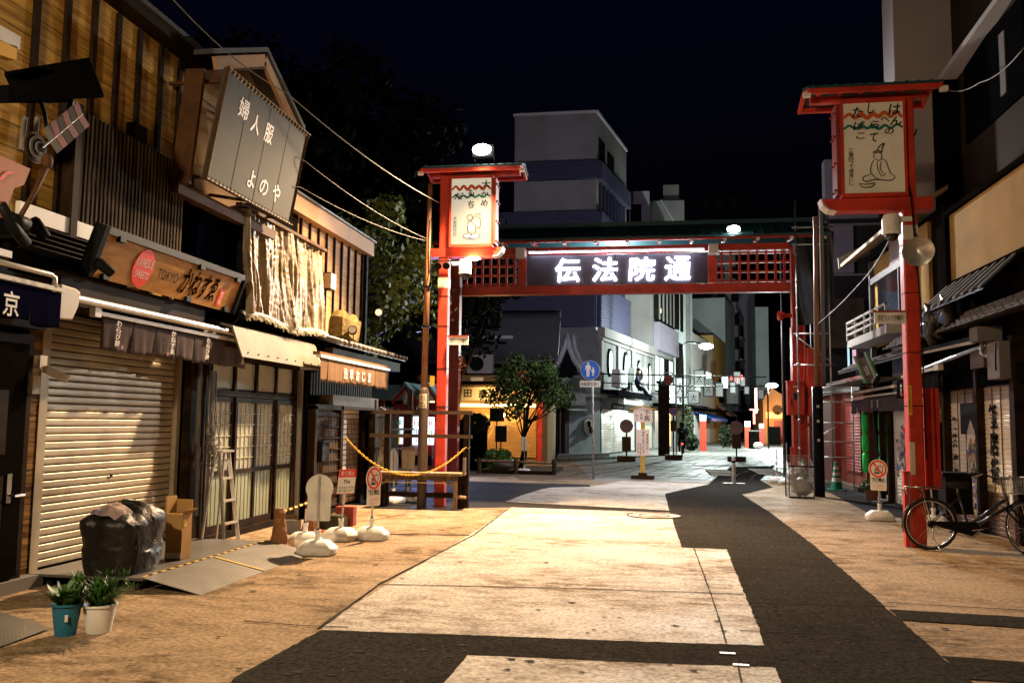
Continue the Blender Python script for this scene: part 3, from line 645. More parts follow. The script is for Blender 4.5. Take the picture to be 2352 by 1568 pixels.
# --- building with golden board upper wall
b1 = thing('shop_house', 'two storey shop with golden board upper wall and beige roller shutter', 'building', (-6.15, 9.2, 0))
MB().box(-12, W1, 6.9, 10.42, 0, 6.35).build('wall', K['dark'], b1)
MB().box(W1, W1+.03, 5.2, 10.28, 3.1, 6.33).build('board_cladding', K['plank_l'], b1)
for x, y in ((75, 20), (147, 20), (210, 20), (265, 40), (312, 110), (360, 170), (402, 230)):
    p = AX(x, y, W1); MB().box(W1+.03, W1+.075, p.y-.035, p.y+.035, 3.12, 6.3).build('batten', K['darkwood'], b1)
MB().box(-6.5, W1+.25, 5.0, 10.5, 6.34, 6.46).build('eave', K['darkwood'], b1)
MB().box(-9, W1+.3, 5.0, 10.5, 6.46, 6.52).build('roof', K['tile'], b1)
mb = MB(); curtain(mb, W1, 1, 7.98, 10.42, .14, 2.75, .078, .014)
sh = mb.build('roller_shutter', K['shutter'], b1)
MB().box(W1, W1+.07, 7.86, 7.98, .1, 2.75).build('shutter_rail', K['shutter'], sh); MB().box(W1, W1+.07, 10.42, 10.5, .1, 2.75).build('shutter_rail', K['shutter'], sh)
MB().box(W1+.02, W1+.03, 9.15, 9.19, .98, 1.02).build('lock', K['black'], sh)
MB().box(W1+.02, W1+.035, 8.75, 8.9, .43, .46).build('handle', K['white'], sh); MB().box(W1+.02, W1+.035, 9.5, 9.65, .43, .46).build('handle', K['white'], sh)
MB().box(W1, W1+.06, 7.68, 7.86, .1, 2.6).build('side_boards', planks('dark_gold_boards', (.32, .17, .05), (.07, .03, .01), 'z', .2, 14., .45, .03), b1)
MB().box(W1-.1, W1+.35, 7.7, 10.5, 2.76, 3.1).build('canopy_box', K['darkwood'], b1)
MB().box(W1, W1+.05, 10.5, 10.95, 0, 3.1).build('corner_panel', K['night'], b1)
MB().box(-6.4, -5.95, 5.5, 7.9, 0, .12).build('stone_step', K['wallgrey'], b1)
# vertical slat screen on the upper wall
t = thing('slat_screen', 'tall dark screen of narrow vertical slats on the golden board wall', 'screen', (-5.95, 9.2, 3.4))
for k in range(29):
    y = 8.06+k*(10.02-8.06)/28; MB().box(-5.97, -5.91, y-.016, y+.016, 3.45, 4.86).build('slat', K['greywood'], t)
MB().box(-6.02, -5.88, 7.9, 8.0, 3.4, 4.9).build('post', K['darkwood'], t); MB().box(-6.05, -5.99, 8.0, 10.04, 3.4, 3.5).build('rail', K['darkwood'], t); MB().box(-6.05, -5.99, 8.0, 10.04, 4.55, 4.62).build('rail', K['darkwood'], t)
MB().box(-6.1, -5.98, 9.05, 9.3, 4.7, 5.1).build('bracket_block', K['darkwood'], t)
# white canvas strip and black blind above the rail
t = thing('sun_blind', 'black slatted blind under a pale strip above the beige shutter', 'blind', (-5.9, 8.4, 3.2))
MB().box(-5.95, -5.9, 7.2, 8.85, 3.52, 3.68).build('pale_strip', K['white'], t)
for k in range(5): MB().obox((-5.86, 8.02, 3.45-k*.05), .09, 1.65, .012, Matrix.Rotation(-.5, 3, 'Y')).build('slat', K['black'], t)
MB().box(-6.05, -5.9, 7.1, 8.9, 3.0, 3.5).build('backing', K['night'], t)
# long wooden shop sign, leaning out
def slanted(X0, z0, X1, z1, y0, y1):
    """plane leaning from (X0, z0) at the foot to (X1, z1) at the head; returns origin, up vector, height"""
    o = Vector((X0, y0, z0)); u = Vector((X1-X0, 0, z1-z0)); return o, u.normalized(), u.length
o, u, hh = slanted(-5.72, 3.1, -5.56, 3.56, 8.02, 11.0)
t = thing('wooden_shop_sign', 'long leaning wooden shop sign with red oval and black brush lettering', 'sign', o)
Ls = 3.0; nn = Y_.cross(u)
MB().prism([o, o+Y_*Ls, o+Y_*Ls+u*hh, o+u*hh], -nn*.05).build('board', K['plywood'], t)
mb = MB().beam(o-Y_*.08, o-Y_*.08+u*(hh+.06), .07, .14, nn).beam(o+Y_*(Ls+.04), o+Y_*(Ls+.04)+u*hh, .04, .08, nn).beam(o+u*(hh+.02)-Y_*.1, o+u*(hh+.02)+Y_*(Ls+.05), .03, .08)
mb.build('frame', K['black'], t)
mb = MB()
for a in (.25, 1.9, 2.85): mb.obox(o+Y_*a+u*(hh-.03)+nn*.02, .05, .1, .06).obox(o+Y_*(a-.05)+u*.03+nn*.02, .05, .1, .06)
mb.build('clip', K['black'], t)
redm = mat('red_emblem', (.8, .035, .01), .5, .04)
ov = inplate(circ(.18, 28, 0, 0, .22), o+Y_*.8+u*.235+nn*.003, Y_, u, .006, redm, t, 'oval_emblem')
text('KANESUE', o+Y_*.64+u*.25+nn*.01, Y_, u, .32, .1, K['white'], ov, bold=.0); text('SWEETS', o+Y_*.68+u*.12+nn*.01, Y_, u, .25, .08, K['white'], ov)
text('TOKYO', o+Y_*1.1+u*.17+nn*.003, Y_, u, .42, .12, K['ink'], t)
text('かねすゑ', o+Y_*1.58+u*.07+nn*.003, Y_, u, .86, .33, mat('dark_brush', (.012, .006, .004), .9, .1, spec=0.), t, bold=.018, shear=.25)
text('甘味', o+Y_*2.56+u*.06+nn*.012, Y_, u, .09, .2, K['white'], MB().prism([o+Y_*2.55+u*.05, o+Y_*2.66+u*.05, o+Y_*2.66+u*.28, o+Y_*2.55+u*.28], nn*.006).build('red_seal', redm, t), vertical=True)
# black spotlights
def spotcan(p, d, label, L=.2, r=.055):
    t = thing('spotlight', label, 'spotlight', p); p = Vector(p); d = Vector(d).normalized()
    MB().lathe([(r*.7, 0), (r, .03), (r, L), (r*.85, L), (r*.8, L-.03)], p, 16, 0, d).build('can', K['black'], t, smooth=True)
    MB().tube([p+d*.05, p+d*.05-Z_*.12-X_*.1, p-Z_*.16-X_*.35], .014, 6).build('arm', K['black'], t)
spotcan((-5.6, 7.95, 3.24), (.25, .8, -.45), 'black tubular spotlight at the near end of the wooden shop sign')
spotcan((-5.62, 7.02, 3.46), (.2, .6, -.7), 'black tubular spotlight below the pink board')
spotcan((-5.6, 11.12, 3.12), (.3, -.6, -.5), 'black ball spotlight at the far end of the wooden shop sign', .12)
# roller rail + noren over the shutter
t = thing('awning_rail', 'long pale awning roller tube above the grey split curtain', 'awning rail', (-5.7, 9.8, 2.86))
MB().tube([(-5.72, 7.62, 2.84), (-5.72, 11.45, 2.84)], .04, 12).build('roller', K['alu'], t, smooth=True)
MB().tube([(-5.72, 11.45, 2.84), (-5.7, 11.52, 2.82), (-5.7, 11.53, 2.74)], .022, 6).build('end_arm', K['alu'], t)
MB().prism([(-5.6, 7.44, 2.92), (-5.6, 7.66, 2.91), (-5.6, 7.73, 2.88), (-5.6, 7.71, 2.74), (-5.6, 7.63, 2.6), (-5.6, 7.44, 2.59)], (-.1, 0, 0)).build('end_bracket', K['cream'], t, bevel=.01)
t = thing('split_curtain', 'grey split curtain with white brush lettering over the beige shutter', 'noren curtain', (-5.75, 10, 2.7))
noren(-5.8, 1, 8.35, 11.62, 2.37, 2.72, [8.9, 9.36, 9.8, 10.22, 10.62, 10.98, 11.3], K['grey_cloth'], t, .022, folds=1.6, seed=3)
MB().box(-5.79, -5.74, 8.2, 11.66, 2.725, 2.765).box(-5.8, -5.73, 8.16, 8.26, 2.7, 2.8).build('rail', K['white'], t); MB().box(-5.83, -5.8, 8.26, 11.6, 2.77, 2.81).build('upper_rail', K['alu'], t)
for a, s_ in ((8.5, 'わらび餅'), (9.58, 'かねすゑ'), (10.42, 'わらび餅'), (11.4, 'かねすゑ')):
    text(s_, (-5.725, a, 2.42), Y_, Z_, .085 if s_[0] == 'わ' else .1, .29, K['white'], t, bold=.006 if s_[0] == 'わ' else .02, vertical=True, shear=.1)
for a in (8.62, 9.52): MB().box(-5.724, -5.72, a, a+.035, 2.4, 2.44).build('red_seal', K['dullred'], t)
# --- leftmost building
b0 = thing('dark_shop_house', 'dark timber shop front at the left edge with a closed door', 'building', (-6.1, 5.5, 0))
MB().box(-12, -6.1, 2.5, 6.88, 0, 7.5).build('wall', K['dark'], b0)
MB().box(-6.1, -6.02, 7.0, 7.66, 0.1, 2.45).build('door_panel', K['darkwood'], b0)
d = MB().box(-6.02, -5.98, 7.05, 7.55, .15, 2.35).build('door', mat('door_black', (.008, .0065, .005), .8, .2, spec=0.), b0)
MB().box(-5.98, -5.96, 7.34, 7.4, .85, 1.12).tube([(-5.95, 7.37, .92), (-5.9, 7.37, .92), (-5.9, 7.5, .92)], .014, 6).build('handle', K['chrome'], d)
for z in (.5, 1.3): MB().box(-5.98, -5.97, 7.1, 7.3, z, z+.6).build('door_inset', K['darkwood'], d)
MB().box(-6.1, -5.9, 4.0, 7.66, 2.5, 3.1).build('fascia', K['darkwood'], b0)
MB().box(-6.02, -5.95, 4.0, 7.0, 3.1, 3.3).build('cornice', K['wallgrey'], b0)
t = thing('navy_split_curtain', 'navy split curtain with a large white character at the left edge', 'noren curtain', (-5.5, 6.5, 2.6))
noren(-5.56, 1, 5.0, 7.38, 2.49, 2.82, [5.6, 6.2, 6.56, 6.98], K['navy_cloth'], t, .012, folds=1.2, seed=5)
text('京', (-5.53, 6.62, 2.52), Y_, Z_, .19, .22, K['white'], t, bold=.012); text('東', (-5.53, 6.25, 2.52), Y_, Z_, .19, .22, K['white'], t, bold=.012)
MB().box(-5.56, -5.52, 5.0, 7.4, 2.83, 2.87).build('rail', mat('rusty_white', (.6, .55, .45), .5, .1, 3, .1, dirt=.9, dscale=7), t)
MB().tube([(-5.54, 5.0, 2.97), (-5.54, 7.2, 2.97), (-5.54, 7.26, 2.95), (-5.54, 7.27, 2.86)], .026, 8).build('roller', K['alu'], t, smooth='all')
tag(MB().box(-5.66, -5.62, 5.0, 6.8, 3.05, 3.11).build('light_tube_housing', K['white']), 'pale horizontal lamp housing above the navy curtain', 'lamp housing')
t = thing('pink_sign_board', 'hanging pinkish board with red brush mark at the left edge', 'sign board', (-5.4, 6.2, 3.5))
P = [AX(-60, 330, -5.4), AX(70, 388, -5.4), AX(55, 425, -5.4), AX(33, 432, -5.4), AX(8, 500, -5.4), AX(-60, 500, -5.4)]
MB().prism(P, (-.03, 0, 0)).build('board', mat('pink_board', (.5, .2, .12), .6, .12, 2, .05, dirt=.3), t)
strokes([[(0, 0), (.3, .1), (.6, .5), (1, .6)]], AX(-8, 410, -5.395), Y_, Z_, .18, .16, .012, redm, t)
# arrow and target emblem with its little dark roof
t = thing('target_emblem', 'round archery target pierced by a feathered arrow under a little roof', 'emblem', AX(78, 340, -5.6))
c = AX(80, 340, -5.6)
for r, m_, q in ((.145, K['rust'], .0), (.125, K['black'], .012), (.105, K['wallgrey'], .024), (.08, K['black'], .036), (.06, K['wallgrey'], .048), (.04, K['ink'], .06)):
    MB().lathe([(r, 0), (r, .014)], c+X_*q, 28, 0, X_).build('ring', m_, t)
a = c+X_*.08; e = AX(190, 262, -5.45)
MB().tube([a, e], .008, 6).build('arrow_shaft', K['alu'], t)
for sgn in (-1, 1):
    dd = (e-a).normalized(); up = dd.cross(X_).normalized()*sgn
    for k in range(6):
        s0 = a+dd*(.1+k*.09); MB().prism([s0, s0+dd*.08, s0+dd*.1+up*.13, s0+dd*.02+up*.13], (.006, 0, 0)).build('feather', K['dullred'] if k % 2 else K['wallgrey'], t)
P = [AX(*q, -5.5) for q in ((60, 165), (100, 158), (205, 135), (238, 218), (180, 222), (60, 235), (20, 225))]
t = thing('hanging_roof_box', 'dark little gabled box hanging from the wall above the target', 'hanging box', P[5])
p0, p1 = AX(70, 150, -5.5), AX(205, 135, -5.5); q0, q1 = AX(40, 222, -5.2), AX(238, 218, -5.2)
r0_ = AX(60, 190, -5.9)
MB().prism([AX(10, 165, -5.7), AX(205, 132, -5.7), AX(238, 218, -5.25), AX(40, 225, -5.25)], (0, 0, -.03)).build('roof', K['night'], t)
MB().prism([AX(205, 135, -5.7), AX(238, 218, -5.25), AX(185, 220, -5.8)], (0, .02, 0)).build('gable', mat('dusty_black', (.06, .06, .055), .5, .5, 3, .1), t)
MB().prism([AX(20, 195, -5.6), AX(170, 215, -5.6), AX(165, 235, -5.6), AX(20, 235, -5.6)], (-.2, 0, 0)).build('soffit', K['night'], t)
MB().tube([AX(95, 235, -5.6), AX(103, 262, -5.6), AX(108, 300, -5.6)], .02, 6).tube([AX(165, 232, -5.6), AX(158, 255, -5.6), AX(138, 275, -5.6)], .025, 6).build('bracket', K['black'], t)
tag(MB().tube([AX(105, 385, -5.4), AX(80, 440, -5.4), AX(42, 505, -5.4)], [.03, .02, .022], 8).ball(AX(108, 372, -5.4), .05, .05, .08).build('curved_rod', K['rust'], smooth='all'), 'rusty curved rod rising to the archery target', 'rod')
for i, (x, y, x2, y2) in enumerate(((-10, 52, 48, 85), (-10, 90, 40, 108))):
    p, q = AX(x, y, -5.4), AX(x2, y2, -5.4)
    tag(MB().prism([p, q, q-Z_*.12, p-Z_*.12], (-.1, 0, 0)).build('sign_box', [K['white'], K['yellow']][i]), ['whitish sign box edge at the upper left corner', 'yellowish sign box edge below the whitish one at the upper left'][i], 'sign box')
tag(MB().tube([AX(0, 470, -5.4), AX(30, 520, -5.4), AX(60, 560, -5.4)], .05, 8).tube([AX(20, 500, -5.4), AX(60, 515, -5.4)], .06, 10).build('speaker_can', K['black'], smooth='all'), 'black can and cables under the pink board', 'lamp can')
for x in (58, 86): tag(MB().tube([AX(x, 270, -6.0), AX(x-10, 345, -6.0)], .025, 8).build('wall_pipe', K['wallgrey']), 'grey vertical pipe %s the archery target' % ('left of' if x == 58 else 'just behind'), 'pipe')
# wall camera near the shutter top
t = thing('wall_camera', 'small cream security camera beside the top of the beige shutter', 'security camera', AX(92, 850, -6.0))
c = AX(92, 835, -5.98); MB().box(c.x-.04, c.x+.04, c.y-.05, c.y+.05, c.z-.05, c.z+.08).build('mount', K['cream'], t)
MB().beam(c+Vector((.06, 0, -.05)), c+Vector((.14, .22, -.14)), .07, .07).build('body', K['cream'], t)
MB().box(c.x-.03, c.x+.03, c.y-.12, c.y-.02, c.z-.3, c.z-.12).build('junction_box', K['cream'], t)
# --- middle building with gable
b2 = thing('gabled_shop_house', 'two storey shop with a tan gable and sliding glass doors', 'building', (-6.1, 12.4, 0))
MB().prism([(-6.12, 10.95, 0), (-6.12, 14.1, 0), (-6.12, 14.1, 6.0), (-6.12, 12.0, 6.95), (-6.12, 10.5, 6.5), (-6.12, 10.5, 3.2), (-6.12, 10.95, 3.2)], (-6, 0, 0)).build('wall', K['dark'], b2)
MB().prism([(-6.12, 10.55, 4.5), (-6.12, 10.95, 4.5), (-6.12, 13.4, 5.4), (-6.12, 13.4, 6.35), (-6.12, 12.0, 6.95), (-6.12, 10.6, 6.5)], (.05, 0, 0)).build('gable_wall', mat('gable_render', (.33, .2, .1), .8, .1, 2, .1, dirt=.3), b2)
for pts in (((-5.68, 10.25, 6.3), (-5.68, 11.65, 6.93), .17), ((-5.68, 11.65, 6.93), (-5.68, 12.95, 6.25), .17)):
    MB().beam(pts[0], pts[1], .06, pts[2]).build('bargeboard', mat('bargeboard_tan', (.42, .25, .13), .6, .1), b2)
for a, b in (((10.1, 6.36), (11.65, 7.06)), ((11.65, 7.06), (13.1, 6.36))):
    MB().prism([(-5.62, a[0], a[1]), (-5.62, b[0], b[1]), (-5.62, b[0], b[1]+.07), (-5.62, a[0], a[1]+.07)], (-5, 0, 0)).build('roof', K['tile'], b2)
MB().prism([(-5.66, 10.3, 6.2), (-5.66, 11.65, 6.8), (-6.1, 11.65, 6.8), (-6.1, 10.3, 6.2)], (0, 0, .03)).build('soffit', K['rust'], b2)
MB().box(-6.12, -6.0, 10.6, 11.75, 3.0, 4.45).build('dark_screen', K['navy_cloth'], b2)
MB().box(-6.1, -5.9, 11.7, 11.8, 3.0, 4.6).build('pipe_post', K['black'], b2)
# sliding doors
MB().box(-6.14, -6.08, 10.98, 14.0, .02, 2.6).build('curtain_backing', K['curtain'], b2)
fr = MB().box(-6.06, -5.96, 11.0, 13.95, 1.98, 2.06).box(-6.06, -5.96, 11.0, 13.95, 2.5, 2.62).box(-6.06, -5.9, 10.98, 13.95, 0, .09).box(-6.06, -5.96, 10.98, 11.08, 0, 2.5).box(-6.06, -5.96, 13.85, 13.95, 0, 2.5)
fr.build('door_frame', K['darkwood'], b2)
for k in range(4):
    y0 = 11.08+k*.695; y1 = y0+.69; xo = -6.0+(.03 if k % 2 else 0)
    d = MB().box(xo-.02, xo+.02, y0, y0+.06, .09, 1.97).box(xo-.02, xo+.02, y1-.06, y1, .09, 1.97).box(xo-.02, xo+.02, y0+.06, y1-.06, 1.9, 1.97).box(xo-.02, xo+.02, y0+.06, y1-.06, .09, .2).box(xo-.02, xo+.02, y0+.06, y1-.06, .88, .94).build('sliding_door', K['darkwood'], b2)
    mb = MB().box(xo-.012, xo-.004, y0+.06, y1-.06, .2, .88)
    for q in range(1, 5): mb.box(xo-.004, xo+.002, y0+.06+q*.114-.004, y0+.06+q*.114+.004, .2, .88)
    mb.build('lower_panel', K['green_panel'], d)
    mb = MB()
    for q in range(1, 4): mb.box(xo, xo+.012, y0+.06+q*.14-.006, y0+.06+q*.14+.006, .94, 1.9)
    for q in range(1, 6): mb.box(xo, xo+.012, y0+.06, y1-.06, .94+q*.16-.006, .94+q*.16+.006)
    mb.build('muntins', K['curtain'], d)
    g_ = bpy.data.materials.get('window_glass')
    if not g_:
        g_ = bpy.data.materials.new('window_glass'); g_.use_nodes = True; bb = g_.node_tree.nodes['Principled BSDF']
        bb.inputs['Base Color'].default_value = (.8, .85, .8, 1); bb.inputs['Roughness'].default_value = .12; bb.inputs['Alpha'].default_value = .25
        K['wglass'] = g_
    MB().box(xo-.006, xo-.002, y0+.06, y1-.06, .94, 1.9).build('pane', K['wglass'], d)
    MB().sheet(lambda u_, v_, y0=y0, y1=y1, xo=xo: (xo-.05+.012*math.sin(u_*40), y0+(y1-y0)*u_, .9+1.05*v_), 60, 1).build('curtain', K['curtain'], d, smooth='all')
    MB().box(-6.03, -6.0, y0+.07, y1-.05, 2.09, 2.48).build('transom_pane', K['wglass'], b2)
    if k: MB().box(-6.05, -5.97, y0-.03, y0+.03, 2.06, 2.5).build('transom_bar', K['darkwood'], b2)
mb = MB().box(-6.02, -5.9, 14.0, 14.06, 0, 2.5); mb.build('metal_upright', K['alu'], b2)
MB().box(-6.05, -5.85, 14.06, 14.2, 0, 2.5).build('post', K['night'], b2)
MB().box(-6.05, -5.95, 10.5, 10.98, 0, 2.9).build('timber_panel', K['darkwood'], b2)
mb = MB().tube([(-5.9, 10.62, 2.5), (-5.9, 10.62, 1.35), (-5.9, 10.68, 1.25), (-5.9, 10.68, .4)], .03, 8).tube([(-5.92, 10.9, 2.6), (-5.92, 10.9, .1)], .02, 6)
tag(mb.build('drain_pipe', mat('pipe_grey', (.09, .08, .075), .5, .2)), 'dark drainpipe beside the beige shutter', 'pipe')
# metal fascia awning
t = thing('metal_awning', 'plain beige sheet metal awning above the sliding glass doors', 'awning', (-5.6, 12.6, 2.6))
P0, P1 = (-6.1, 2.98), (-5.62, 2.62)
MB().prism([(-6.1, 11.0, 3.05), (-5.66, 11.0, 2.92), (-5.5, 11.0, 2.5), (-5.52, 11.0, 2.5), (-5.68, 11.0, 2.89), (-6.1, 11.0, 3.02)], (0, 2.9, 0)).build('sheet', K['fascia'], t)
MB().prism([(-5.66, 13.905, 2.9), (-5.5, 13.905, 2.5), (-5.9, 13.905, 2.5), (-6.1, 13.905, 3.0)], (0, .02, 0)).build('end_plate', K['white'], t)
mb = MB()
for k in range(9): mb.obox((-5.515, 11.2+k*.32, 2.57), .02, .015, .015)
mb.build('rivet', K['black'], t)
MB().box(-6.1, -5.75, 11.0, 13.9, 2.64, 2.7).build('soffit', K['darkwood'], t)
# blank tied signboard of the dress shop
o = Vector((-5.44, 9.72, 4.6)); u = Vector((.24, 0, 1.39)); hh = u.length; u.normalize(); nn = Y_.cross(u); Wd = 2.5
t = thing('dress_shop_sign', 'big leaning grey signboard of the dress shop with white characters', 'sign board', o)
MB().prism([o, o+Y_*Wd, o+Y_*Wd+u*hh, o+u*hh], -nn*.06).build('sheet', K['signgrey'], t)
tb = MB().tube([o, o+Y_*Wd, o+Y_*Wd+u*hh, o+u*hh, o], .025, 8).build('tube_frame', K['rust'], t)
mb = MB()
for k in range(26):
    for q in (0, hh): mb.tube([o+Y_*(k*.1)+u*q+nn*.03, o+Y_*(k*.1+.05)+u*(q)+nn*.03, o+Y_*(k*.1+.05)+u*(q+(.05 if q == 0 else -.05))], .006, 4)
mb.build('lacing', K['cream'], t)
for k in range(1, 4): MB().beam(o+Y_*(k*Wd/4)+nn*.002, o+Y_*(k*Wd/4)+u*hh+nn*.002, .006, .004, nn).build('seam', K['black'], t)
for s_, a, b, w_, h_ in (('婦', .42, .95, .26, .26), ('人', .8, .88, .24, .25), ('服', 1.2, .88, .24, .26), ('よ', 1.0, .18, .2, .24), ('の', 1.36, .18, .25, .22), ('や', 1.76, .18, .24, .26)):
    text(s_, o+Y_*a+u*b+nn*.002, Y_, u, w_, h_, K['white'], t, 'letter', .004, .01)
mb = MB()
for y in (9.9, 11.0, 12.05): mb.beam((-6.1, y, 4.75), (-5.48, y, 4.64), .04, .04).beam((-6.1, y, 5.9), (-5.28, y, 5.9), .04, .04)
mb.beam((-5.75, 9.55, 4.45), (-5.75, 12.3, 4.45), .12, .14)
mb.build('support', K['rust'], t)
MB().beam((-5.7, 9.6, 4.5), (-5.65, 9.75, 6.0), .25, .06).build('side_board', K['rust'], t)
# crumpled translucent sheet tied over the upper window
rd = random.Random(11)
t = thing('tied_plastic_sheet', 'crumpled pale plastic sheet tied over the upper front with a fringe of rope', 'plastic sheet', (-5.7, 12.8, 3.8))
from mathutils import noise as nz_
def shf(u_, v_):
    y = 11.28+3.1*u_; z = 3.12+1.5*v_+.04*math.sin(u_*9)*(1-v_)
    w_ = u_+.012*nz_.noise(Vector((u_*8, v_*3, 1)))
    f = nz_.noise(Vector((w_*20, v_*.8, 0)))*.1+nz_.noise(Vector((w_*70, v_*2.5, 3)))*.03+nz_.noise(Vector((w_*60, v_*30, 6)))*.012
    bul = .14*math.exp(-((u_-.5)/.07)**2)*(1-v_*.6)+.1*math.exp(-((u_-.05)/.06)**2)
    return (-5.78+f+bul+.1*(1-v_), y, z)
MB().sheet(shf, 150, 60).build('sheet', K['sheet'], t, smooth='all')
mb = MB(); 
for k in range(120):
    a = k/120; y = 11.28+3.1*a; z = 3.12+.04*math.sin(a*9)
    mb.tube([(-5.66, y, z), (-5.6+rd.uniform(-.03, .05), y+rd.uniform(-.03, .03), z-rd.uniform(.04, .1))], .012, 4)
mb.tube([(-5.64, 11.28+3.1*k/30, 3.12+.04*math.sin(k*.3)) for k in range(31)], .035, 6)
mb.build('rope_fringe', K['cream'], t, smooth='all')
MB().beam((-5.75, 11.2, 4.66), (-5.75, 14.45, 4.64), .09, .05).build('top_batten', K['rust'], t)
# --- far part with tan boards
b3 = thing('tan_board_house', 'upper storey clad in glowing tan boards with dark battens', 'building', (-6.2, 15.4, 0))
MB().box(-12, -6.2, 13.4, 17.75, 2.9, 5.45).build('wall', K['dark'], b3)
MB().box(-6.2, -6.17, 13.4, 17.75, 3.3, 5.2).build('board_cladding', K['plank_b'], b3)
for k in range(10):
    y = 13.9+k*.41; MB().box(-6.17, -6.13, y-.02, y+.02, 3.3, 5.2).build('batten', K['darkwood'], b3)
MB().box(-6.2, -6.08, 17.68, 17.78, 2.9, 5.2).build('corner_board', K['darkwood'], b3)
MB().box(-6.6, -6.0, 13.3, 17.9, 5.2, 5.5).build('cornice', mat('cornice_tan', (.5, .3, .15), .6, .06), b3)
MB().box(-7.5, -5.96, 13.3, 17.95, 5.5, 5.54).build('roof', K['tile'], b3)
t = thing('wall_lamp', 'white rectangular lamp box on the tan board wall', 'wall lamp', AX(762, 650, -6.1))
p, q = AX(755, 633, -5.98), AX(770, 668, -5.98)
MB().box(-6.13, -5.98, 15.35, 15.6, 4.1, 4.42).build('case', K['black'], t); MB().box(-6.1, -5.97, 15.34, 15.345, 4.12, 4.4).box(-5.98, -5.965, 15.36, 15.59, 4.12, 4.4).build('diffuser', K['white'], t)
# --- small shop with brown noren
b4 = thing('low_shop', 'low dark timber shop with tiled roof and slatted shutter', 'building', (-6.1, 16, 0))
MB().box(-11, -6.1, 14.2, 18.3, 0, 2.95).build('wall', K['dark'], b4)
MB().prism([(-6.6, 14.15, 3.3), (-5.35, 14.15, 2.95), (-5.35, 18.25, 2.95), (-6.6, 18.25, 3.3)], (0, 0, .05)).build('roof', K['tile'], b4)
mb = MB()
for k in range(17): y = 14.25+k*.25; mb.tube([(-6.5, y, 3.34), (-5.36, y, 3.02)], .045, 6); mb.ball((-5.34, y, 3.01), .05)
mb.build('tile_rib', mat('pale_tile', (.2, .18, .16), .5, .3, 3, .1), b4, smooth='all')
MB().box(-5.6, -5.45, 14.2, 18.2, 2.72, 2.9).build('eave_beam', K['darkwood'], b4)
mb = MB(); rdk = random.Random(4)
for k in range(26): y = 14.5+k*.13; mb.box(-5.98, -5.95, y, y+.07, 2.1, 2.75)
mb.build('slat_band', K['darkwood'], b4)
MB().box(-6.0, -5.72, 15.0, 17.6, 1.92, 2.12).build('shutter_box', mat('stained_fascia', (.2, .15, .11), .6, .3, 3, .1, dirt=.7, dscale=3), b4)
MB().box(-5.99, -5.71, 15.02, 17.58, 1.87, 1.915).build('shutter_box_trim', K['rust'], b4)
mb = MB(); curtain(mb, -6.02, 1, 15.75, 17.2, .05, 1.9, .1, .012)
s_ = mb.build('slatted_shutter', K['shutter_brown'], b4)
mb = MB()
for k in range(14):
    z = .5+k*.1; mb.box(-6.0, -5.99, 15.78, 17.18, z, z+.078)
mb.build('lit_slots', K['lattice_back'], s_)
mb = MB()
for k in range(9): mb.box(-5.99, -5.975, 16.5+k*.08, 16.52+k*.08, .5, 1.7)
mb.build('mullions', K['shutter_brown'], s_)
MB().box(-6.05, -5.92, 17.2, 17.4, 0, 1.9).build('post', K['darkwood'], b4); MB().box(-6.05, -5.92, 15.6, 15.75, 0, 1.9).build('post', mat('redwood', (.12, .035, .02), .5, .2), b4)
# noren brown
t = thing('brown_split_curtain', 'brown split curtain with white characters and a torn corner', 'noren curtain', (-5.3, 16, 2.6))
noren(-5.32, 1, 13.3, 16.95, 2.3, 2.66, [13.62, 14.05, 14.3, 14.55, 14.8, 15.05, 15.3, 15.55, 15.8, 16.1, 16.4, 16.68], K['brown_cloth'], t, .014, folds=1.0, seed=9)
MB().box(-5.36, -5.28, 13.25, 16.98, 2.665, 2.71).build('rail', K['white'], t); MB().box(-5.42, -5.3, 13.25, 16.98, 2.71, 2.76).build('rail_cover', K['brown_cloth'], t)
for ch, a in zip('浅草おじま', (14.32, 14.62, 14.95, 15.27, 15.6)):
    text(ch, (-5.285, a, 2.37), Y_, Z_, .17, .19, K['white'], t, 'letter', bold=.012)
# bamboo lattice screen
t = thing('lattice_screen', 'dark bamboo lattice screen standing beside the slatted shutter', 'screen', (-5.75, 14.9, 0))
mb = MB()
for k in range(9):
    z = .12+k*.2; mb.box(-5.8, -5.77, 14.25, 15.4, z, z+.035); mb.tube([(-5.74, 14.25, z+.02), (-5.74, 15.4, z+.02)], .022, 6)
mb.build('cross_bars', K['darkwood'], t)
mb = MB(); rdl = random.Random(8)
for k in range(15):
    y = 14.3+k*.075; mb.box(-5.77, -5.75, y, y+.04, .1, 1.8)
mb.build('slats', mat('bamboo_dark', (.12, .08, .05), .6, .4, 9, .2), t)
MB().box(-5.84, -5.7, 15.4, 15.52, 0, 1.92).box(-5.84, -5.7, 14.15, 14.25, 0, 1.9).box(-5.84, -5.7, 14.15, 15.52, 1.85, 1.93).box(-5.84, -5.7, 14.15, 15.52, 0, .08).build('frame', K['darkwood'], t)
MB().box(-5.9, -5.88, 14.25, 15.4, .1, 1.85).build('backing', K['lattice_back'], t)
tag(MB().box(-5.8, -5.62, 14.35, 14.75, 1.28, 1.3).box(-5.8, -5.65, 14.38, 14.7, .95, 1.28).build('letter_box', K['black']), 'small dark box with pale lid beside the glass doors', 'box')
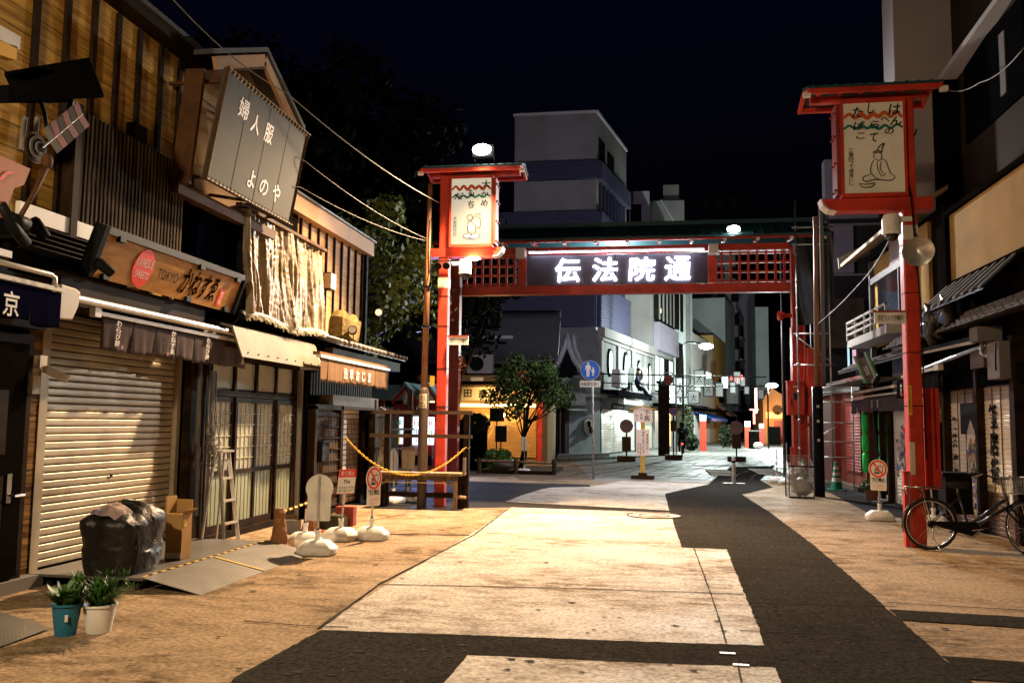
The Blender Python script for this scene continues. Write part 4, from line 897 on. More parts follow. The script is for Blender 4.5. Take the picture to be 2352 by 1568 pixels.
# log ornament on the roof
t = thing('log_ornament', 'rugged piece of mossy log standing on the tiled roof', 'log', (-5.6, 14.6, 3.1))
P = [(0, .0), (.05, .38), (.18, .5), (.3, .42), (.62, .34), (.84, .5), (.87, .44), (.84, .25), (1.1, .42), (1.14, .38), (1.0, 0), (.7, -.16), (.3, -.1)]
def logf(P):
    mb = MB(); c = Vector((0, .55, .2)); lay = []
    for q, sc_ in ((0, .7), (.08, .95), (.2, 1.), (.3, .9), (.36, .6)):
        lay.append([Vector((-5.75+q, 14.55+(a-.55)*sc_+.55+rdk.uniform(-.015, .015), 3.13+(b-.2)*sc_+.2+rdk.uniform(-.015, .015))) for a, b in P])
    n = len(P); vs = [p for l in lay for p in l]; fs = [(i*n+j, i*n+(j+1) % n, (i+1)*n+(j+1) % n, (i+1)*n+j) for i in range(4) for j in range(n)]
    fs += [tuple(range(n))[::-1], tuple(range(4*n, 5*n))]; return mb.add(vs, fs)
logf(P).build('trunk', mat('mossy_bark', (.25, .16, .06), .85, .5, 7, .9, 14, c2=(.06, .05, .02)), t)
for (x, y, z), d_, lb in (((-5.3, 14.75, 3.25), (.2, -1, .2), 'small white spotlight at the left of the log ornament'), ((-5.3, 16.2, 3.75), (.2, -1, .1), 'round black spotlight above the right end of the log ornament')):
    t = thing('roof_spotlight', lb, 'spotlight', (x, y, z)); MB().lathe([(.05, .1), (.08, 0), (.085, -.04), (.07, -.045)][::-1], (x, y, z), 18, 0, -Vector(d_)).build('head', K['black'], t, smooth=True)
    MB().lathe([(.065, 0), (.065, .01)], Vector((x, y, z))+Vector(d_)*.05, 18, 0, d_).build('lens', K['white'], t); MB().tube([(x, y, z), (x, y+.05, z-.15), (x-.3, y+.1, 3.1)], .012, 5).build('arm', K['black'], t)
# ------------------------------------------------------------------ THINGS STANDING IN FRONT OF THE LEFT ROW
def xf(mb, o, xd, tilt=None):
    """local (along, outward, up) to world"""
    o = Vector(o); xd = Vector(xd).normalized(); n = xd.cross(Z_)
    mb.v = [tuple(o+xd*a+n*c+Z_*b) for a, c, b in mb.v]; return mb
# deck and ramps of checker plate
def checker(mb, o, u, v, lu, lv, step=.05):
    u, v = Vector(u).normalized(), Vector(v).normalized(); n = u.cross(v)
    nu, nv = int(lu/step), int(lv/step)
    for i in range(nu):
        for j in range(nv):
            c = Vector(o)+u*(i+.5)*step+v*(j+.5)*step+n*.0015; a = u if (i+j) % 2 else v; b = v if (i+j) % 2 else u
            mb.add([c-a*.018, c+b*.005, c+a*.018, c-b*.005], [(0, 1, 2, 3)])
t = thing('metal_deck', 'dark checker plate deck in front of the beige shutter', 'platform', (-5.5, 9.2, 0))
MB().box(-6.12, -4.86, 7.85, 10.6, .1, .125).build('plate', K['chk'], t)
mb = MB(); checker(mb, (-6.1, 7.87, .127), X_, Y_, 1.22, 2.7, .06); mb.build('tread_pattern', K['steel'], t)
mb = MB()
for x, y in ((-4.95, 7.95), (-5.9, 7.95), (-4.95, 9.2), (-4.95, 10.5)): mb.box(x-.03, x+.03, y-.03, y+.03, 0, .1)
mb.build('foot', K['black'], t)
t = thing('metal_ramp', 'grey checker plate ramp with yellow dashes along its upper edge', 'ramp', (-4.5, 9, 0))
for y0, y1 in ((7.85, 9.18), (9.2, 10.62)):
    o, u, v = Vector((-4.85, y0, .13)), Vector((.62, -.03, -.128)), Y_
    MB().prism([o, o+u, o+u+v*(y1-y0), o+v*(y1-y0)], (0, 0, -.006)).build('plate', K['chk'], t)
    mb = MB(); checker(mb, o+Z_*.001, u, v, u.length, y1-y0, .042); mb.build('tread_pattern', K['steel'], t)
mb = MB()
for k in range(17): mb.box(-4.9, -4.865, 7.9+k*.16, 7.98+k*.16, .128, .131)
mb.beam((-4.83, 9.19, .135), (-4.25, 9.19, .012), .03, .003)
mb.build('yellow_dash', K['yellow'], t)
mb = MB()
for k in range(17): mb.box(-4.9, -4.865, 7.98+k*.16, 8.06+k*.16, .128, .131)
mb.build('black_dash', K['ink'], t)
t = thing('corner_plate', 'grey checker plate at the lower left corner', 'metal plate', (-5, 5.8, 0))
P = [GZ(-60, 1400, .06), GZ(0, 1403, .06), GZ(118, 1440, .02), GZ(0, 1485, .01), GZ(-80, 1500, .01)]
MB().poly(P[::-1]).build('plate', K['chk'], t)
mb = MB(); checker(mb, P[3]+Z_*.004, (P[2]-P[3]), (P[1]-P[3]), .3, .34, .042); mb.build('tread_pattern', K['steel'], t)
# rubbish bag, cardboard box
t = thing('black_bag', 'big slumped black sheet bag heaped in front of the beige shutter', 'bag', (-5.3, 8.45, .13))
def bag(u_, v_):
    a = u_*6.2832; e = .55+.45*math.sin(min(v_, .5)*3.1416)
    sq = (abs(math.cos(a))**3.2+abs(math.sin(a))**3.2)**(-1/3.2)
    z = .13+.47*min(v_/.8, 1.); r = sq*(.9+.12*min(v_/.7, 1)) if v_ < .8 else sq*1.02*(1-v_)/.2
    if v_ >= .8: z += .05*math.sin((1-v_)/.2*1.57+1.57)+.04
    x, y = .36*r*math.cos(a), .4*r*math.sin(a)
    f = nz_.noise(Vector((math.cos(a)*2, math.sin(a)*2, v_*3)))*.07+nz_.noise(Vector((math.cos(a)*5, math.sin(a)*5, v_*8)))*.03
    return (-5.3+x*.86*(1+f*1.3), 8.2+y*.95*(1+f*1.3), z+f*.7*min(1, v_*3)+(.1*(1-((1-v_)/.2)**2)+.04*math.sin(a) if v_ >= .8 else 0))
mb = MB().sheet(bag, 48, 30)
mb.build('body', mat('bag_black', (.012, .011, .011), .45, .3, 4, 1., 11, spec=.4), t, smooth='all')
def rag(c, s, sd, zz):
    return lambda u_, v_: (c[0]+s[0]*(u_-.5), c[1]+s[1]*(v_-.5), zz+.1*nz_.noise(Vector((u_*3, v_*3, sd)))-.22*((u_-.5)**2+(v_-.5)**2)*1.6)
MB().sheet(rag((-5.32, 8.02), (.34, .3), 3, .8), 14, 14).build('rag', mat('printed_rag', (.5, .36, .28), .8, .5, 5, .2, c2=(.08, .09, .16)), t, smooth='all')
MB().sheet(rag((-5.25, 8.36), (.36, .26), 8, .76), 14, 14).build('liner', mat('dark_liner', (.09, .07, .08), .35, .4, 6, .4), t, smooth='all')
mb = MB().tube([(-5.04, 7.98, .14), (-5.0, 7.98, .4), (-5.04, 7.98, .6)], .012, 5); mb.build('seam', K['ink'], t)
MB().ball((-4.97, 8.2, .42), .025).build('grommet', K['chrome'], t)
t = thing('cardboard_box', 'tall brown cardboard box open behind the black bag', 'cardboard box', (-5.25, 9.0, .13))
cb = mat('cardboard', (.42, .25, .1), .85, .08, 3, .05)
MB().box(-5.27, -5.08, 8.92, 9.12, .13, .62).build('body', cb, t); MB().box(-5.29, -5.27, 8.92, 9.12, .62, .8).prism([(-5.08, 9.12, .62), (-5.08, 8.92, .62), (-5.03, 8.9, .66), (-5.03, 9.14, .66)], (0, 0, .01)).box(-5.27, -5.08, 9.12, 9.13, .62, .76).build('flap', cb, t)
MB().box(-5.079, -5.076, 8.94, 9.0, .48, .56).build('yellow_label', K['yellow'], t); MB().box(-5.27, -5.08, 8.915, 8.92, .14, .2).build('tape', K['white'], t)
# pots with plants
def blades(mb, c, n, L, w, spread, rd, droop=.5, broad=False):
    for k in range(n):
        a = rd.uniform(0, 6.28); l = L*rd.uniform(.5, 1.1); s = rd.uniform(.2, 1)*spread; r0_ = rd.uniform(0, .06)
        d = Vector((math.cos(a), math.sin(a), 0)); p0 = Vector(c)+d*r0_; sd = Vector((-d.y, d.x, 0)); P = []
        for q in range(5):
            t_ = q/4; P.append(p0+d*(s*l*t_)+Z_*(l*t_-droop*l*t_*t_*s)+Vector((rd.uniform(-.006, .006), rd.uniform(-.006, .006), 0)))
        wd = [w*.6, w, w*.9, w*.5, .001] if not broad else [w*.2, w*.9, w*1.2, w*.8, .002]
        vs = [p+sd*wd[i]*.5 for i, p in enumerate(P)]+[p-sd*wd[i]*.5 for i, p in enumerate(P)]
        mb.add(vs, [(i, i+1, 6+i, 5+i) for i in range(4)])
leafg = mat('leaf_green', (.07, .19, .03), .5, .35, 20, 0); leafd = mat('leaf_deep', (.05, .15, .025), .5, .35, 20, 0)
soil = mat('soil', (.05, .035, .02), .95, .4, 12, .4)
def pot(c, r0_, r1, h, m, label, plant, rd):
    t = thing('potted_plant', label, 'potted plant', c)
    MB().lathe([(r0_, 0), (r1, h), (r1+.008, h), (r1+.012, h-.0), (r1+.012, h+.015), (r1-.005, h+.015), (r1-.02, h-.02)], c, 28).build('pot', m, t, smooth=True)
    MB().lathe([(r1-.01, 0), (r1-.01, .005)], Vector(c)+Z_*(h-.02), 20).build('soil', soil, t)
    plant(t, Vector(c)+Z_*(h-.01), rd); return t
def pl1(t, c, rd):
    mb = MB(); blades(mb, c, 60, .24, .06, .95, rd, .6, True); mb.build('leaves', leafg, t, smooth='all')
def pl2(t, c, rd):
    mb = MB(); blades(mb, c, 190, .32, .022, 1.0, rd, .7)
    for k in range(5):
        a = rd.uniform(0, 6.28); P = [c, c+Vector((.07*math.cos(a), .07*math.sin(a), .15)), c+Vector((.17*math.cos(a), .17*math.sin(a), .22)), c+Vector((.24*math.cos(a), .24*math.sin(a), .12))]
        mb.tube(P, .004, 5)
        for p in P[1:]: blades(mb, p, 8, .09, .015, .9, rd)
    mb.build('leaves', leafd, t, smooth='all')
p1 = pot(GZ(150, 1457), .075, .105, .225, mat('blue_plastic', (.02, .16, .27), .5, .12, 6, .05, dirt=.3, dscale=9), 'blue plastic pot with broad green leaves on the pavement', pl1, random.Random(3))
c = p1.location; MB().box(c.x+.055, c.x+.08, c.y-.095, c.y-.088, .12, .17).build('price_tag', K['white'], p1)
pot(GZ(226, 1450), .09, .12, .2, K['plastic'], 'white plastic pot with narrow trailing green leaves on the pavement', pl2, random.Random(5))
# wrapped cones with striped bar
def cone(c, h, r, label, body, base, stripes=None, wrap=False):
    t = thing('traffic_cone', label, 'traffic cone', c); c = Vector(c)
    MB().lathe([(r*1.35, 0), (r*1.35, .025), (r*1.2, .03)], c, 32, sq=(1, 1, 6)).build('base', base, t)
    prof = [(r, .03), (r*.88, .1)]
    if wrap:
        mb = MB(); rd_ = random.Random(6); n = 16; vs = []; L = 9
        for i in range(L+1):
            z = .03+(h-.03)*i/L; rr = r*.95*(1-.62*i/L)+(.02 if i == L-1 else 0)
            for k in range(n): a = 6.2832*k/n; q = rr*(1+rd_.uniform(-.08, .1)); vs.append(c+Vector((q*math.cos(a), q*math.sin(a), z)))
        mb.add(vs, [(i*n+k, i*n+(k+1) % n, (i+1)*n+(k+1) % n, (i+1)*n+k) for i in range(L) for k in range(n)]+[tuple(range(L*n, L*n+n))])
        mb.build('body', body, t); MB().lathe([(r*.44, h-.07), (r*.45, h-.06)], c, 16).build('tie', K['black'], t)
    else:
        MB().lathe([(r*.92, .03), (r*.24, h), (r*.18, h+.01)], c, 24).build('body', body, t, smooth=True)
    if stripes:
        for z0, z1 in stripes:
            f = lambda z: r*.92+(r*.24-r*.92)*(z-.03)/(h-.03)+.002
            MB().lathe([(f(z0), z0), (f(z1), z1)], c, 24).build('stripe', K['white'], t, smooth=True)
    return t
K['oldcone'] = mat('faded_cone', (.36, .17, .06), .6, .35, 9, .5, 15, dirt=.7, dscale=8)
cone(GZ(640, 1263), .53, .13, 'wrapped faded orange cone beside the checker plate ramp', K['oldcone'], K['dullred'], wrap=True)
cone(GZ(712, 1222), .5, .13, 'wrapped faded orange cone half hidden behind the blank round sign', K['oldcone'], K['dullred'], wrap=True)
a, b = GZ(640, 1263)+Z_*.47, GZ(712, 1222)+Z_*.45
t = thing('striped_bar', 'yellow and black striped bar linking two wrapped cones', 'barrier bar', a)
for k in range(12): MB().tube([a+(b-a)*k/12, a+(b-a)*(k+1)/12], .017, 10).build('stripe', K['yellow'] if k % 2 else K['ink'], t)
# water filled sign stands
def stand(c, label, rz=0., kind='blank', tilt=0., dirty=False, h=1.0, sc_=1., bz=None):
    t = thing('sign_stand', label, 'sign stand', c); c = Vector(c); m = K['plastic']; bz = rz if bz is None else bz
    ref = Vector((math.cos(bz), math.sin(bz), 0)); L = [(.2, 0), (.97, .0), (1.02, .015), (1.03, .075), (1.0, .09), (.66, .162), (.58, .17), (.15, .174)]
    MB().lathe([(a_, b_*sc_) for a_, b_ in L], c, 16, sq=(.235*sc_, .18*sc_, 5.), ref=ref).build('water_base', m, t, bevel=.022, smooth='all')
    bs = t.children[0]; MB().lathe([(.035, .16), (.03, .25), (.038, .25), (.038, .3), (.022, .3)], c, 16).build('neck', m, bs, smooth=True); MB().lathe([(.023, .295), (.023, .315)], c, 12).build('collar', K['black'], bs)
    xd = Vector((math.cos(rz), math.sin(rz), 0)); nn = xd.cross(Z_); up = (Z_+nn*0+xd*tilt).normalized()
    p0 = c+Z_*.2; p1 = p0+up*(h-.22)
    MB().tube([p0, p1], .0145, 12).build('pole', K['alu'], t)
    o = p0+up*(h-.2)
    if kind == 'blank':
        pts = [(.175*math.sin(R_(q)), -.175+.175*math.cos(R_(q))) for q in range(-122, 123, 8)]+[(.148, -.3), (.148, -.56), (.135, -.575), (-.135, -.575), (-.148, -.56), (-.148, -.3)]
        inplate(pts, o-nn*.02, xd, up, .004, m, t, 'plate')
    if kind == 'nofood':
        pts = [(.17*math.sin(R_(q)), -.17+.17*math.cos(R_(q))) for q in range(-122, 123, 8)]+[(.145, -.3), (.145, -.54), (.13, -.555), (-.13, -.555), (-.145, -.54), (-.145, -.3)]
        pl = inplate(pts, o+nn*.018, xd, up, .004, m, t, 'plate'); q = o+nn*.0235
        sg = mat('sign_red', (.72, .03, .02), .5, .03) if 'sign_red' not in bpy.data.materials else bpy.data.materials['sign_red']
        mb = MB(); n = 36; vs = []
        for r in (.155, .122):
            for k in range(n): a_ = 6.2832*k/n; vs.append(q+xd*r*math.cos(a_)+up*(-.17+r*math.sin(a_)))
        mb.add(vs, [(k, (k+1) % n, n+(k+1) % n, n+k) for k in range(n)]); 
        a1, a2 = R_(128), R_(-52); mb.beam(q+xd*.13*math.cos(a1)+up*(-.17+.13*math.sin(a1))+nn*.003, q+xd*.13*math.cos(a2)+up*(-.17+.13*math.sin(a2))+nn*.003, .03, .001, nn)
        mb.build('prohibition_ring', sg, pl)
        mb = MB()
        def rc(a0, b0, a1_, b1): mb.add([q+xd*a0+up*b0+nn*.001, q+xd*a1_+up*b0+nn*.001, q+xd*a1_+up*b1+nn*.001, q+xd*a0+up*b1+nn*.001], [(0, 1, 2, 3)])
        rc(.0, -.13, .085, -.12); rc(.0, -.17, .01, -.12); rc(.075, -.24, .085, -.12); rc(.04, -.12, .046, -.075)
        rc(-.07, -.26, .03, -.235); rc(-.07, -.225, .03, -.215); rc(-.075, -.205, .035, -.195); rc(-.06, -.185, .02, -.165)
        mb.build('burger_and_cup', K['ink'], pl)
        text('飲食禁止', q+xd*-.12+up*-.41, xd, up, .24, .085, K['ink'], pl, bold=.02)
        text('食べ歩き禁止', q+xd*-.09+up*-.48, xd, up, .18, .025, sg, pl); text('No eating while walking', q+xd*-.09+up*-.52, xd, up, .18, .02, sg, pl)
    if kind == 'notice':
        sg = bpy.data.materials.get('sign_red') or mat('sign_red', (.72, .03, .02), .5, .03)
        pl = inplate([(-.14, -.34), (.14, -.34), (.14, 0), (-.14, 0)], o+nn*.018, xd, up, .004, m, t, 'plate'); q = o+nn*.023
        hd = inplate([(-.14, -.11), (.14, -.11), (.14, 0), (-.14, 0)], q, xd, up, .001, sg, pl, 'red_header')
        inplate([(-.14, -.34), (.14, -.34), (.14, -.335), (-.14, -.335)], q, xd, up, .001, sg, pl, 'red_edge')
        text('飲食禁止', q+xd*-.11+up*-.09+nn*.002, xd, up, .22, .07, K['white'], hd, bold=.015)
        text('No Food or Drinks', q+xd*-.12+up*-.265, xd, up, .24, .03, K['ink'], pl, thick=.003); text('음식물 금지', q+xd*-.12+up*-.31, xd, up, .22, .028, K['ink'], pl, thick=.003)
        text('!!x', q+xd*-.05+up*-.2, xd, up, .11, .06, K['ink'], pl, thick=.003, bold=.02)
    if kind == 'plain':
        inplate([(-.14, -.45), (.14, -.45), (.14, 0), (-.14, 0)], o-nn*.02, xd, up, .004, mat('board_tan', (.6, .5, .34), .7, .1) if 'board_tan' not in bpy.data.materials else bpy.data.materials['board_tan'], t, 'plate')
    if kind == 'oval':
        inplate([(.17*math.sin(R_(q_)), -.3+.3*math.cos(R_(q_))) for q_ in range(0, 360, 12)], o-nn*.02, xd, up, .004, K['alu'], t, 'plate')
    return t
stand(GZ(728, 1272), 'blank round-topped sign seen from its back beside the ramp', R_(4), 'blank', 0, h=.98)
stand(GZ(782, 1240), 'red-headed notice leaning on its stand behind the blank sign', R_(52), 'notice', .1, h=.98, bz=R_(-12))
stand(GZ(853, 1238), 'round no eating sign on the stand nearest the yellow chain', R_(68), 'nofood', 0, h=1.02, bz=R_(5))
stand(GZ(2021, 1194), 'round no eating sign on a stand by the right row of shops', R_(-35), 'nofood', 0, h=1.08, bz=R_(-5))
t = stand(GZ(700, 1252), 'empty white sign base tucked behind the blank round sign', R_(10), 'none', 0, h=.5)
stand(GZ(903, 1155), 'stand with a tall grey oval board behind the rough bench', R_(70), 'oval', 0, h=1.1)
stand(GZ(935, 1150), 'stand with a plain tan square board behind the rough bench', R_(5), 'plain', 0, h=1.1)
stand(GZ(1204, 1088), 'white stand with a slim grey board beside the small tree', R_(60), 'plain', 0, h=1.2)
stand(GZ(1785, 1108), 'white stand with bare pole left of the wire cage', 0, 'none', 0, h=1.0)
stand(GZ(1808, 1111), 'white base half hidden between gate post and wire cage', 0, 'none', 0, h=1.2)
# grey block and loose things by the cones
tag(MB().obox(GZ(668, 1225)+Z_*.1, .28, .04, .2, Matrix.Rotation(.3, 3, 'Z')).build('slab', K['wallgrey'], bevel=.004), 'grey concrete slab leaning beside the lattice screen', 'slab')
tag(MB().box(-5.25, -4.75, 12.9, 13.25, 0, .16).box(-5.22, -4.78, 12.93, 13.22, .16, .2).build('planter_tray', mat('mossy_tray', (.06, .06, .04), .8, .3, 6, .3)), 'dark mossy tray on the ground behind the blank sign', 'tray')
tag(MB().box(-5.0, -4.7, 13.35, 13.5, 0, .3).build('plank_end', K['dullred']), 'short red-brown plank standing behind the mossy tray', 'plank')
# stepladder
t = thing('stepladder', 'folded aluminium stepladder leaning by the sliding glass doors', 'stepladder', (-5.7, 11.2, 0))
for s_, (fx, tx) in (('rail', (-5.48, -5.62)), ('rail', (-5.3, -5.5))):
    pass
A0, A1, B0, B1 = Vector((-5.52, 10.75, .0)), Vector((-5.7, 10.85, 1.22)), Vector((-5.52, 11.15, 0)), Vector((-5.7, 11.1, 1.22))
for a, b in ((A0, A1), (B0, B1)): MB().beam(a, b, .02, .05).build('front_rail', K['alu'], t)
for a, b in ((A0-X_*.33, A1-X_*.05), (B0-X_*.33, B1-X_*.05)): MB().beam(a, b, .02, .03).build('rear_rail', K['steel'], t)
for k in range(1, 4): f = k/4.2; MB().beam(A0+(A1-A0)*f, B0+(B1-B0)*f, .06, .025).build('tread', K['alu'], t)
MB().obox((A1+B1)/2+Z_*.01, .14, .32, .025).build('top_cap', K['alu'], t)
mb = MB(); rdc = random.Random(12)
for k in range(16):
    x0, y0 = -5.83+rdc.uniform(-.03, .03), 10.8+rdc.uniform(-.06, .12); P = [Vector((x0, y0, 2.3)), Vector((x0, y0+.03, 1.75))]
    for q in range(7): P.append(Vector((x0+rdc.uniform(-.02, .08), y0+rdc.uniform(-.12, .14), 1.5-rdc.uniform(0, .55))))
    mb.tube([P[0], P[1]]+sorted(P[2:], key=lambda p: -p.z), .006, 4)
tag(mb.build('cable_tangle', mat('cable_grey', (.16, .14, .12), .6, .4, 9, 0), smooth='all'), 'tangle of hanging cables beside the stepladder', 'cables')
# bench table with rough frames
t = thing('rough_bench', 'long weathered timber bench table with dark rails behind it', 'bench', (-4.4, 16.4, 0))
K['bench'] = planks('bench_top_wood', (.42, .3, .18), (.2, .13, .08), 'y', 5., 8., .6, 0.)
MB().box(-5.35, -3.6, 16.15, 16.65, .64, .69).build('table_top', K['bench'], t); MB().box(-5.3, -3.66, 16.17, 16.2, .55, .64).build('apron', K['greywood'], t)
for x in (-5.25, -3.72):
    MB().box(x-.035, x+.035, 16.2, 16.27, 0, .64).build('leg', K['bench'], t); MB().box(x-.05, x+.05, 16.55, 16.65, 0, .64).build('leg', K['darkwood'], t)
for x, s_ in ((-5.2, 1), (-3.78, -1)): MB().beam((x, 16.25, .45), (x+s_*.3, 16.25, .62), .03, .04).build('brace', K['bench'], t)
MB().box(-5.25, -3.7, 16.56, 16.6, .2, .3).build('stretcher', K['darkwood'], t)
mb = MB().tube([(-5.2, 16.3, .5), (-3.75, 16.3, .5)], .012, 6).build('metal_rail', K['steel'], t)
for x in (-5.22, -3.62): MB().box(x-.055, x+.055, 16.66, 16.76, 0, 1.86).build('frame_post', K['darkwood'], t)
MB().box(-3.6, -3.56, 16.3, 16.42, .66, .98).build('end_board', K['bench'], t)
for z in (1.8, 1.34): MB().box(-5.55, -3.5, 16.6, 16.66, z, z+.07).build('cross_rail', mat('rail_wood', (.09, .055, .035), .7, .3, 8, .3) if 'rail_wood' not in bpy.data.materials else bpy.data.materials['rail_wood'], t)
mb = MB().tube([(-3.66, 16.2, .26), (-3.5, 16.2, .24)], .03, 8); mb.build('peg', K['bench'], t)
# yellow chain
t = thing('yellow_chain', 'yellow plastic chain sagging from the lattice screen to the bench frame', 'chain', (-4.6, 15.6, 1))
a, b = Vector((-5.62, 15.45, 1.33)), Vector((-3.62, 16.62, 1.17)); n = 62; link = []
for k in range(n+1):
    f = k/n; p = a+(b-a)*f; p.z -= .62*4*f*(1-f)*(1-.15*(f-.5)); link.append(p)
link = []
for k in range(n+1):
    f = k/n; p = a+(b-a)*f; p.z -= .6*4*f*(1-f); link.append(p)
mb = MB()
for k in range(n):
    p, q = link[k], link[k+1]; d = (q-p).normalized(); sd = d.cross(Z_).normalized() if k % 2 else d.cross(d.cross(Z_)).normalized(); c = (p+q)/2; l = (q-p).length*.72
    mb.tube([c+d*l*math.cos(w_)+sd*.016*math.sin(w_) for w_ in [6.2832*i/8 for i in range(9)]], .0065, 5)
mb.build('links', K['yellow'], t, smooth='all')
MB().tube([b, b+Vector((.08, 0, -.02)), b+Vector((.1, 0, .02))], .006, 5).build('tie', K['steel'], t)
# old board door, bamboo fence, leaning timbers
t = thing('board_fence', 'weathered vertical board door beside the slatted shutter', 'fence', (-5.75, 18, 0))
rdf = random.Random(7)
for k in range(6):
    y = 17.5+k*.17; MB().box(-5.8, -5.76, y, y+.155, .15+rdf.uniform(0, .08), 1.95-rdf.uniform(0, .06)).build('board', K['greywood'], t)
for z in (.6, 1.1, 1.75): MB().box(-5.76, -5.72, 17.45, 18.55, z, z+.09).build('rail', K['greywood'], t)
MB().box(-5.84, -5.7, 17.38, 17.48, 0, 2.1).build('post', K['darkwood'], t)
t = thing('bamboo_fence', 'brushwood fence of thin split bamboo behind the rough bench', 'fence', (-6.0, 19.5, 0))
mb = MB()
for k in range(34):
    y = 18.7+k*.07; mb.tube([(-5.95-.01*k+rdf.uniform(-.02, .02), y, .1), (-5.95-.01*k+rdf.uniform(-.02, .02), y+rdf.uniform(-.05, .05), 1.9+rdf.uniform(-.08, .12))], .016, 5)
mb.build('bamboo_canes', mat('bamboo_pale', (.25, .2, .14), .7, .4, 12, .2), t)
for z in (.5, 1.0, 1.45, 1.85): MB().box(-5.96, -5.9, 18.65, 21.1, z, z+.045).build('rail', K['greywood'], t)
MB().box(-6.05, -5.93, 20.9, 21.05, 0, 2.45).box(-6.0, -5.9, 18.55, 18.68, 0, 2.0).build('post', K['greywood'], t)
for k, (p, q, lb) in enumerate((((-5.5, 16.9, 0.3), (-5.55, 17.6, 1.5), 'weathered plank leaning against the board door, nearest the bench'), ((-5.35, 17.0, 0.1), (-5.6, 17.8, 1.15), 'short pale plank leaning beside the longer one'))):
    tag(MB().beam(p, q, .1, .03).build('leaning_plank', [K['greywood'], K['bench']][k]), lb, 'plank')
tag(MB().box(-5.7, -5.45, 16.95, 17.4, .02, .28).box(-5.65, -5.5, 17.5, 17.9, .02, .2).build('stone_block', K['wallgrey'], bevel=.02), 'rough grey stone blocks at the foot of the board door', 'stones')
tag(MB().tube([(-5.6, 17.35, 1.95), (-5.5, 17.4, 1.9), (-5.48, 17.4, 1.6), (-5.49, 17.41, 1.2)], .012, 5).build('white_rope', K['white'], smooth='all'), 'white rope hanging on the weathered board door', 'rope')
# utility pole in front of the left lantern
t = thing('utility_pole', 'slim brown steel pole left of the lit lantern post', 'pole', (-4.47, 16.6, 0))
pb = mat('brown_pole', (.26, .12, .055), .5, .15, 4, .05, dirt=.4)
MB().lathe([(.095, 0), (.095, 2.2), (.08, 2.3), (.065, 2.32)], (-4.47, 16.6, 0), 24).build('lower_shaft', mat('dark_pole', (.07, .045, .03), .55, .2, 5, .1), t, smooth=True)
MB().tube([(-4.47, 16.6, 2.25), (-4.45, 16.6, 4.4), (-4.43, 16.6, 6.4)], [.064, .055, .045], 16).build('upper_shaft', pb, t, smooth='all')
MB().lathe([(.09, 0), (.09, .04)], (-4.46, 16.6, 3.5), 16).lathe([(.085, 0), (.085, .03)], (-4.45, 16.6, 4.3), 16).build('clamp', K['black'], t)
pl = MB().sheet(lambda u_, v_: (-4.47+.098*math.sin((u_-.5)*1.9), 16.6-.098*math.cos((u_-.5)*1.9), 1.92+.28*v_), 8, 1).build('number_plate', K['cream'], t)
text('浅草公会', (-4.53, 16.497, 2.06), X_, Z_, .12, .1, K['ink'], pl, thick=.003); text('09-', (-4.54, 16.497, 1.985), X_, Z_, .12, .055, K['ink'], pl, thick=.003, bold=.01); text('7994', (-4.53, 16.497, 1.925), X_, Z_, .12, .05, K['ink'], pl, thick=.003, bold=.01)
MB().box(-4.36, -4.28, 16.62, 16.66, 2.35, 2.55).build('yellow_tag', K['yellow'], t)
mb = MB().tube([(-4.38, 16.55, 5.7), (-4.37, 16.53, 5.2), (-4.39, 16.55, 4.6), (-4.36, 16.5, 4.5), (-4.4, 16.52, 4.2)], .012, 5).build('cable', K['black'], t, smooth='all')
# vending machines under small gabled roofs
t = thing('machine_shelter', 'red timber shelter with two blue-grey gables over the vending machines', 'shelter', (-7.6, 27.3, 0))
SX = [(-8.3, -6.75), (-6.7, -5.6)]
K['bluegrey'] = mat('bluegrey_roof', (.16, .3, .33), .5, .1, 4, .05)
for x0, x1 in ((-8.07, -7.24), (-7.24, -6.62)):
    xm = (x0+x1)/2-.0
    for a, b in (((x0, 2.35), (xm, 2.78)), ((xm, 2.78), (x1, 2.35))):
        MB().prism([(a[0], 26.1, a[1]), (b[0], 26.1, b[1]), (b[0], 26.1, b[1]+.1), (a[0], 26.1, a[1]+.1)], (0, 2.4, 0)).build('roof', K['bluegrey'], t)
        MB().prism([(a[0], 26.2, a[1]-.17), (b[0], 26.2, b[1]-.17), (b[0], 26.2, b[1]-.03), (a[0], 26.2, a[1]-.03)], (0, .08, 0)).build('gable_board', K['red'], t)
    MB().box(xm-.05, xm+.05, 26.2, 26.28, 2.2, 2.65).build('king_post', K['white'], t)
    MB().box(x0+.04, x1-.04, 26.24, 26.3, 1.96, 2.2).build('header', K['dullred'], t)
MB().box(-8.35, -6.62, 28.3, 28.4, 0, 2.3).build('back_wall', K['dullred'], t)
for x in (-8.42, -7.64, -6.66): MB().box(x-.06, x+.06, 26.25, 26.4, 0, 2.3).build('post', K['dullred'], t)
MB().prism([(-10.6, 26.1, 2.35), (-8.07, 26.1, 2.35), (-8.07, 26.1, 2.45), (-7.68, 26.1, 2.79), (-10.6, 26.1, 2.79)], (0, 2.4, 0)).build('side_roof', K['bluegrey'], t)
rdv = random.Random(21)
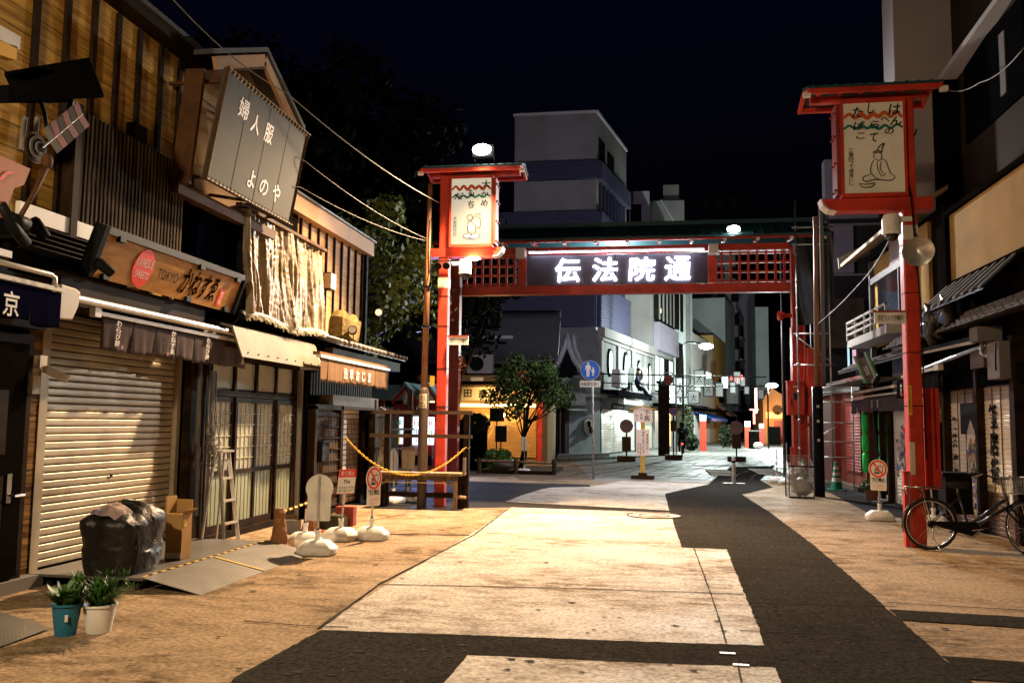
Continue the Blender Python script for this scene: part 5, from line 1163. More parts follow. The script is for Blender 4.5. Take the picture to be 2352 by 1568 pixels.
def vending(x0, x1, label, glow, seed):
    y = 26.6; t = thing('vending_machine', label, 'vending machine', ((x0+x1)/2, y, 0))
    MB().box(x0, x1, y, y+.75, .02, 1.85).build('body', K['dullred'] if seed != 2 else K['white'], t)
    w_ = x1-x0; d = MB().box(x0+.05, x1-.05, y-.03, y, .95, 1.8).build('display_window', glow, t)
    cols = [(.8, .1, .08), (.1, .25, .7), (.85, .75, .2), (.9, .9, .9), (.1, .5, .25), (.25, .15, .1)]
    for r in range(3):
        mb = [MB() for _ in cols]
        for k in range(int((w_-.14)/.07)):
            q = x0+.08+k*.07; mb[rdv.randrange(6)].box(q, q+.045, y-.045, y-.031, 1.0+r*.27, 1.0+r*.27+.15)
        for m_, cc in zip(mb, cols):
            if m_.v: m_.build('bottles', bpy.data.materials.get('can%d' % cols.index(cc)) or emit('can%d' % cols.index(cc), cc, .8), d)
        MB().box(x0+.06, x1-.06, y-.045, y-.031, .965+r*.27, .99+r*.27).build('button_row', bpy.data.materials.get('btn') or emit('btn', (.9, .8, .5), 1.), d)
    MB().box(x0+.08, x1-.12, y-.02, y, .3, .6).build('delivery_flap', K['black'], t); MB().box(x1-.12, x1-.05, y-.02, y, .5, .9).build('coin_panel', K['alu'], t)
    return t
gw = emit('vend_glow', (.7, .8, 1.), 4.)
vending(-8.36, -7.74, 'vending machine with drink rows, left of three under the red shelter', emit('vend_glow_dim', (.65, .75, .9), 1.3), 1)
vending(-7.54, -7.16, 'bright vending machine in the middle under the red shelter', gw, 2)
vending(-7.12, -6.74, 'bright vending machine beside the red post under the shelter', gw, 3)
lamp('AREA', (-7.0, 26.2, 1.4), 260, (.4, .45, 1.), .8, (-5.0, 21, 0))
# dark sheds behind, hedge
t = thing('corrugated_fence', 'dark corrugated metal fence between the gate post and the small tree', 'fence', (-5.6, 30, 0))
mb = MB()
for k in range(22): x = -7.1+k*.06; mb.box(x, x+.03, 29.9, 29.95, .1, 1.5)
mb.build('sheet', K['night'], t); MB().box(-7.2, -5.76, 29.95, 30.0, 0, 1.5).build('backing', K['night'], t)
def leafball(name, c, r, n, m, parent, seed, sz=.12, flat=1.):
    rd = random.Random(seed); mb = MB()
    for k in range(n):
        v = Vector((rd.gauss(0, 1), rd.gauss(0, 1), rd.gauss(0, 1))).normalized()*rd.uniform(.35, 1.)**.5
        p = Vector(c)+Vector((v.x*r[0], v.y*r[1], v.z*r[2])); q = Vector((rd.gauss(0, 1), rd.gauss(0, 1), rd.gauss(0, 1)*flat)).normalized()
        u_ = q.orthogonal().normalized(); w_ = q.cross(u_); s = sz*rd.uniform(.6, 1.3)
        mb.add([p-u_*s, p+w_*s*.55, p+u_*s, p-w_*s*.55], [(0, 1, 2, 3)])
    return mb.build(name, m, parent)
hedge = mat('hedge_leaf', (.03, .045, .02), .6, .4, 8, 0)
o = leafball('hedge', (-6.25, 30.1, 1.6), (.55, .4, .38), 1500, hedge, None, 4, .07); tag(o, 'dark rounded hedge above the corrugated fence', 'hedge')
# big dark trees behind the left row: trunk, limbs, crown of many leaves in clumps
lf1 = mat('ginkgo_leaf', (.16, .19, .03), .55, .5, 3, 0, c2=(.05, .08, .015)); lf2 = mat('evergreen_leaf', (.005, .008, .004), .85, .5, 3, 0)
def tree(loc, h, crown, n, m, label, seed, tr=.25, leaf=.13, clumps=26, lean=(0, 0), name='broadleaf_tree', gap=1.):
    rd = random.Random(seed); t = thing(name, label, 'tree', loc); L = Vector(loc); cc = L+Vector((lean[0], lean[1], 0))
    tk = MB(); P = [L]; 
    for k in range(1, 6): P.append(L+Vector((lean[0]*k/5+rd.uniform(-.1, .1)*tr*4, lean[1]*k/5, h*.75*k/5)))
    tk.tube(P, [tr*(1.25-.2*k) for k in range(6)], 10); cl = []
    for k in range(clumps):
        v = Vector((rd.gauss(0, 1), rd.gauss(0, 1), rd.gauss(0, .8))).normalized()*rd.uniform(.25, 1.)**.6
        c = Vector((cc.x+v.x*crown[0], cc.y+v.y*crown[0], L.z+crown[1]+v.z*crown[2])); cl.append((c, rd.uniform(.22, .42)*crown[0]))
        if k % 2 == 0:
            b = P[2+rd.randrange(3)]; tk.tube([b, (b+c)/2+Vector((0, 0, -.1*crown[2])), c], [tr*.35, tr*.2, tr*.08], 6)
    tk.build('trunk', K['darkwood'], t, smooth='all'); mb = MB()
    for k in range(n):
        c, r = cl[rd.randrange(len(cl))]; v = Vector((rd.gauss(0, 1), rd.gauss(0, 1), rd.gauss(0, .75))); v = v.normalized()*r*rd.uniform(.2, 1.)**.5
        p = c+v; q = (v.normalized()+Vector((rd.gauss(0, .6), rd.gauss(0, .6), rd.gauss(0, .6)+.3))).normalized(); u_ = q.orthogonal().normalized(); u_.rotate(Matrix.Rotation(rd.uniform(0, 6.28), 3, q)) ; w_ = q.cross(u_); s = leaf*rd.uniform(.6, 1.3)
        mb.add([p-u_*s, p+w_*s*.6, p+u_*s*.8, p-w_*s*.6], [(0, 1, 2, 3)])
    mb.build('crown', m, t); return t
tree((-8.2, 21.5, 0), 8, (2.3, 5.2, 2.6), 9000, lf1, 'ginkgo with yellow-green leaves lit beside the tan board house', 3, .3, .1, 34, (.3, 0))
tree((-10.5, 25, 0), 12, (4.2, 8.5, 5.), 14000, lf2, 'huge dark evergreen rising behind the left row of shops', 5, .5, .16, 44)
tree((-7.8, 33, 0), 10, (2.6, 7., 3.6), 8000, lf2, 'dark tree behind the lit lantern post', 8, .35, .15, 30)
# small clipped tree in its rail planter
tree((-4.55, 30, .1), 3.4, (1.35, 2.75, 1.15), 4200, mat('pine_leaf', (.06, .11, .03), .8, .45, 4, 0), 'small dark spreading tree in front of the golden shop front', 15, .1, .075, 30, (.25, 0), 'small_tree')
t = thing('rail_planter', 'low planting bed with wooden rail around the small tree', 'planter', (-4.3, 28.6, 0))
MB().box(-5.7, -3.25, 28.1, 31.5, 0, .12).build('bed', soil, t)
for x in (-5.65, -4.45, -3.2): MB().tube([(x, 28.1, 0), (x, 28.1, .5)], .07, 10).build('post', K['greywood'], t)
MB().tube([(-5.8, 28.1, .42), (-3.1, 28.1, .38)], .04, 8).build('rail', K['bench'], t)
o = leafball('ground_shrub', (-5.2, 29, .45), (.55, .4, .35), 700, leafg, None, 14, .07); tag(o, 'low green shrub in the rail planter', 'shrub')
tag(MB().ball((-4.9, 28.5, .28), .35, .25, .17, 10, 6).build('garden_rock', K['wallgrey'], smooth='all'), 'pale grey rock in the rail planter', 'rock')
for x, z0, z1, w_, lb in ((-5.2, 1.0, 1.55, .4, 'small black sign board on a post before the golden shutter'), (-5.35, 1.7, 2.15, .5, 'black board hanging in the leaves of the small tree')):
    t = thing('board_sign', lb, 'sign board', (x, 29.5, 0)); MB().box(x-w_/2, x+w_/2, 29.5, 29.53, z0, z1).build('board', K['ink'], t); MB().tube([(x, 29.52, .1), (x, 29.52, z0)], .025, 6).build('post', K['black'], t)
# ------------------------------------------------------------------ BEHIND THE GATE: plaza shops and the far street
def face(o, xd):
    """returns a builder of boxes in a facade's own coordinates (along, outward, up)"""
    o = Vector(o); xd = Vector(xd).normalized()
    def mk(boxes, name, m, parent, **k):
        mb = MB()
        for a0, a1, c0, c1, b0, b1 in boxes: mb.box(a0, a1, c0, c1, b0, b1)
        xf(mb, o, xd)
        for f in mb.f: f.reverse()
        return mb.build(name, m, parent, **k)
    return mk
def shut(o, xd, a0, a1, b0, b1, m, parent, pitch=.09, name='shutter'):
    mb = MB(); curtain(mb, 0, 1, a0, a1, b0, b1, pitch, .012, ax='y'); xf(mb, o, xd); return mb.build(name, m, parent)
# golden shop front with lit eave
gold = mat('golden_shutter', (.5, .27, .07), .4, .1, 2, .03, 30, .3)
o, xd = Vector((-8.3, 35.2, 0)), Vector((1, .03, 0)); f = face(o, xd)
t = thing('golden_shop', 'low shop glowing gold under its eave behind the small tree', 'building', (-6.3, 35.2, 0))
f([(-1.5, 4.0, -4, -.05, 0, 3.6)], 'wall', mat('plaster_amber', (.35, .22, .09), .8, .1), t)
shut(o, xd, .4, 3.55, .25, 2.2, gold, t)
# fan of palm leaves painted on the shutter: flat strokes radiating from a point
mb = MB(); rdp = random.Random(9); pc = Vector((1.9, .03, 1.65))
for k in range(46):
    a = rdp.uniform(-.4, 3.5)+3.14*(k % 2); l = rdp.uniform(.35, 1.2); w_ = rdp.uniform(.012, .03)
    p = pc+Vector((math.cos(a)*.15, 0, math.sin(a)*.1)); q = pc+Vector((math.cos(a)*l*1.1, 0, math.sin(a)*l*.9-.15*l*l))
    q.x = min(3.5, max(.42, q.x)); q.z = max(.3, min(2.15, q.z)); d = (q-p).normalized(); s_ = Vector((-d.z, 0, d.x))
    mb.add([p-s_*w_*.4, (p+q)/2-s_*w_, q, (p+q)/2+s_*w_], [(0, 1, 2, 3)])
xf(mb, o, xd); mb.build('painted_palm', mat('painted_gold', (.85, .6, .2), .5, .1), t)
f([(-1.5, 4.1, 0, .25, 2.55, 3.1)], 'signboard', mat('pale_gold_board', (.5, .4, .22), .6, .1), t)
for ch, a in zip('原田商店', (.05, .6, 1.2, 1.8)): text(ch, o+xd*a+Vector((0, -.27, 2.68)), xd, Z_, .3, .32, K['ink'], t, 'letter', bold=.01)
text('おみやげ', o+xd*2.6+Vector((0, -.27, 2.7)), xd, Z_, 1.1, .26, K['dullred'], t, 'letter')
f([(-1.6, 4.2, -.2, 1.1, 3.2, 3.3)], 'eave', K['night'], t); f([(-.5, .3, .9, 1.12, 3.31, 3.45), (1.0, 1.5, .9, 1.12, 3.31, 3.45)], 'notice_strip', K['cream'], t)
f([(3.6, 3.8, 0, .15, 0, 2.5)], 'post', K['red'], t); f([(-1.3, .2, .02, .1, 2.25, 2.5), (.3, 3.5, .05, .12, 2.3, 2.42)], 'light_rail', emit('rail_glow', (1., .72, .3), 5), t)
f([(-.4, .3, .03, .06, .3, 2.2)], 'window', emit('warm_window', (1., .6, .2), .8), t)
tag(MB().ball((-5.9, 33.9, 1.95), .09).build('shop_lamp', emit('lamp_gold', (1., .75, .35), 60)), 'small bright golden lamp in front of the glowing shop', 'lamp')
lamp('POINT', (-5.9, 33.6, 2.1), 150, (1., .6, .25), .08); lamp('AREA', (-6.4, 34.3, 3.0), 80, (1., .62, .28), 1.6, (-6.4, 35.3, .6))
o2 = leafball('autumn_leaves', (-5.1, 33.4, 3.45), (.45, .2, .25), 120, mat('orange_leaf', (.6, .16, .03), .6, .3), None, 3, .07); tag(o2, 'small spray of orange leaves above the golden shop front', 'leaves')
o2 = leafball('autumn_leaves', (-6.0, 26.7, 3.5), (.15, .15, .3), 60, bpy.data.materials['orange_leaf'], None, 5, .05); tag(o2, 'orange leaves hanging beside the left gate post', 'leaves')
# dark low temple-like building with sweeping roof
t = thing('temple_hall', 'dark hall with a sweeping tiled roof behind the golden shop', 'building', (-8, 44, 0))
MB().box(-17, -4.6, 40.5, 50, 0, 4.6).build('wall', K['night'], t)
def roofs(u_, v_): 
    x = -18+13.6*u_; z = 4.4+3.0*v_**1.5+.5*max(0, u_-.85)*4*(1-v_)*.5; return (x+v_*-.7*max(0, u_-.5), 39.6+4.6*v_, z)
MB().sheet(roofs, 30, 8).build('roof', K['tile'], t, smooth='all', solid=.1)
P = [AY(1262, 858, 40), AY(1284, 830, 40.3), AY(1297, 798, 40.8), AY(1303, 768, 41.2)]; Q = [P[3], AY(1308, 800, 41), AY(1320, 828, 40.6), AY(1338, 850, 40.2)]
wt = mat('wet_tile_ridge', (.25, .26, .26), .2, .3, 8, .3)
MB().tube(P, .13, 8).tube([p+Vector((.0, .3, 0)) for p in P], .1, 8).build('ridge_end', wt, t, smooth='all'); MB().tube(Q, .15, 8).tube([q+Vector((.25, .2, 0)) for q in Q], .1, 8).build('ridge_end', wt, t, smooth='all')
MB().prism([P[0]+Vector((.2, 0, -.2)), P[3]-Z_*.2, Q[3]+Vector((-.2, 0, -.2))], (0, .3, 0)).build('gable', K['night'], t)
MB().box(-9, -6.6, 40.3, 40.45, 5.6, 5.75).build('pale_pipe', K['wallgrey'], t)
def aircon(c, xd, label, s=1., parent=None):
    f = face(c, xd); t = thing('air_conditioner', label, 'air conditioner', c)
    f([(-.42*s, .42*s, -.3*s, 0, 0, .62*s)], 'casing', K['wallpale'], t); mb = MB().lathe([(.24*s, 0), (.24*s, .02)], (-.1*s, 0, .31*s), 20, 0, Y_, X_); xf(mb, c, xd); mb.build('fan_grille', K['black'], t); return t
aircon(Vector((-7.4, 36.5, 3.75)), X_, 'grey air conditioner on the roof edge left of the small tree', 1.3)
# plaza shops facing the camera between the golden shop and the corner
o, xd = Vector((-5.15, 42.0, 0)), (Vector((-2.95, 46.2, 0))-Vector((-5.15, 42.0, 0))).normalized()
o, xd = AY(1240, 1050, 41.5), (AY(1378, 1046, 45.5)-AY(1240, 1050, 41.5)); o.z = 0; xd.z = 0; LW = xd.length; xd.normalize(); f = face(o, xd)
t = thing('clock_wall_shop', 'pale wall shop with a painted clock left of the grey shutters', 'building', o)
f([(-1.5, LW, -4, 0, 0, 3.9)], 'wall', mat('cool_plaster', (.32, .37, .38), .8, .08, 1, .05, dirt=.3), t)
shut(o+xd.cross(Z_)*.05, xd, .1, LW*.3, .1, 2.3, K['shutter_grey'], t); f([(LW*.33, LW*.4, 0, .25, 0, 2.6)], 'post', mat('brownpost', (.06, .02, .015), .6, .2), t)
f([(0, LW, -.2, .5, 3.0, 3.15)], 'ledge', K['wallgrey'], t); f([(LW*.02, LW*.5, .2, .9, 2.55, 3.1)], 'awning', K['wallpale'], t); f([(LW*.3, LW*.62, .5, .55, 2.3, 2.38)], 'light_rail', K['white'], t)
q = o+xd*(LW*.78)+xd.cross(Z_)*.03+Z_*1.5
MB().lathe([(.5, 0), (.5, .02)], q, 32, 0, xd.cross(Z_), xd).build('painted_clock', K['wallgrey'], t); MB().lathe([(.4, 0), (.4, .012)], q+xd.cross(Z_)*.025, 32, 0, xd.cross(Z_), xd).build('clock_face', K['cream'], t)
MB().ball(q+xd.cross(Z_)*.04+Z_*.15, .12, .1, .18).ball(q+xd.cross(Z_)*.04-Z_*.15+xd*.1, .17, .05, .2).build('painted_figure', K['ink'], t, smooth='all')
f([(-1.5, LW, 0, .6, -.0, .18)], 'step', K['flagstone'], t)
# ---- far street: left frontage runs along D_
P0 = Vector((-2.95, 45.6, 0)); DL = Vector((math.sin(R_(11.7)), math.cos(R_(11.7)), 0)); NL = DL.cross(Z_)
def along(x, off=0.):                           # distance along the frontage at which it meets an image column (eye level)
    d = ray(x, 975); d = Vector((d.x, d.y, 0)); p = P0+NL*off
    det = DL.x*(-d.y)+d.x*DL.y; return (-p.x*(-d.y)-d.x*p.y)/det*1. if abs(det) > 1e-9 else 0
def al(x, off=0.):
    d = ray(x, 975); p = P0+NL*off             # solve p + DL*a = d*t
    a = (p.y*d.x-p.x*d.y)/(DL.x*d.y-DL.y*d.x); return a
wn = emit('cool_window', (.72, 1., .9), 1.7, (.2, .25, .25)); ww = emit('warm_slit', (1., .75, .35), 1.6)
def bldg(x0, x1, zt, m, label, off=0., depth=10, z0=0, name='building', cat='building'):
    a0, a1 = al(x0, off), al(x1, off); o = P0+NL*off+DL*a0; t = thing(name, label, cat, o); f = face(o, DL)
    f([(0, a1-a0, -depth, 0, z0, zt)], 'wall', m, t); return t, f, a1-a0, o
K['tower'] = mat('tower_render', (.42, .45, .44), .85, .08, .4, .05, dirt=.3, dscale=.3)
# corner house with arched and oval windows
t, f, W, o = bldg(1378, 1500, 6.6, mat('corner_render', (.13, .135, .135), .85, .08, .4, .1, dirt=.4), 'pale corner house with oval lit windows above grey shutters', name='corner_house')
f([(-.15, W+.1, -.1, .3, 6.25, 6.75)], 'cornice', K['wallgrey'], t); f([(-.15, W+.1, -.1, .2, 6.05, 6.2)], 'cornice', K['wallgrey'], t)
f([(-.1, .35, 0, .12, 3.7, 6.1), (W*.26, W*.3, 0, .12, 3.7, 6.1), (W*.52, W*.57, 0, .12, 3.7, 6.1), (W*.77, W*.83, 0, .12, 3.7, 6.1), (W-.2, W, 0, .12, 3.7, 6.1)], 'pilaster', K['wallgrey'], t)
for k, (c_, b_, rx, rz, lit_) in enumerate(((.14, 5.0, .35, .65, 1), (.41, 4.75, .42, .95, 1), (.67, 4.7, .35, .8, 1), (.9, 4.6, .35, .9, 1))):
    cc = o+DL*(W*c_)+NL*.03+Z_*b_; fr_ = MB().prism([cc+DL*a+Z_*b for a, b in circ(rx*1.35, 26, 0, 0, rz*1.2)], NL*.06).build('window_frame', K['dark'], t)
    MB().prism([cc+NL*.065+DL*a+Z_*b for a, b in circ(rx, 26, 0, 0, rz)], NL*.01).build('pane', wn, fr_)
f([(-.3, W*.6, 0, 1.0, 3.3, 3.45), (-.3, W*.6, .9, 1.05, 3.1, 3.3)], 'canopy', K['night'], t)
for k in range(3): shut(o+NL*.04, DL, .15+k*W*.19, .1+(k+1)*W*.19, .1, 2.45, K['shutter_grey'], t)
f([(0, W*.6, .0, .1, 2.5, 3.1)], 'lintel_board', K['wallgrey'], t)
mb = MB()
for k in range(18): mb.box(W*.12+k*W*.02, W*.12+k*W*.02+W*.012, .6, .9, 2.75, 3.05)
xf(mb, o, DL); mb.build('striped_valance', K['white'], t); f([(W*.15, W*.35, .1, .16, 2.5, 2.75)], 'sign', K['ink'], t); text('BARBER', o+DL*W*.16+NL*.17+Z_*2.55, DL, Z_, W*.17, .15, K['cream'], t)
f([(W*.62, W*.97, 0, 1.1, 2.6, 2.75)], 'canopy', K['dark'], t); f([(W*.62, W*.68, .02, .1, .1, 2.5)], 'lit_panel', emit('cool_panel', (.8, 1., 1.), .7), t)
shut(o+NL*.04, DL, W*.72, W*.95, .1, 2.4, mat('olive_shutter', (.3, .32, .2), .5, .1), t)
aircon(o+DL*.9+NL*1.0+Z_*3.6, DL, 'air conditioner on the canopy of the corner house, left of the sitting figure', 1.5)
aircon(AY(1472, 878, 52), (DL+X_*.6), 'air conditioner below the sitting figure by the dark pillar', 1.4)
# sitting figure on the canopy (a life size dummy of a hatted man)
def skin(name, joints, edges, m, parent, lev=2):
    me = bpy.data.meshes.new(name); me.from_pydata([tuple(j[0]) for j in joints], edges, []); ob = bpy.data.objects.new(name, me); col.objects.link(ob)
    md = ob.modifiers.new('k', 'SKIN'); md.use_smooth_shade = True
    for i, j in enumerate(joints):
        r = j[1] if isinstance(j[1], (tuple, list)) else (j[1], j[1]); me.skin_vertices[0].data[i].radius = r
    me.skin_vertices[0].data[0].use_root = True
    sb = ob.modifiers.new('s', 'SUBSURF'); sb.levels = lev; sb.render_levels = lev
    bpy.context.view_layer.update(); dg = bpy.context.evaluated_depsgraph_get(); ev = ob.evaluated_get(dg)
    nm = bpy.data.meshes.new_from_object(ev); bpy.data.objects.remove(ob); nm.name = name
    nm.materials.clear(); nm.materials.append(m); nm.polygons.foreach_set('use_smooth', [True]*len(nm.polygons))
    r = bpy.data.objects.new(name, nm); col.objects.link(r)
    if parent: 
        b = Vector((0, 0, 0)); q = parent
        while q is not None: b += q.location; q = q.parent
        for v in nm.vertices: v.co -= b
        r.parent = parent
    return r
skinm = mat('skin', (.35, .2, .13), .6, .05)
b0_ = AY(1462, 905, 51.2); c0 = Vector((b0_.x, b0_.y, 3.5))
F_ = lambda x, y, z: c0+X_*x+Y_*y+Z_*z
t = thing('sitting_dummy', 'hatted figure in dark clothes sitting on the dark canopy', 'dummy figure', c0)
J = [(F_(0, 0, .15), .2), (F_(-.02, 0, .45), .19), (F_(.02, 0, .8), .2), (F_(.06, 0, .98), .07), (F_(.1, -.02, 1.18), .12), (F_(.0, -.25, .85), .09), (F_(.12, -.35, .55), .07), (F_(.35, -.35, .42), .05),
     (F_(0, .2, .85), .09), (F_(.2, .25, .55), .07), (F_(.38, .1, .45), .05), (F_(.4, -.15, .22), .12), (F_(.7, -.15, -.15), .08), (F_(.95, -.15, -.25), .06), (F_(.4, .15, .25), .12), (F_(.6, .15, -.2), .08), (F_(.8, .15, -.28), .06)]
skin('body', J, [(0, 1), (1, 2), (2, 3), (3, 4), (2, 5), (5, 6), (6, 7), (2, 8), (8, 9), (9, 10), (0, 11), (11, 12), (12, 13), (0, 14), (14, 15), (15, 16)], mat('indigo_clothes', (.012, .012, .025), .8, .3, 3, .1), t)
MB().lathe([(.2, 0), (.2, .02), (.12, .03), (.11, .14), (.07, .16)], F_(.1, -.02, 1.28), 20).build('hat', K['ink'], t); MB().ball(F_(.13, -.03, 1.18), .11, .11, .13).build('face', skinm, t, smooth='all')
MB().tube([F_(.4, -.15, .3), F_(.72, -.15, -.1)], .09, 8).build('trouser_patch', K['wallpale'], t, smooth='all')
# office house with tall lit windows, upper floors overhanging
t, f, W, o = bldg(1500, 1548, 15.3, K['wallgrey'], 'pale building with tall lit windows next to the corner house', name='office_building')
f([(.4, W-.3, 0, .05, 3.9, 6.4)], 'window_band', K['dark'], t)
for k in range(4): f([(.5+k*(W-.9)/4, .5+(k+.72)*(W-.9)/4, .05, .08, 4.0, 6.3)], 'window', wn if k != 2 else K['glass'], t)
f([(.3, W, 0, .4, 6.7, 8.6)], 'overhang', K['lav'], t); f([(.3, W-.3, 0, .3, 8.8, 12.3)], 'dark_glazing', K['dark'], t)
f([(.9, 1.3, .3, .34, 10.8, 11.9), (.9, 1.2, .3, .34, 9.3, 9.6)], 'lit_window', ww, t)
for k in range(5): f([(.6+k*(W-1.)/5, .7+k*(W-1.)/5, .3, .4, 8.8, 12.3)], 'mullion', K['wallgrey'], t)
f([(0, W, 0, 1.1, 2.9, 3.1)], 'canopy', K['dark'], t); f([(.3, W*.5, 0, .05, .1, 2.6)], 'shop_shutter', K['shutter_grey'], t); f([(W*.55, W*.8, 0, .06, .1, 2.7)], 'lit_shopfront', emit('yellow_shop', (1., .62, .2), .9), t)
# louvred tower above the hall
ga = AY(1180, 975, 50); x0, x1 = -8.2, -3.34
t = thing('louvred_tower', 'tall building with pale bands and dark louvre bands above the gate', 'building', (-6, 50, 0))
sd = Vector((1.5, 7.6, 0)).normalized(); n_ = sd.cross(Z_)
MB().prism([(x0, 50, 0), (x1, 50, 0), (x1+1.5, 57.6, 0), (x0, 57.6, 0)], (0, 0, 19.9)).build('wall', K['wallgrey'], t)
for z0, z1 in ((0, 9.7), (11.2, 14.0), (15.9, 17.0)):
    z0_ = max(z0, 7.2)
    MB().box(x0-.9, x1+.05, 49.7, 49.99, z0_, z1).build('louvre_band', K['louvre'], t)
    mb = MB(); k = 0
    while z0_+k*.16 < z1: mb.box(x0-.9, x1+.05, 49.62, 49.7, z0_+k*.16, z0_+k*.16+.07); k += 1
    for q in range(5): mb.box(x0-.9+q*1.4, x0-.8+q*1.4, 49.6, 49.7, z0_, z1)
    mb.build('louvres', K['louvre'], t)
    f = face((x1+.05, 49.95, 0), sd); f([(0, 7.6, 0, .25, z0_, z1)], 'louvre_band', K['louvre'], t)
    mb = MB(); k = 0
    while z0_+k*.16 < z1: mb.box(0, 7.6, .25, .32, z0_+k*.16, z0_+k*.16+.07); k += 1
    xf(mb, (x1+.05, 49.95, 0), sd); mb.build('louvres', K['louvre'], t)
f = face((x1, 50, 0), sd)
for k in range(8): f([(.8+k*.85, .8+k*.85+.12, 0, .14, 14.0, 15.9), (.8+k*.85, .8+k*.85+.12, 0, .14, 9.7, 11.2)], 'fin', K['louvre'], t)
f([(.6, 7.4, 0, .03, 14.05, 15.85), (.6, 7.4, 0, .03, 9.75, 11.15)], 'glazing', K['glass'], t); f([(.5, 1.9, 0, .04, 17.2, 18.6), (2.6, 4.2, 0, .04, 17.2, 18.4)], 'window', K['dark'], t)
MB().prism([(x0-.1, 49.9, 19.9), (x1+.1, 49.9, 19.9), (x1+1.6, 57.7, 19.9), (x0-.1, 57.7, 19.9)], (0, 0, .15)).build('parapet', K['wallpale'], t)
MB().box(-12.5, -8.3, 52, 58, 0, 14).build('side_wing', K['dark'], t)
def bx(x0, x1, Y, y0, y1, m, label, name='building', depth=8, extra=None):
    """a far building given by the columns and rows it covers at distance Y"""
    a, b = AY(x0, y1, Y), AY(x1, y1, Y); top = AY(x0, y0, Y).z; t = thing(name, label, 'building', (a.x, Y, 0))
    MB().box(a.x, b.x, Y, Y+depth, 0, top).build('wall', m, t); return t, a.x, b.x, top
t, a, b, z = bx(1445, 1492, 64, 440, 500, K['lav'], 'lavender block with roof steps behind the louvred tower')
MB().box(a+.1, a+.9, 63.9, 64, z-2.5, z-1).build('window', K['dark'], t)
t, a, b, z = bx(1490, 1572, 72, 462, 520, K['wallgrey'], 'grey block with a stair tower behind the gate roof')
MB().box(a+1.2, b-.4, 73, 76, z, z+1.6).build('roof', K['wallgrey'], t); MB().beam((a+1., 71.9, z), (b-.4, 71.9, z-2.6), .4, .1).build('stair', K['wallpale'], t)
t, f, W, o = bldg(1550, 1592, 14.5, K['tower'], 'dark grey building beyond the pale building with tall windows', name='grey_building')
f([(.5, 1.6, 0, .1, 9, 12), (2.5, 3.4, 0, .1, 9, 12), (.5, 3.5, 0, .1, 4.4, 8)], 'window', K['dark'], t); f([(W*.6, W*.66, 0, .3, 4.2, 14)], 'drain_pipe', K['wallgrey'], t)
f([(0, W, 0, 1.3, 3.0, 3.2)], 'canopy', K['dark'], t); f([(.2, W*.9, .05, .12, .1, 2.8)], 'ivy_wall', hedge, t)
t, f, W, o = bldg(1592, 1640, 9.5, K['wallpale'], 'white three storey house with small lit windows by the street lamp', name='white_house')
f([(W*.12, W*.3, 0, .05, 4.6, 6.3), (W*.6, W*.85, 0, .05, 4.6, 6.6)], 'window', wn, t); f([(W*.6, W*.85, .05, .07, 5.4, 5.5), (W*.72, W*.74, .05, .07, 4.6, 6.6)], 'window_bar', K['dark'], t); f([(0, W, 0, 1.3, 2.9, 3.1)], 'canopy', K['dark'], t)
f([(.2, W*.7, .03, .1, .1, 2.5)], 'white_shutter', K['white'], t)
for k in range(5): f([(.3+k*W*.14, .34+k*W*.14, .1, .12, .1, 2.5)], 'shutter_seam', K['wallgrey'], t)
mb = MB().prism([(0, .1, 2.75), (0, 1.6, 2.2), (W*.8, 1.6, 2.2), (W*.8, .1, 2.75)], (0, 0, .05)).box(0, W*.8, 1.58, 1.63, 2.0, 2.2); xf(mb, o, DL); mb.build('blue_awning', K['blue'], t)
t, f, W, o = bldg(1640, 1668, 10.5, K['tan'], 'tan walled house beyond the white house', name='tan_house')
f([(W*.4, W*.8, 0, .05, 4, 6.4)], 'window', K['dark'], t); mb = MB()
for k in range(6): a = W*.1+k*W*.13; mb = MB().prism([(a, .1, 3.6), (a, 1.3, 2.6), (a+W*.13, 1.3, 2.6), (a+W*.13, .1, 3.6)], (0, 0, .05)); xf(mb, o, DL); mb.build('awning_stripe', K['white'] if k % 2 else K['dullred'], t)
f([(.1, W*.5, .02, .08, .1, 2.5)], 'shopfront', mat('tan_front', (.4, .25, .1), .7, .1), t)
t, f, W, o = bldg(1668, 1738, 15.5, K['tower'], 'big plain grey tower block towards the end of the street', name='tower_block')
f([(W*.3, W*.34, 0, .2, 4, 15.5), (W*.62, W*.65, 0, .2, 4, 15.5)], 'pilaster', K['wallgrey'], t)
f([(W*.42, W*.52, 0, .03, 4.5+i*2.7, 6+i*2.7) for i in range(4)]+[(W*.74, W*.84, 0, .03, 4.5+i*2.7, 6+i*2.7) for i in range(4)], 'window', K['dark'], t)
f([(W*.41, W*.53, 0, .25, 4.3+i*2.7, 4.45+i*2.7) for i in range(4)], 'sill', K['wallpale'], t); f([(W*.02, W*.06, 0, 1.2, 4, 7.0), (W*.1, W*.14, 0, 1.0, 4, 7.0)], 'balcony_screen', K['wallpale'], t); f([(0, W, 0, 1.4, 2.9, 3.2)], 'canopy', K['dark'], t); f([(.2, W*.95, .02, .08, .1, 2.7)], 'shopfront', K['dark'], t)
t, a, b, z = bx(1596, 1690, 105, 560, 700, K['wallgrey'], 'tall pale slab standing far behind the street lamp', depth=6)
for i in range(9):
    for j in range(3): MB().box(a+1+j*1.6, a+1.9+j*1.6, 104.95, 105, 5+i*2.8, 6.4+i*2.8).build('window', K['dark'], t)
t, a, b, z = bx(1690, 1735, 115, 668, 800, K['lav'], 'stepped dark slab at the far right of the tower block', depth=6)
t, a, b, z = bx(1738, 1768, 100, 705, 950, K['tower'], 'narrow dark slab right of the tower block', depth=6)
orm = mat('orange_render', (.55, .25, .1), .8, .1, 1, .05)
t, a, b, z = bx(1754, 1812, 86, 915, 1020, orm, 'orange gabled house closing the end of the street', name='orange_house')
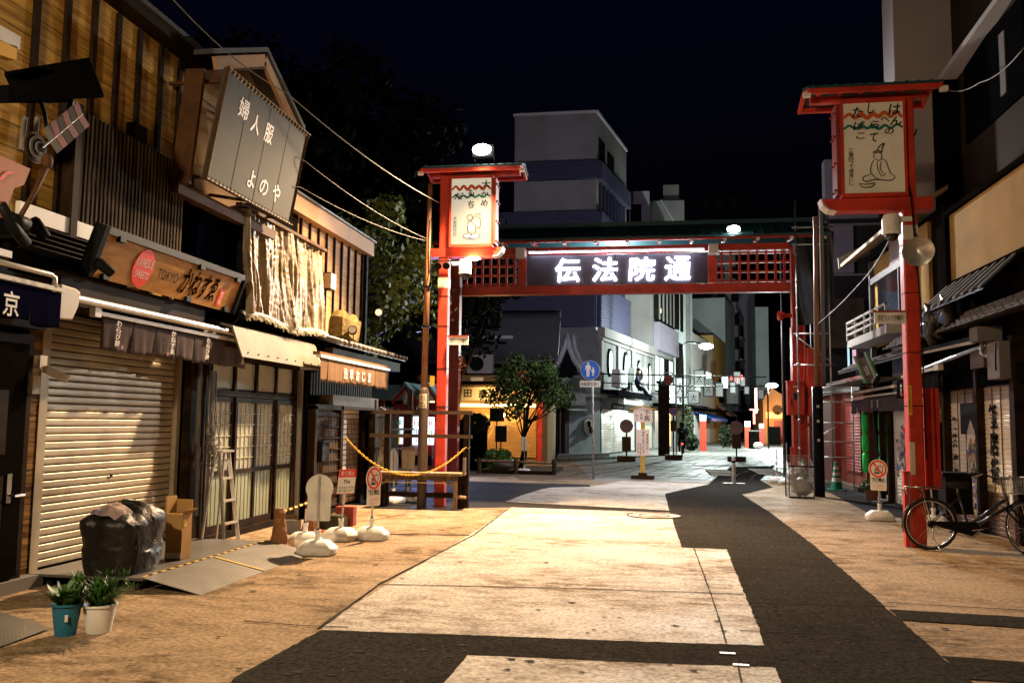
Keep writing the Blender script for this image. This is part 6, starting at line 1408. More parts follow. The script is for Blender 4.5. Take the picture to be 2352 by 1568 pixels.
MB().prism([(a, 86, z), (b, 86, z), ((a+b)/2-.3, 86, z+1.0)], (0, 6, 0)).build('gable', orm, t); MB().box(a+1, b, 85.9, 86, .1, 2.2).build('shopfront', K['dullred'], t); MB().lathe([(.45, 0), (.45, .1)], (b-1, 85.95, z-1.1), 20, 0, -Y_).build('round_vent', K['rust'], t)
MB().box(a+.2, b, 85.85, 85.95, 2.4, 3.0).build('lit_fascia', emit('orange_glow', (1., .5, .15), .5), t); lamp('POINT', ((a+b)/2, 84, 2.5), 350, (1., .6, .25), .1)
# hanging box signs along the canopy line
SG = [(1538, 905, 28, 44, 1), (1562, 890, 30, 46, 0), (1627, 890, 22, 40, 0), (1652, 895, 18, 32, 0), (1665, 878, 16, 28, 1), (1683, 890, 14, 26, 0), (1693, 868, 16, 30, 0), (1706, 876, 12, 24, 0), (1715, 895, 12, 20, 0), (1748, 905, 14, 22, 0), (1593, 912, 26, 30, 0), (1606, 868, 24, 36, 0)]
desc = ['with dark brush strokes, first past the dark pillar', 'with a bold black character next to the street lamp pole', 'grey above the blue awning', 'dark, right of the one above the blue awning', 'white with a small black mark', 'dim, right of the white one with a small mark', 'high green-grey, by the red lamps', 'slim dark, just right of the high green-grey one', 'low slim, under the red lamps', 'dark, beside the far red sign frame', 'blue-grey flat, left of the grey one over the blue awning', 'larger dark, high on the white house']
for (x, y, w_, h_, lit2), dn in zip(SG, desc):
    Yd = 48+max(0, (x-1500))*.13; c = AY(x, y, Yd); s = Yd/2000; t = thing('hanging_sign', 'hanging box sign '+dn, 'hanging sign', c)
    MB().box(c.x-w_*s/2, c.x+w_*s/2, c.y, c.y+.25, c.z-h_*s/2, c.z+h_*s/2).build('box', K['black'], t)
    MB().box(c.x-w_*s/2+.06, c.x+w_*s/2-.06, c.y-.015, c.y, c.z-h_*s/2+.06, c.z+h_*s/2-.06).build('face', emit('sign_face%d' % lit2, (.8, .85, .8), .45 if lit2 else .02, (.5, .5, .48) if lit2 else (.05, .05, .05)) if ('sign_face%d' % lit2) not in bpy.data.materials else bpy.data.materials['sign_face%d' % lit2], t)
    if w_ > 20: text('かん' if lit2 else '大', (c.x-w_*s*.25, c.y-.02, c.z-h_*s*.3), X_, Z_, w_*s*.5, h_*s*.6, K['ink'], t, bold=.01, vertical=True)
    MB().beam((c.x-w_*s/2, c.y+.12, c.z), (c.x-w_*s/2-.7, c.y+.12, c.z+.05), .05, .05).build('arm', K['black'], t)
# red columns along the shops
for x, Yd, yb, yt, lb in ((1615, 57.5, 1036, 952, 'red column with white cap in front of the blue awning'), (1717, 68, 1026, 967, 'red column right of the dark round sign on its stand'), (1749, 75, 1022, 972, 'farthest red column before the orange house'), (1604, 0, 0, 0, '')):
    if not Yd: continue
    p = AY(x, yb, Yd); z = AY(x, yt, Yd).z; t = thing('red_column', lb, 'column', (p.x, Yd, 0)); w_ = .2
    MB().box(p.x-w_, p.x+w_, Yd-w_, Yd+w_, 0, z-.4).build('shaft', emit('red_column_paint', (.6, .06, .03), .12, (.66, .07, .04)) if False else K['red'], t); MB().box(p.x-w_, p.x+w_, Yd-w_, Yd+w_, z-.4, z).build('cap', K['white'], t)
c = AY(1732, 942, 72); t = thing('red_frame_sign', 'red T-shaped sign frame glowing near the end of the street', 'sign', (c.x, 72, 0))
MB().box(c.x-.08, c.x+.08, 72, 72.1, c.z-1.1, c.z).box(c.x-.35, c.x+.35, 72, 72.1, c.z, c.z+.12).build('frame', emit('red_neon', (1., .12, .08), 1.2), t)
c = AY(1734, 949, 74); tag(MB().box(c.x, c.x+.2, 74, 74.2, c.z, c.z+2.1).build('pink_tube', emit('pink_tube', (1., .45, .45), .35)), 'slim pinkish vertical light near the end of the street', 'light tube')
for x, y, lb in ((1680, 868, 'small red lamp left of the high green-grey sign'), (1692, 872, 'small red lamp under the high green-grey sign'), (1703, 866, 'small red lamp right of the high green-grey sign')):
    tag(MB().ball(AY(x, y, 66), .1, .1, .2, 8, 6).build('red_lamp', emit('lamp_red', (1., .1, .08), 1.6) if 'lamp_red' not in bpy.data.materials else bpy.data.materials['lamp_red']), lb, 'lamp')
# dark square pillar and its signs, stands
p = AY(1525, 1046, 47.8); t = thing('dark_pillar', 'dark square timber pillar standing at the mouth of the far street', 'pillar', (p.x, 47.8, 0)); z = AY(1525, 880, 47.8).z
MB().box(p.x-.3, p.x+.3, 47.5, 48.1, 0, z).build('shaft', K['darkwood'], t); MB().box(p.x-.4, p.x+.4, 47.4, 48.2, z, z+.12).build('cap', K['night'], t)
def round_stand(x, yb, yt, Yd, r, label, disc, back=None, ring=False):
    p = AY(x, yb, Yd); c = AY(x, yt, Yd); t = thing('round_road_sign', label, 'road sign', (p.x, Yd, 0))
    MB().tube([(p.x, Yd, .1), (p.x, Yd, c.z+r)], .035, 8).build('pole', K['black'], t); MB().box(p.x-.4, p.x+.4, Yd-.25, Yd+.25, 0, .25).build('base', K['rust'], t)
    MB().lathe([(r, 0), (r, .03)], (p.x, Yd-.05, c.z), 28, 0, -Y_).build('disc', disc, t)
    if ring: MB().lathe([(r*.74, 0), (r*.74, .01)], (p.x, Yd-.085, c.z), 28, 0, -Y_).build('blue_face', K['blue'], t); MB().beam((p.x-r*.6, Yd-.1, c.z+r*.6), (p.x+r*.6, Yd-.1, c.z-r*.6), .01, r*.22).build('red_bar', K['dullred'], t)
    if back: MB().box(p.x-back[0], p.x+back[0], Yd-.06, Yd-.03, back[1], back[2]).build('board', K['rust'], t)
    return t
K['signback'] = mat('aged_sign_back', (.34, .2, .17), .7, .3, 4, .1)
round_stand(1692, 1061, 982, 41.5, .31, 'dark round sign seen from its back on a stand in the far street', K['signback'], (.2, .6, 1.35))
round_stand(1439, 1062, 978, 39.5, .3, 'brown round sign seen from its back before the grey shutters', K['signback'], (.2, .45, 1.1))
round_stand(1547, 1056, 945, 42.2, .19, 'no stopping sign with red ring and blue face beside the dark pillar', K['red'], (.14, 1.35, 1.85), True)
p = AY(1535, 872, 42.5); t = thing('hoop_sign', 'dark red round sign inside a thin metal hoop above the dark pillar', 'road sign', p)
MB().lathe([(.24, 0), (.24, .04)], p, 28, 0, -Y_).build('disc', K['dullred'], t); q0 = AY(1556, 1040, 42.5)
MB().tube([p+Vector((.36*math.cos(a), 0, .36*math.sin(a))) for a in [k*.2618-.0 for k in range(0, 15)]], .03, 6).tube([p+Vector((.36, 0, 0)), Vector((p.x+.37, 42.5, .1))], .03, 6).build('hoop', K['steel'], t, smooth='all')
text('止まれ', p+Vector((-.18, -.05, -.06)), X_, Z_, .36, .13, K['rust'], t)
# blue pedestrian sign
t = thing('pedestrian_sign', 'round blue sign of adult and child on a sticker-covered white pole', 'road sign', (-1.84, 26.45, 0)); c = Vector((-1.93, 26.4, 3.27))
MB().tube([(-1.83, 26.5, 0), (-1.87, 26.5, 3.3)], .036, 12).build('pole', mat('stickered_pole', (.7, .68, .62), .5, .3, 14, .1, c2=(.1, .1, .12), stretch=(1, 1, .6)), t, smooth='all')
MB().lathe([(.3, 0), (.3, .02)], c, 36, 0, -Y_).build('rim', K['white'], t); d = MB().lathe([(.283, 0), (.283, .006)], c-Y_*.021, 36, 0, -Y_).build('disc', emit('sign_blue', (.01, .12, .6), .25, (.01, .12, .6)), t)  # disc colour glows a little, standing in for light falling on it
wsg = emit('sign_white', (1, 1, 1), .15, (.8, .8, .8)); q = c-Y_*.032  # white of figures and plate also carries a weak glow as painted light
def sil(cx, s, P): return [q+X_*(cx+a*s)+Z_*(b*s) for a, b in P]
body = [(-.2, .62), (.2, .62), (.3, .5), (.34, .0), (.26, 0), (.2, .35), (.18, -.1), (.14, -.8), (.02, -.8), (0, -.15), (-.03, -.15), (-.05, -.8), (-.18, -.8), (-.2, -.1), (-.22, .35), (-.28, 0), (-.36, 0), (-.32, .5)]
MB().prism(sil(-.06, .25, body), (0, -.003, 0)).lathe([(.035, 0), (.035, .003)], q+X_*-.06+Z_*.2, 16, 0, -Y_).build('adult_figure', wsg, d)
MB().prism(sil(.09, .14, [(a, b-.45) for a, b in body]), (0, -.003, 0)).lathe([(.024, 0), (.024, .003)], q+X_*.09+Z_*.06, 14, 0, -Y_).build('child_figure', wsg, d)
pl = MB().box(-2.24, -1.62, 26.4, 26.42, 2.76, 2.95).build('plate', wsg, t); text('自転車を除く', (-2.2, 26.395, 2.79), X_, Z_, .54, .12, K['ink'], pl, bold=.008)
# notice board on yellow post
t = thing('notice_post', 'yellow post with a roofed white board and a pink notice', 'notice board', (-.37, 27, 0)); pk = emit('lit_pink_paper', (1., .75, .68), .28, (.75, .6, .55)); K['ypost'] = emit('yellow_post', (.9, .5, .08), .12, (.75, .45, .08))  # paper and post glow weakly in place of light falling on them
MB().box(-.44, -.3, 26.97, 27.03, .1, 2.0).build('post', K['ypost'], t); MB().box(-.72, -.02, 26.85, 27.15, 0, .12).beam((-.5, 26.9, .15), (-.24, 26.9, .15), .08, .1).build('base', K['rust'], t)
MB().prism([(-.65, 26.93, 1.72), (-.07, 26.93, 1.72), (-.07, 26.93, 2.1), (-.36, 26.93, 2.2), (-.65, 26.93, 2.1)], (0, .03, 0)).build('board', pk, t)
MB().beam((-.76, 26.95, 2.1), (-.36, 26.95, 2.23), .1, .03).beam((-.36, 26.95, 2.23), (.04, 26.95, 2.1), .1, .03).build('little_roof', K['ypost'], t)
pn = MB().box(-.56, -.17, 26.93, 26.96, .72, 1.5).build('pink_notice', pk, t)
text('下馬', (-.33, 26.925, 1.76), X_, Z_, .18, .34, mat('grey_ink', (.12, .12, .1), .7, .05), t, vertical=True, bold=.01); text('車輌', (-.44, 26.925, 1.8), X_, Z_, .07, .2, bpy.data.materials['grey_ink'], t, vertical=True); text('禁止', (-.58, 26.925, 1.8), X_, Z_, .07, .16, bpy.data.materials['grey_ink'], t, vertical=True)
bi = mat('brown_ink', (.1, .02, .02), .7, .05)
text('表参道に付', (-.26, 26.925, .88), X_, Z_, .065, .5, bi, pn, vertical=True, bold=.01); text('車輌入るべからず', (-.38, 26.925, .76), X_, Z_, .065, .7, bi, pn, vertical=True, bold=.01); text('浅草警察署', (-.46, 26.925, .75), X_, Z_, .045, .34, bi, pn, vertical=True); text('浅草寺', (-.53, 26.925, .76), X_, Z_, .045, .36, bi, pn, vertical=True)
# bollard
t = thing('steel_bollard', 'polished steel bollard with white stripes on a flat foot', 'bollard', (2.2, 25.6, 0))
MB().lathe([(.055, 0), (.055, .72), (.05, .75), (.02, .76)], (2.2, 25.6, 0), 20).build('shaft', K['alu'], t, smooth=True); MB().box(1.9, 2.5, 25.5, 25.7, 0, .035).build('foot', K['white'], t); MB().lathe([(.057, .6), (.057, .66)], (2.2, 25.6, 0), 20).build('stripe', K['black'], t)
# street lamps of the far street
for x, y, Yd, yb, e, g_, lb in ((1622, 795, 52, 1045, 9000, 330, 'tall street lamp burning white above the white house'), (1773, 885, 66, 1020, 7500, 330, 'farther street lamp burning white near the orange house')):
    c = AY(x, y, Yd); px = c.x-(1.35 if Yd < 60 else .3); t = thing('street_lamp', lb, 'street lamp', (px, Yd, 0))
    MB().tube([(px, Yd, 0), (px, Yd, c.z+.1), (px+.3, Yd, c.z+.25), (c.x-.1, Yd, c.z+.15)], .06, 8).build('pole', K['black'], t, smooth='all')
    MB().ball(c, .42, .2, .17, 16, 8).build('lamp_head', emit('street_glow', (.9, 1., .93), 60) if 'street_glow' not in bpy.data.materials else bpy.data.materials['street_glow'], t, smooth='all')
    lamp('POINT', c-Z_*.35, e, (.85, 1., .93), .15)
# planters, bins, boards along the far frontage
for x, Yd, yb, h_, w_, lb in ((1668, 60, 1036, 1.7, 1.0, 'leafy potted shrub beside the blue awning shop'), (1590, 54, 1040, 1.0, .8, 'dark low planting left of the red column'), (1578, 55, 1030, 2.9, .9, 'dark ivy bush behind the cyclist')):
    p = AY(x, yb, Yd); o2 = leafball('street_shrub', (p.x, Yd, h_/2+.1), (w_/2, w_/2, h_/2), 500, hedge, None, int(x), .11); tag(o2, lb, 'shrub')
p = AY(1732, 1028, 66); t = thing('litter_bin', 'dark street bin with pale lid right of the second red column', 'bin', (p.x, 66, 0)); MB().box(p.x-.35, p.x+.35, 65.7, 66.3, 0, 1.25).build('body', K['dark'], t); MB().box(p.x-.45, p.x+.45, 65.6, 66.4, 1.25, 1.33).build('lid', K['wallpale'], t)
tag(MB().ball((AY(1741, 1028, 65).x, 65, .25), .35, .3, .25).build('rubbish_sack', K['white'], smooth='all'), 'white rubbish sack beside the street bin', 'sack')
tag(MB().box(AY(1780, 1020, 80).x-.4, AY(1780, 1020, 80).x+.5, 80, 80.8, 0, 1.6).build('pushcart', K['dark'], bevel=.05), 'dark cart parked in front of the orange house', 'cart')
# the far street's wires
def wire(pts, r, label, m=None, name='cable', sag=0.):
    P = []
    for a, b in zip(pts[:-1], pts[1:]):
        for k in range(12): f_ = k/12; p = a+(b-a)*f_; P.append(p-Z_*sag*4*f_*(1-f_))
    P.append(pts[-1]); return tag(MB().tube(P, r, 5).build(name, m or K['black'], smooth='all'), label, 'cable')
wire([AY(1320, 857, 40), AY(1760, 866, 52)], .035, 'upper dark wire crossing behind the blue pedestrian sign')
wire([AY(1330, 875, 40), AY(1755, 886, 50)], .028, 'lower dark wire crossing behind the blue pedestrian sign', sag=.1)
# ------------------------------------------------------------------ RIGHT ROW (facades face -X)
FRx = lambda x, y=0, z=0: Vector((x, y, z)); NX = Vector((-1, 0, 0)); YR = Vector((0, -1, 0))
rw = thing('shutter_shop', 'tan walled shop with painted slat shutters beside the bicycle', 'building', (5.3, 15, 0))
MB().box(5.3, 12, 11.0, 17.4, 0, 5.5).build('wall', K['dark'], rw)
MB().box(5.2, 5.3, 11.2, 16.35, 4.22, 5.42).build('tan_wall', K['tan'], rw)
MB().box(5.12, 5.3, 11.1, 16.45, 5.42, 5.5).box(5.15, 5.3, 11.2, 16.35, 4.15, 4.22).box(5.12, 5.22, 16.33, 16.45, 3.2, 5.42).build('dark_trim', K['dark'], rw)
K['pshut'] = mat('painted_shutter', (.78, .72, .56), .45, .1, 3, .03, dirt=.4, dscale=1.5)
for y0, y1, nm in ((15.22, 16.72, 'a'), (13.72, 15.1, 'b')):
    mb = MB(); curtain(mb, 5.25, -1, y0, y1, .02, .66, .075, .012); s_ = mb.build('roller_shutter', K['shutter_brown'], rw)
    mb = MB(); curtain(mb, 5.25, -1, y0, y1, .66, 2.1, .075, .012); mb.build('painted_band', K['pshut'], s_)
    mb = MB(); curtain(mb, 5.25, -1, y0, y1, 2.1, 2.32, .075, .012); mb.build('upper_band', mat('dim_shutter', (.3, .25, .18), .5, .1) if 'dim_shutter' not in bpy.data.materials else bpy.data.materials['dim_shutter'], s_)  # upper slats coloured darker for the shade under the awning
    mb = MB()
    for k in range(1, 4): y = y0+(y1-y0)*k/4; mb.box(5.225, 5.24, y-.01, y+.01, .66, 2.3)
    mb.build('seam', K['shutter_brown'], s_)
    if nm == 'a':
        text('飲茶', (5.225, 16.65, 1.3), YR, Z_, .27, .58, K['ink'], s_, 'painted_letters', .004, .03, vertical=True); text('龍鳳', (5.225, 16.63, .72), YR, Z_, .25, .5, K['ink'], s_, 'painted_letters', .004, .03, vertical=True)
        MB().box(5.222, 5.228, 15.32, 16.2, 1.55, 2.08).build('dark_field', K['black'], s_)
        text('いらっしゃい', (5.218, 15.48, 1.4), YR, Z_, .1, .6, K['white'], s_, 'painted_letters', .003, .02, vertical=True)
        rdg = random.Random(31); cols = [mat('mural%d' % i, c, .6, .2, 9, 0) for i, c in enumerate([(.4, .3, .12), (.1, .12, .22), (.5, .42, .3), (.28, .16, .3), (.12, .18, .1), (.42, .22, .06)])]
        MB().prism([FRx(5.226, 15.95, 1.3), FRx(5.226, 15.45, 1.3), FRx(5.226, 15.55, 1.62), FRx(5.226, 15.72, 1.8), FRx(5.226, 15.88, 1.6)], (-.004, 0, 0)).build('pale_peak', K['pshut'], s_)
        mb = [MB() for _ in cols]
        for k in range(70):
            y, z = rdg.uniform(15.35, 15.95), rdg.uniform(.25, 1.45); r = rdg.uniform(.03, .09)
            mb[rdg.randrange(6)].prism([FRx(5.224-.0001*k, y+r*math.cos(a*1.05)*rdg.uniform(.6, 1.2), z+r*math.sin(a*1.05)*rdg.uniform(.6, 1.2)) for a in range(6)], (-.001, 0, 0))
        for i, m_ in enumerate(mb): m_.build('mural_pattern', cols[i], s_)
    else:
        for i, ch in enumerate('飯店街'): [text(ch, (5.225, 14.87+e, 1.63-i*.42+e), YR, Z_, .32, .4, K['ink'], s_, 'painted_letters', .004+e*.1, .02) for e in (0, .015)]
        MB().box(5.222, 5.23, 14.96, 15.04, 1.28, 1.32).box(5.222, 5.23, 14.9, 14.98, .98, 1.01).build('plate', K['alu'], s_)
for y in (15.16, 16.8): MB().box(5.12, 5.3, y-.055, y+.055, 0, 2.6).build('post', K['darkwood'], rw)
MB().box(5.1, 5.35, 13.55, 13.7, 0, 3.0).build('post', K['darkwood'], rw); MB().box(5.15, 5.3, 12.5, 16.85, 2.32, 2.6).build('lintel', K['night'], rw)
for y0, y1 in ((14.95, 15.55), (14.1, 14.8)): MB().box(5.2, 5.28, y0, y1, 2.63, 2.92).build('transom', K['shutter_brown'], rw)
# pent roof of tiles, striped canopy
mb = MB()
for k in range(5): mb.prism([(5.3, 11.5, 3.62-k*.055), (4.98-k*.07, 11.5, 3.52-k*.06), (4.98-k*.07, 19, 3.52-k*.06), (5.3, 19, 3.62-k*.055)], (0, 0, -.028))
mb.build('tiled_pent', K['tile'], rw)
mb = MB(); rdt = random.Random(3)
for k in range(5):
    for j in range(30): y = 11.6+j*.25+rdt.uniform(0, .05); mb.box(4.965-k*.07, 4.98-k*.07, y, y+.2, 3.5-k*.06, 3.525-k*.06)
mb.build('tile_edge', K['wallgrey'], rw)
t = thing('ribbed_canopy', 'dark ribbed metal canopy with pale stripes above the painted shutters', 'canopy', (5, 14.8, 4))
P = lambda y, a: Vector((5.28-.68*a, y-.25*a, 4.25-.6*a))
MB().prism([P(13.4, 0), P(13.4, 1), P(16.45, 1), P(16.45, 0)], (0, 0, -.03)).build('sheet', K['black'], t)
for k in range(9): y = 13.45+k*.36; MB().prism([P(y, 0)+Z_*.02, P(y, 1.02)+Z_*.02, P(y+.13, 1.02)+Z_*.02, P(y+.13, 0)+Z_*.02], (0, 0, .03)).build('rib', K['wallgrey'], t)
t = thing('folding_awning', 'folded awning with long pale tube above the painted shutters', 'awning', (4.9, 16, 3.1))
MB().beam((4.95, 14.6, 3.0), (4.95, 17.95, 3.06), .05, .045).build('tube', K['cream'], t); MB().beam((4.97, 17.95, 3.1), (4.97, 14.2, 3.05), .14, .06).build('cassette', K['black'], t)
MB().box(4.85, 5.2, 14.15, 14.5, 2.98, 3.2).build('end_cap', K['wallgrey'], t); MB().tube([(5.1, 14.5, 2.95), (4.8, 16.0, 2.75), (4.75, 17.9, 2.62)], .035, 8).build('arm', K['steel'], t)
MB().beam((4.72, 17.8, 2.62), (4.72, 15.6, 2.66), .05, .04).box(4.68, 4.76, 15.5, 15.75, 2.62, 2.72).build('front_bar', K['cream'], t)
MB().tube([(4.98, 14.35, 2.98), (4.95, 14.32, 2.8), (4.97, 14.2, 2.74), (5.02, 14.3, 2.86)], .03, 8).build('crank_loop', K['alu'], t, smooth='all')
t = thing('black_noren', 'black split curtain with white marks above the painted shutters', 'noren curtain', (4.75, 17, 2.4))
noren(4.78, -1, 15.75, 18.3, 2.2, 2.6, [16.1, 16.4, 16.7, 17.0, 17.3, 17.6, 17.95], K['black_cloth'], t, .03, folds=1.5, seed=6)
for ch, y in zip('茶寮屋', (17.9, 17.45, 17.0)): text(ch, (4.7, y, 2.27), YR, Z_, .14, .22, K['white'], t, 'letter', bold=.015)
t = thing('meter_box', 'pale wall box near the upper right edge with a loop of cable', 'meter box', (5.0, 14, 2.65)); MB().box(4.95, 5.25, 13.62, 14.1, 2.38, 2.93).build('case', K['wallgrey'], t, bevel=.01); MB().tube([(4.94, 13.7, 2.9), (4.9, 13.62, 2.7), (4.93, 13.7, 2.5)], .012, 5).build('cable', K['black'], t, smooth='all')
tag(MB().tube([(5.38, 12.75, 0), (5.38, 12.75, 1.5), (5.36, 12.77, 3.2)], .05, 10).tube([(5.3, 12.77, 0), (5.3, 12.75, 2.8)], .02, 6).build('conduit_pole', K['black'], smooth='all'), 'dark pole with conduit at the right edge of the street', 'pole')
tag(MB().box(5.1, 5.2, 13.75, 13.85, .55, .72).build('wall_socket_box', K['white']), 'small white box low on the wall behind the bicycle front wheel', 'box')
rdb = random.Random(5); mb = MB()
for k in range(7):
    c = Vector((4.75+rdb.uniform(-.1, .1), 15.2+k*.16, 3.5+rdb.uniform(-.12, .12))); n0 = len(mb.v); mb.ball(c, .13, .15, .2, 9, 6)
    for i in range(n0, len(mb.v)): v = Vector(mb.v[i]); v += (v-c)*nz_.noise(v*9)*1.3; mb.v[i] = tuple(v)
tag(mb.build('crumpled_sheet', mat('crumpled_black', (.06, .06, .06), .3, .4, 8, .5, 20), smooth='all'), 'crumpled dark sheeting bundled under the ribbed canopy', 'sheeting')
tag(MB().box(5.1, 5.18, 16.9, 17.45, 1.75, 2.3).build('yellow_board', planks('yellow_wood', (.5, .3, .08), (.3, .16, .04), 'z', 2., 6., .6, 0.)), 'yellow wooden board behind the tall red cabinet', 'board')
tag(MB().box(5.1, 5.14, 17.15, 17.5, .55, 1.75).build('purple_banner', mat('purple_banner', (.42, .25, .5), .6, .1)), 'slim lilac banner below the yellow wooden board', 'banner')
stand(GZ(2145, 1207), 'red-headed notice on its stand behind the bicycle', R_(-20), 'notice', -.06, h=1.1)
tag(MB().box(4.55, 4.95, 14.9, 15.3, .3, .88).box(4.5, 5.0, 14.85, 15.35, .88, .95).build('black_crate', K['black'], bevel=.01), 'black box standing between the bicycle and the painted shutters', 'box')
# tall block behind
t = thing('tall_block', 'tall lavender-grey block with dark brown side rising above the right shops', 'building', (6, 20, 0))
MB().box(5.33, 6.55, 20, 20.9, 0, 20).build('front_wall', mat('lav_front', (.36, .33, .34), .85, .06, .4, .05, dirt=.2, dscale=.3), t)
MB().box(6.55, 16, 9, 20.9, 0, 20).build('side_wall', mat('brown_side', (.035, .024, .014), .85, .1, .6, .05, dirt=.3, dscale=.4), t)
MB().box(6.5, 6.56, 16.2, 19.2, 7.6, 9.4).build('dark_window', K['night'], t); MB().box(6.48, 6.52, 17.0, 17.25, 7.9, 9.1).build('curtain_strip', K['wallgrey'], t)
MB().beam((6.3, 20, 9.2), (6.5, 16, 9.7), .35, .12).build('ledge', K['wallpale'], t); MB().box(6.45, 6.56, 10, 19.9, 5.9, 6.1).build('string_course', K['dark'], t)
MB().box(6.1, 6.5, 19.6, 20, 4, 9.2).build('dark_pipe_bay', K['night'], t)
# two storey house with a balcony
t = thing('balcony_house', 'two storey tan house with a railed balcony behind the unlit lantern', 'building', (5.25, 20.5, 0)); bh = t
MB().box(5.45, 12, 17.4, 23.4, 0, 5.9).build('wall', K['dark'], t)
MB().box(5.38, 5.45, 18.2, 22.6, 3.6, 5.75).build('upper_wall', K['tan'], t)
MB().box(5.3, 5.39, 18.9, 21.9, 3.75, 5.15).build('window', K['glass'], t); MB().box(5.28, 5.4, 18.2, 22.65, 5.15, 5.3).box(5.28, 5.4, 22.55, 22.68, 2.6, 5.75).box(5.28, 5.34, 20.0, 20.06, 3.75, 5.15).build('dark_trim', mat('slate_trim', (.07, .07, .09), .6, .1), t)
MB().prism([(5.6, 17.6, 6.25), (4.75, 17.6, 5.75), (4.75, 23.4, 5.75), (5.6, 23.4, 6.25)], (0, 0, .08)).build('eave', mat('tan_eave', (.45, .33, .18), .7, .1), t)
MB().prism([(4.72, 23.42, 5.72), (4.72, 23.5, 6.02), (5.5, 23.5, 6.4), (5.5, 23.42, 6.1)], (0, -.1, 0)).build('gutter_end', K['wallgrey'], t)
MB().box(4.8, 5.3, 19.2, 22.95, 3.62, 3.8).build('balcony_slab', K['wallpale'], t)
mb = MB()
for z in (3.92, 4.06, 4.22): mb.box(4.78, 4.82, 19.2, 22.95, z, z+.05).box(4.8, 5.3, 22.9, 22.95, z, z+.05)
for k in range(5): mb.box(4.78, 4.82, 19.2+k*.93, 19.25+k*.93, 3.8, 4.27)
mb.build('balcony_rail', K['wallpale'], t)
MB().prism([(5.4, 17.5, 3.35), (4.7, 17.5, 3.0), (4.7, 23.6, 3.0), (5.4, 23.6, 3.35)], (0, 0, .05)).build('tiled_pent', K['tile'], t)
mb = MB()
for k in range(3): mb.box(4.68+k*.12, 4.74+k*.12, 17.5, 23.6, 3.06+k*.07, 3.08+k*.07)
mb.build('tile_edge', K['wallgrey'], t)
MB().box(5.2, 5.45, 17.5, 20.6, 0, 1.95).build('shop_wall', K['dark'], t)
mb = MB(); curtain(mb, 5.18, -1, 18.6, 20.3, .02, 2.0, .075, .012); s_ = mb.build('roller_shutter', K['pshut'], t)
mb = [MB() for _ in cols]
for k in range(60): 
    y, z = rdb.uniform(18.7, 20.1), rdb.uniform(.1, 1.7); r = rdb.uniform(.05, .12); mb[rdb.choice([1, 1, 2, 3, 4, 1])].prism([FRx(5.158-.0001*k, y+r*math.cos(a*1.05), z+r*.8*math.sin(a*1.05)*rdb.uniform(.6, 1.3)) for a in range(6)], (-.001, 0, 0))
for i, m_ in enumerate(mb):
    if m_.v: m_.build('mural_pattern', cols[i], s_)
MB().box(5.05, 5.15, 20.35, 20.45, 0, 2.0).box(5.05, 5.15, 21.0, 21.1, 0, 2.0).build('post', K['darkwood'], t)
tn = thing('short_noren', 'short grey-black valance with white marks left of the unlit lantern post', 'noren curtain', (4.9, 21.3, 2.1)); noren(4.95, -1, 18.6, 23.2, 2.0, 2.32, [19.0, 19.4, 19.8, 20.2, 20.6, 21.0, 21.4, 21.8, 22.2, 22.6], K['grey_cloth'], tn, .03, folds=1.2, seed=2)
MB().beam((4.9, 18.6, 2.36), (4.9, 23.3, 2.36), .05, .04).beam((4.88, 18.9, 2.5), (4.88, 22.9, 2.48), .07, .05).build('rail', K['cream'], tn)
for y in (20.9, 20.4): text('茶', (4.86, y, 2.08), YR, Z_, .12, .18, K['white'], tn, 'letter', bold=.01)
t = thing('leaning_shop_sign', 'dark leaning shop board between two green side boards', 'sign board', (4.6, 21.5, 3.0))
o = Vector((4.35, 21.9, 2.72)); u = Vector((-.12, .0, .5)).normalized(); o = AX(1990, 880, 4.5); q1 = AX(1972, 838, 4.35); u = (q1-o); u.y = 0; u.normalize()
MB().prism([o, o-Y_*1.0, o-Y_*1.0+u*.55, o+u*.55], (.05, 0, 0)).build('board', K['rust'], t); text('浅草', o-Y_*.3+u*.15+NX*.01, YR, u, .4, .22, K['cream'], t, 'letter')
for q in (0, -1.0): MB().prism([o+Y_*q, o+Y_*(q-.14), o+Y_*(q-.14)+u*.62, o+Y_*q+u*.62], (-.05, 0, 0)).build('side_board', mat('sage_green', (.16, .3, .2), .6, .1) if 'sage_green' not in bpy.data.materials else bpy.data.materials['sage_green'], t)
spotcan(AX(2020, 862, 4.2), (-.3, .5, -.6), 'small black spotlight under the leaning shop board')
tag(MB().box(4.4, 5.2, 19.5, 23.6, 2.68, 2.72).build('thin_canopy', K['wallgrey']), 'thin curved pale canopy edge under the leaning shop board', 'canopy')
# green padded poles, scaffold
gp_ = mat('green_padding', (.03, .75, .13), .5, .1, 6, .1)
for x, y, lb in ((1988, 22.6, 'left green padded pole under the short valance'), (2027, 21.2, 'right green padded pole under the short valance')):
    p = AY(x, 1020, y); t = thing('padded_pole', lb, 'pole', (p.x, y, 0)); MB().tube([(p.x, y, 0), (p.x, y, .55)], .015, 6).build('pole', K['steel'], t)
    mb = MB(); 
    for k in range(3): mb.lathe([(.05, 0), (.085, .05), (.085, .42), (.055, .48)], (p.x, y, .55+k*.49), 10)
    mb.build('padding', gp_, t, smooth='all')
t = thing('red_shutter_shop', 'low shop with dull red shutters behind scaffold pipes', 'building', (5.3, 26, 0))
MB().box(5.3, 12, 23.6, 32, 0, 3.0).build('wall', mat('red_brown_wall', (.22, .05, .03), .7, .15, 2, .05), t); MB().box(5.2, 5.35, 23.6, 32, 2.6, 2.9).build('fascia', K['wallgrey'], t)
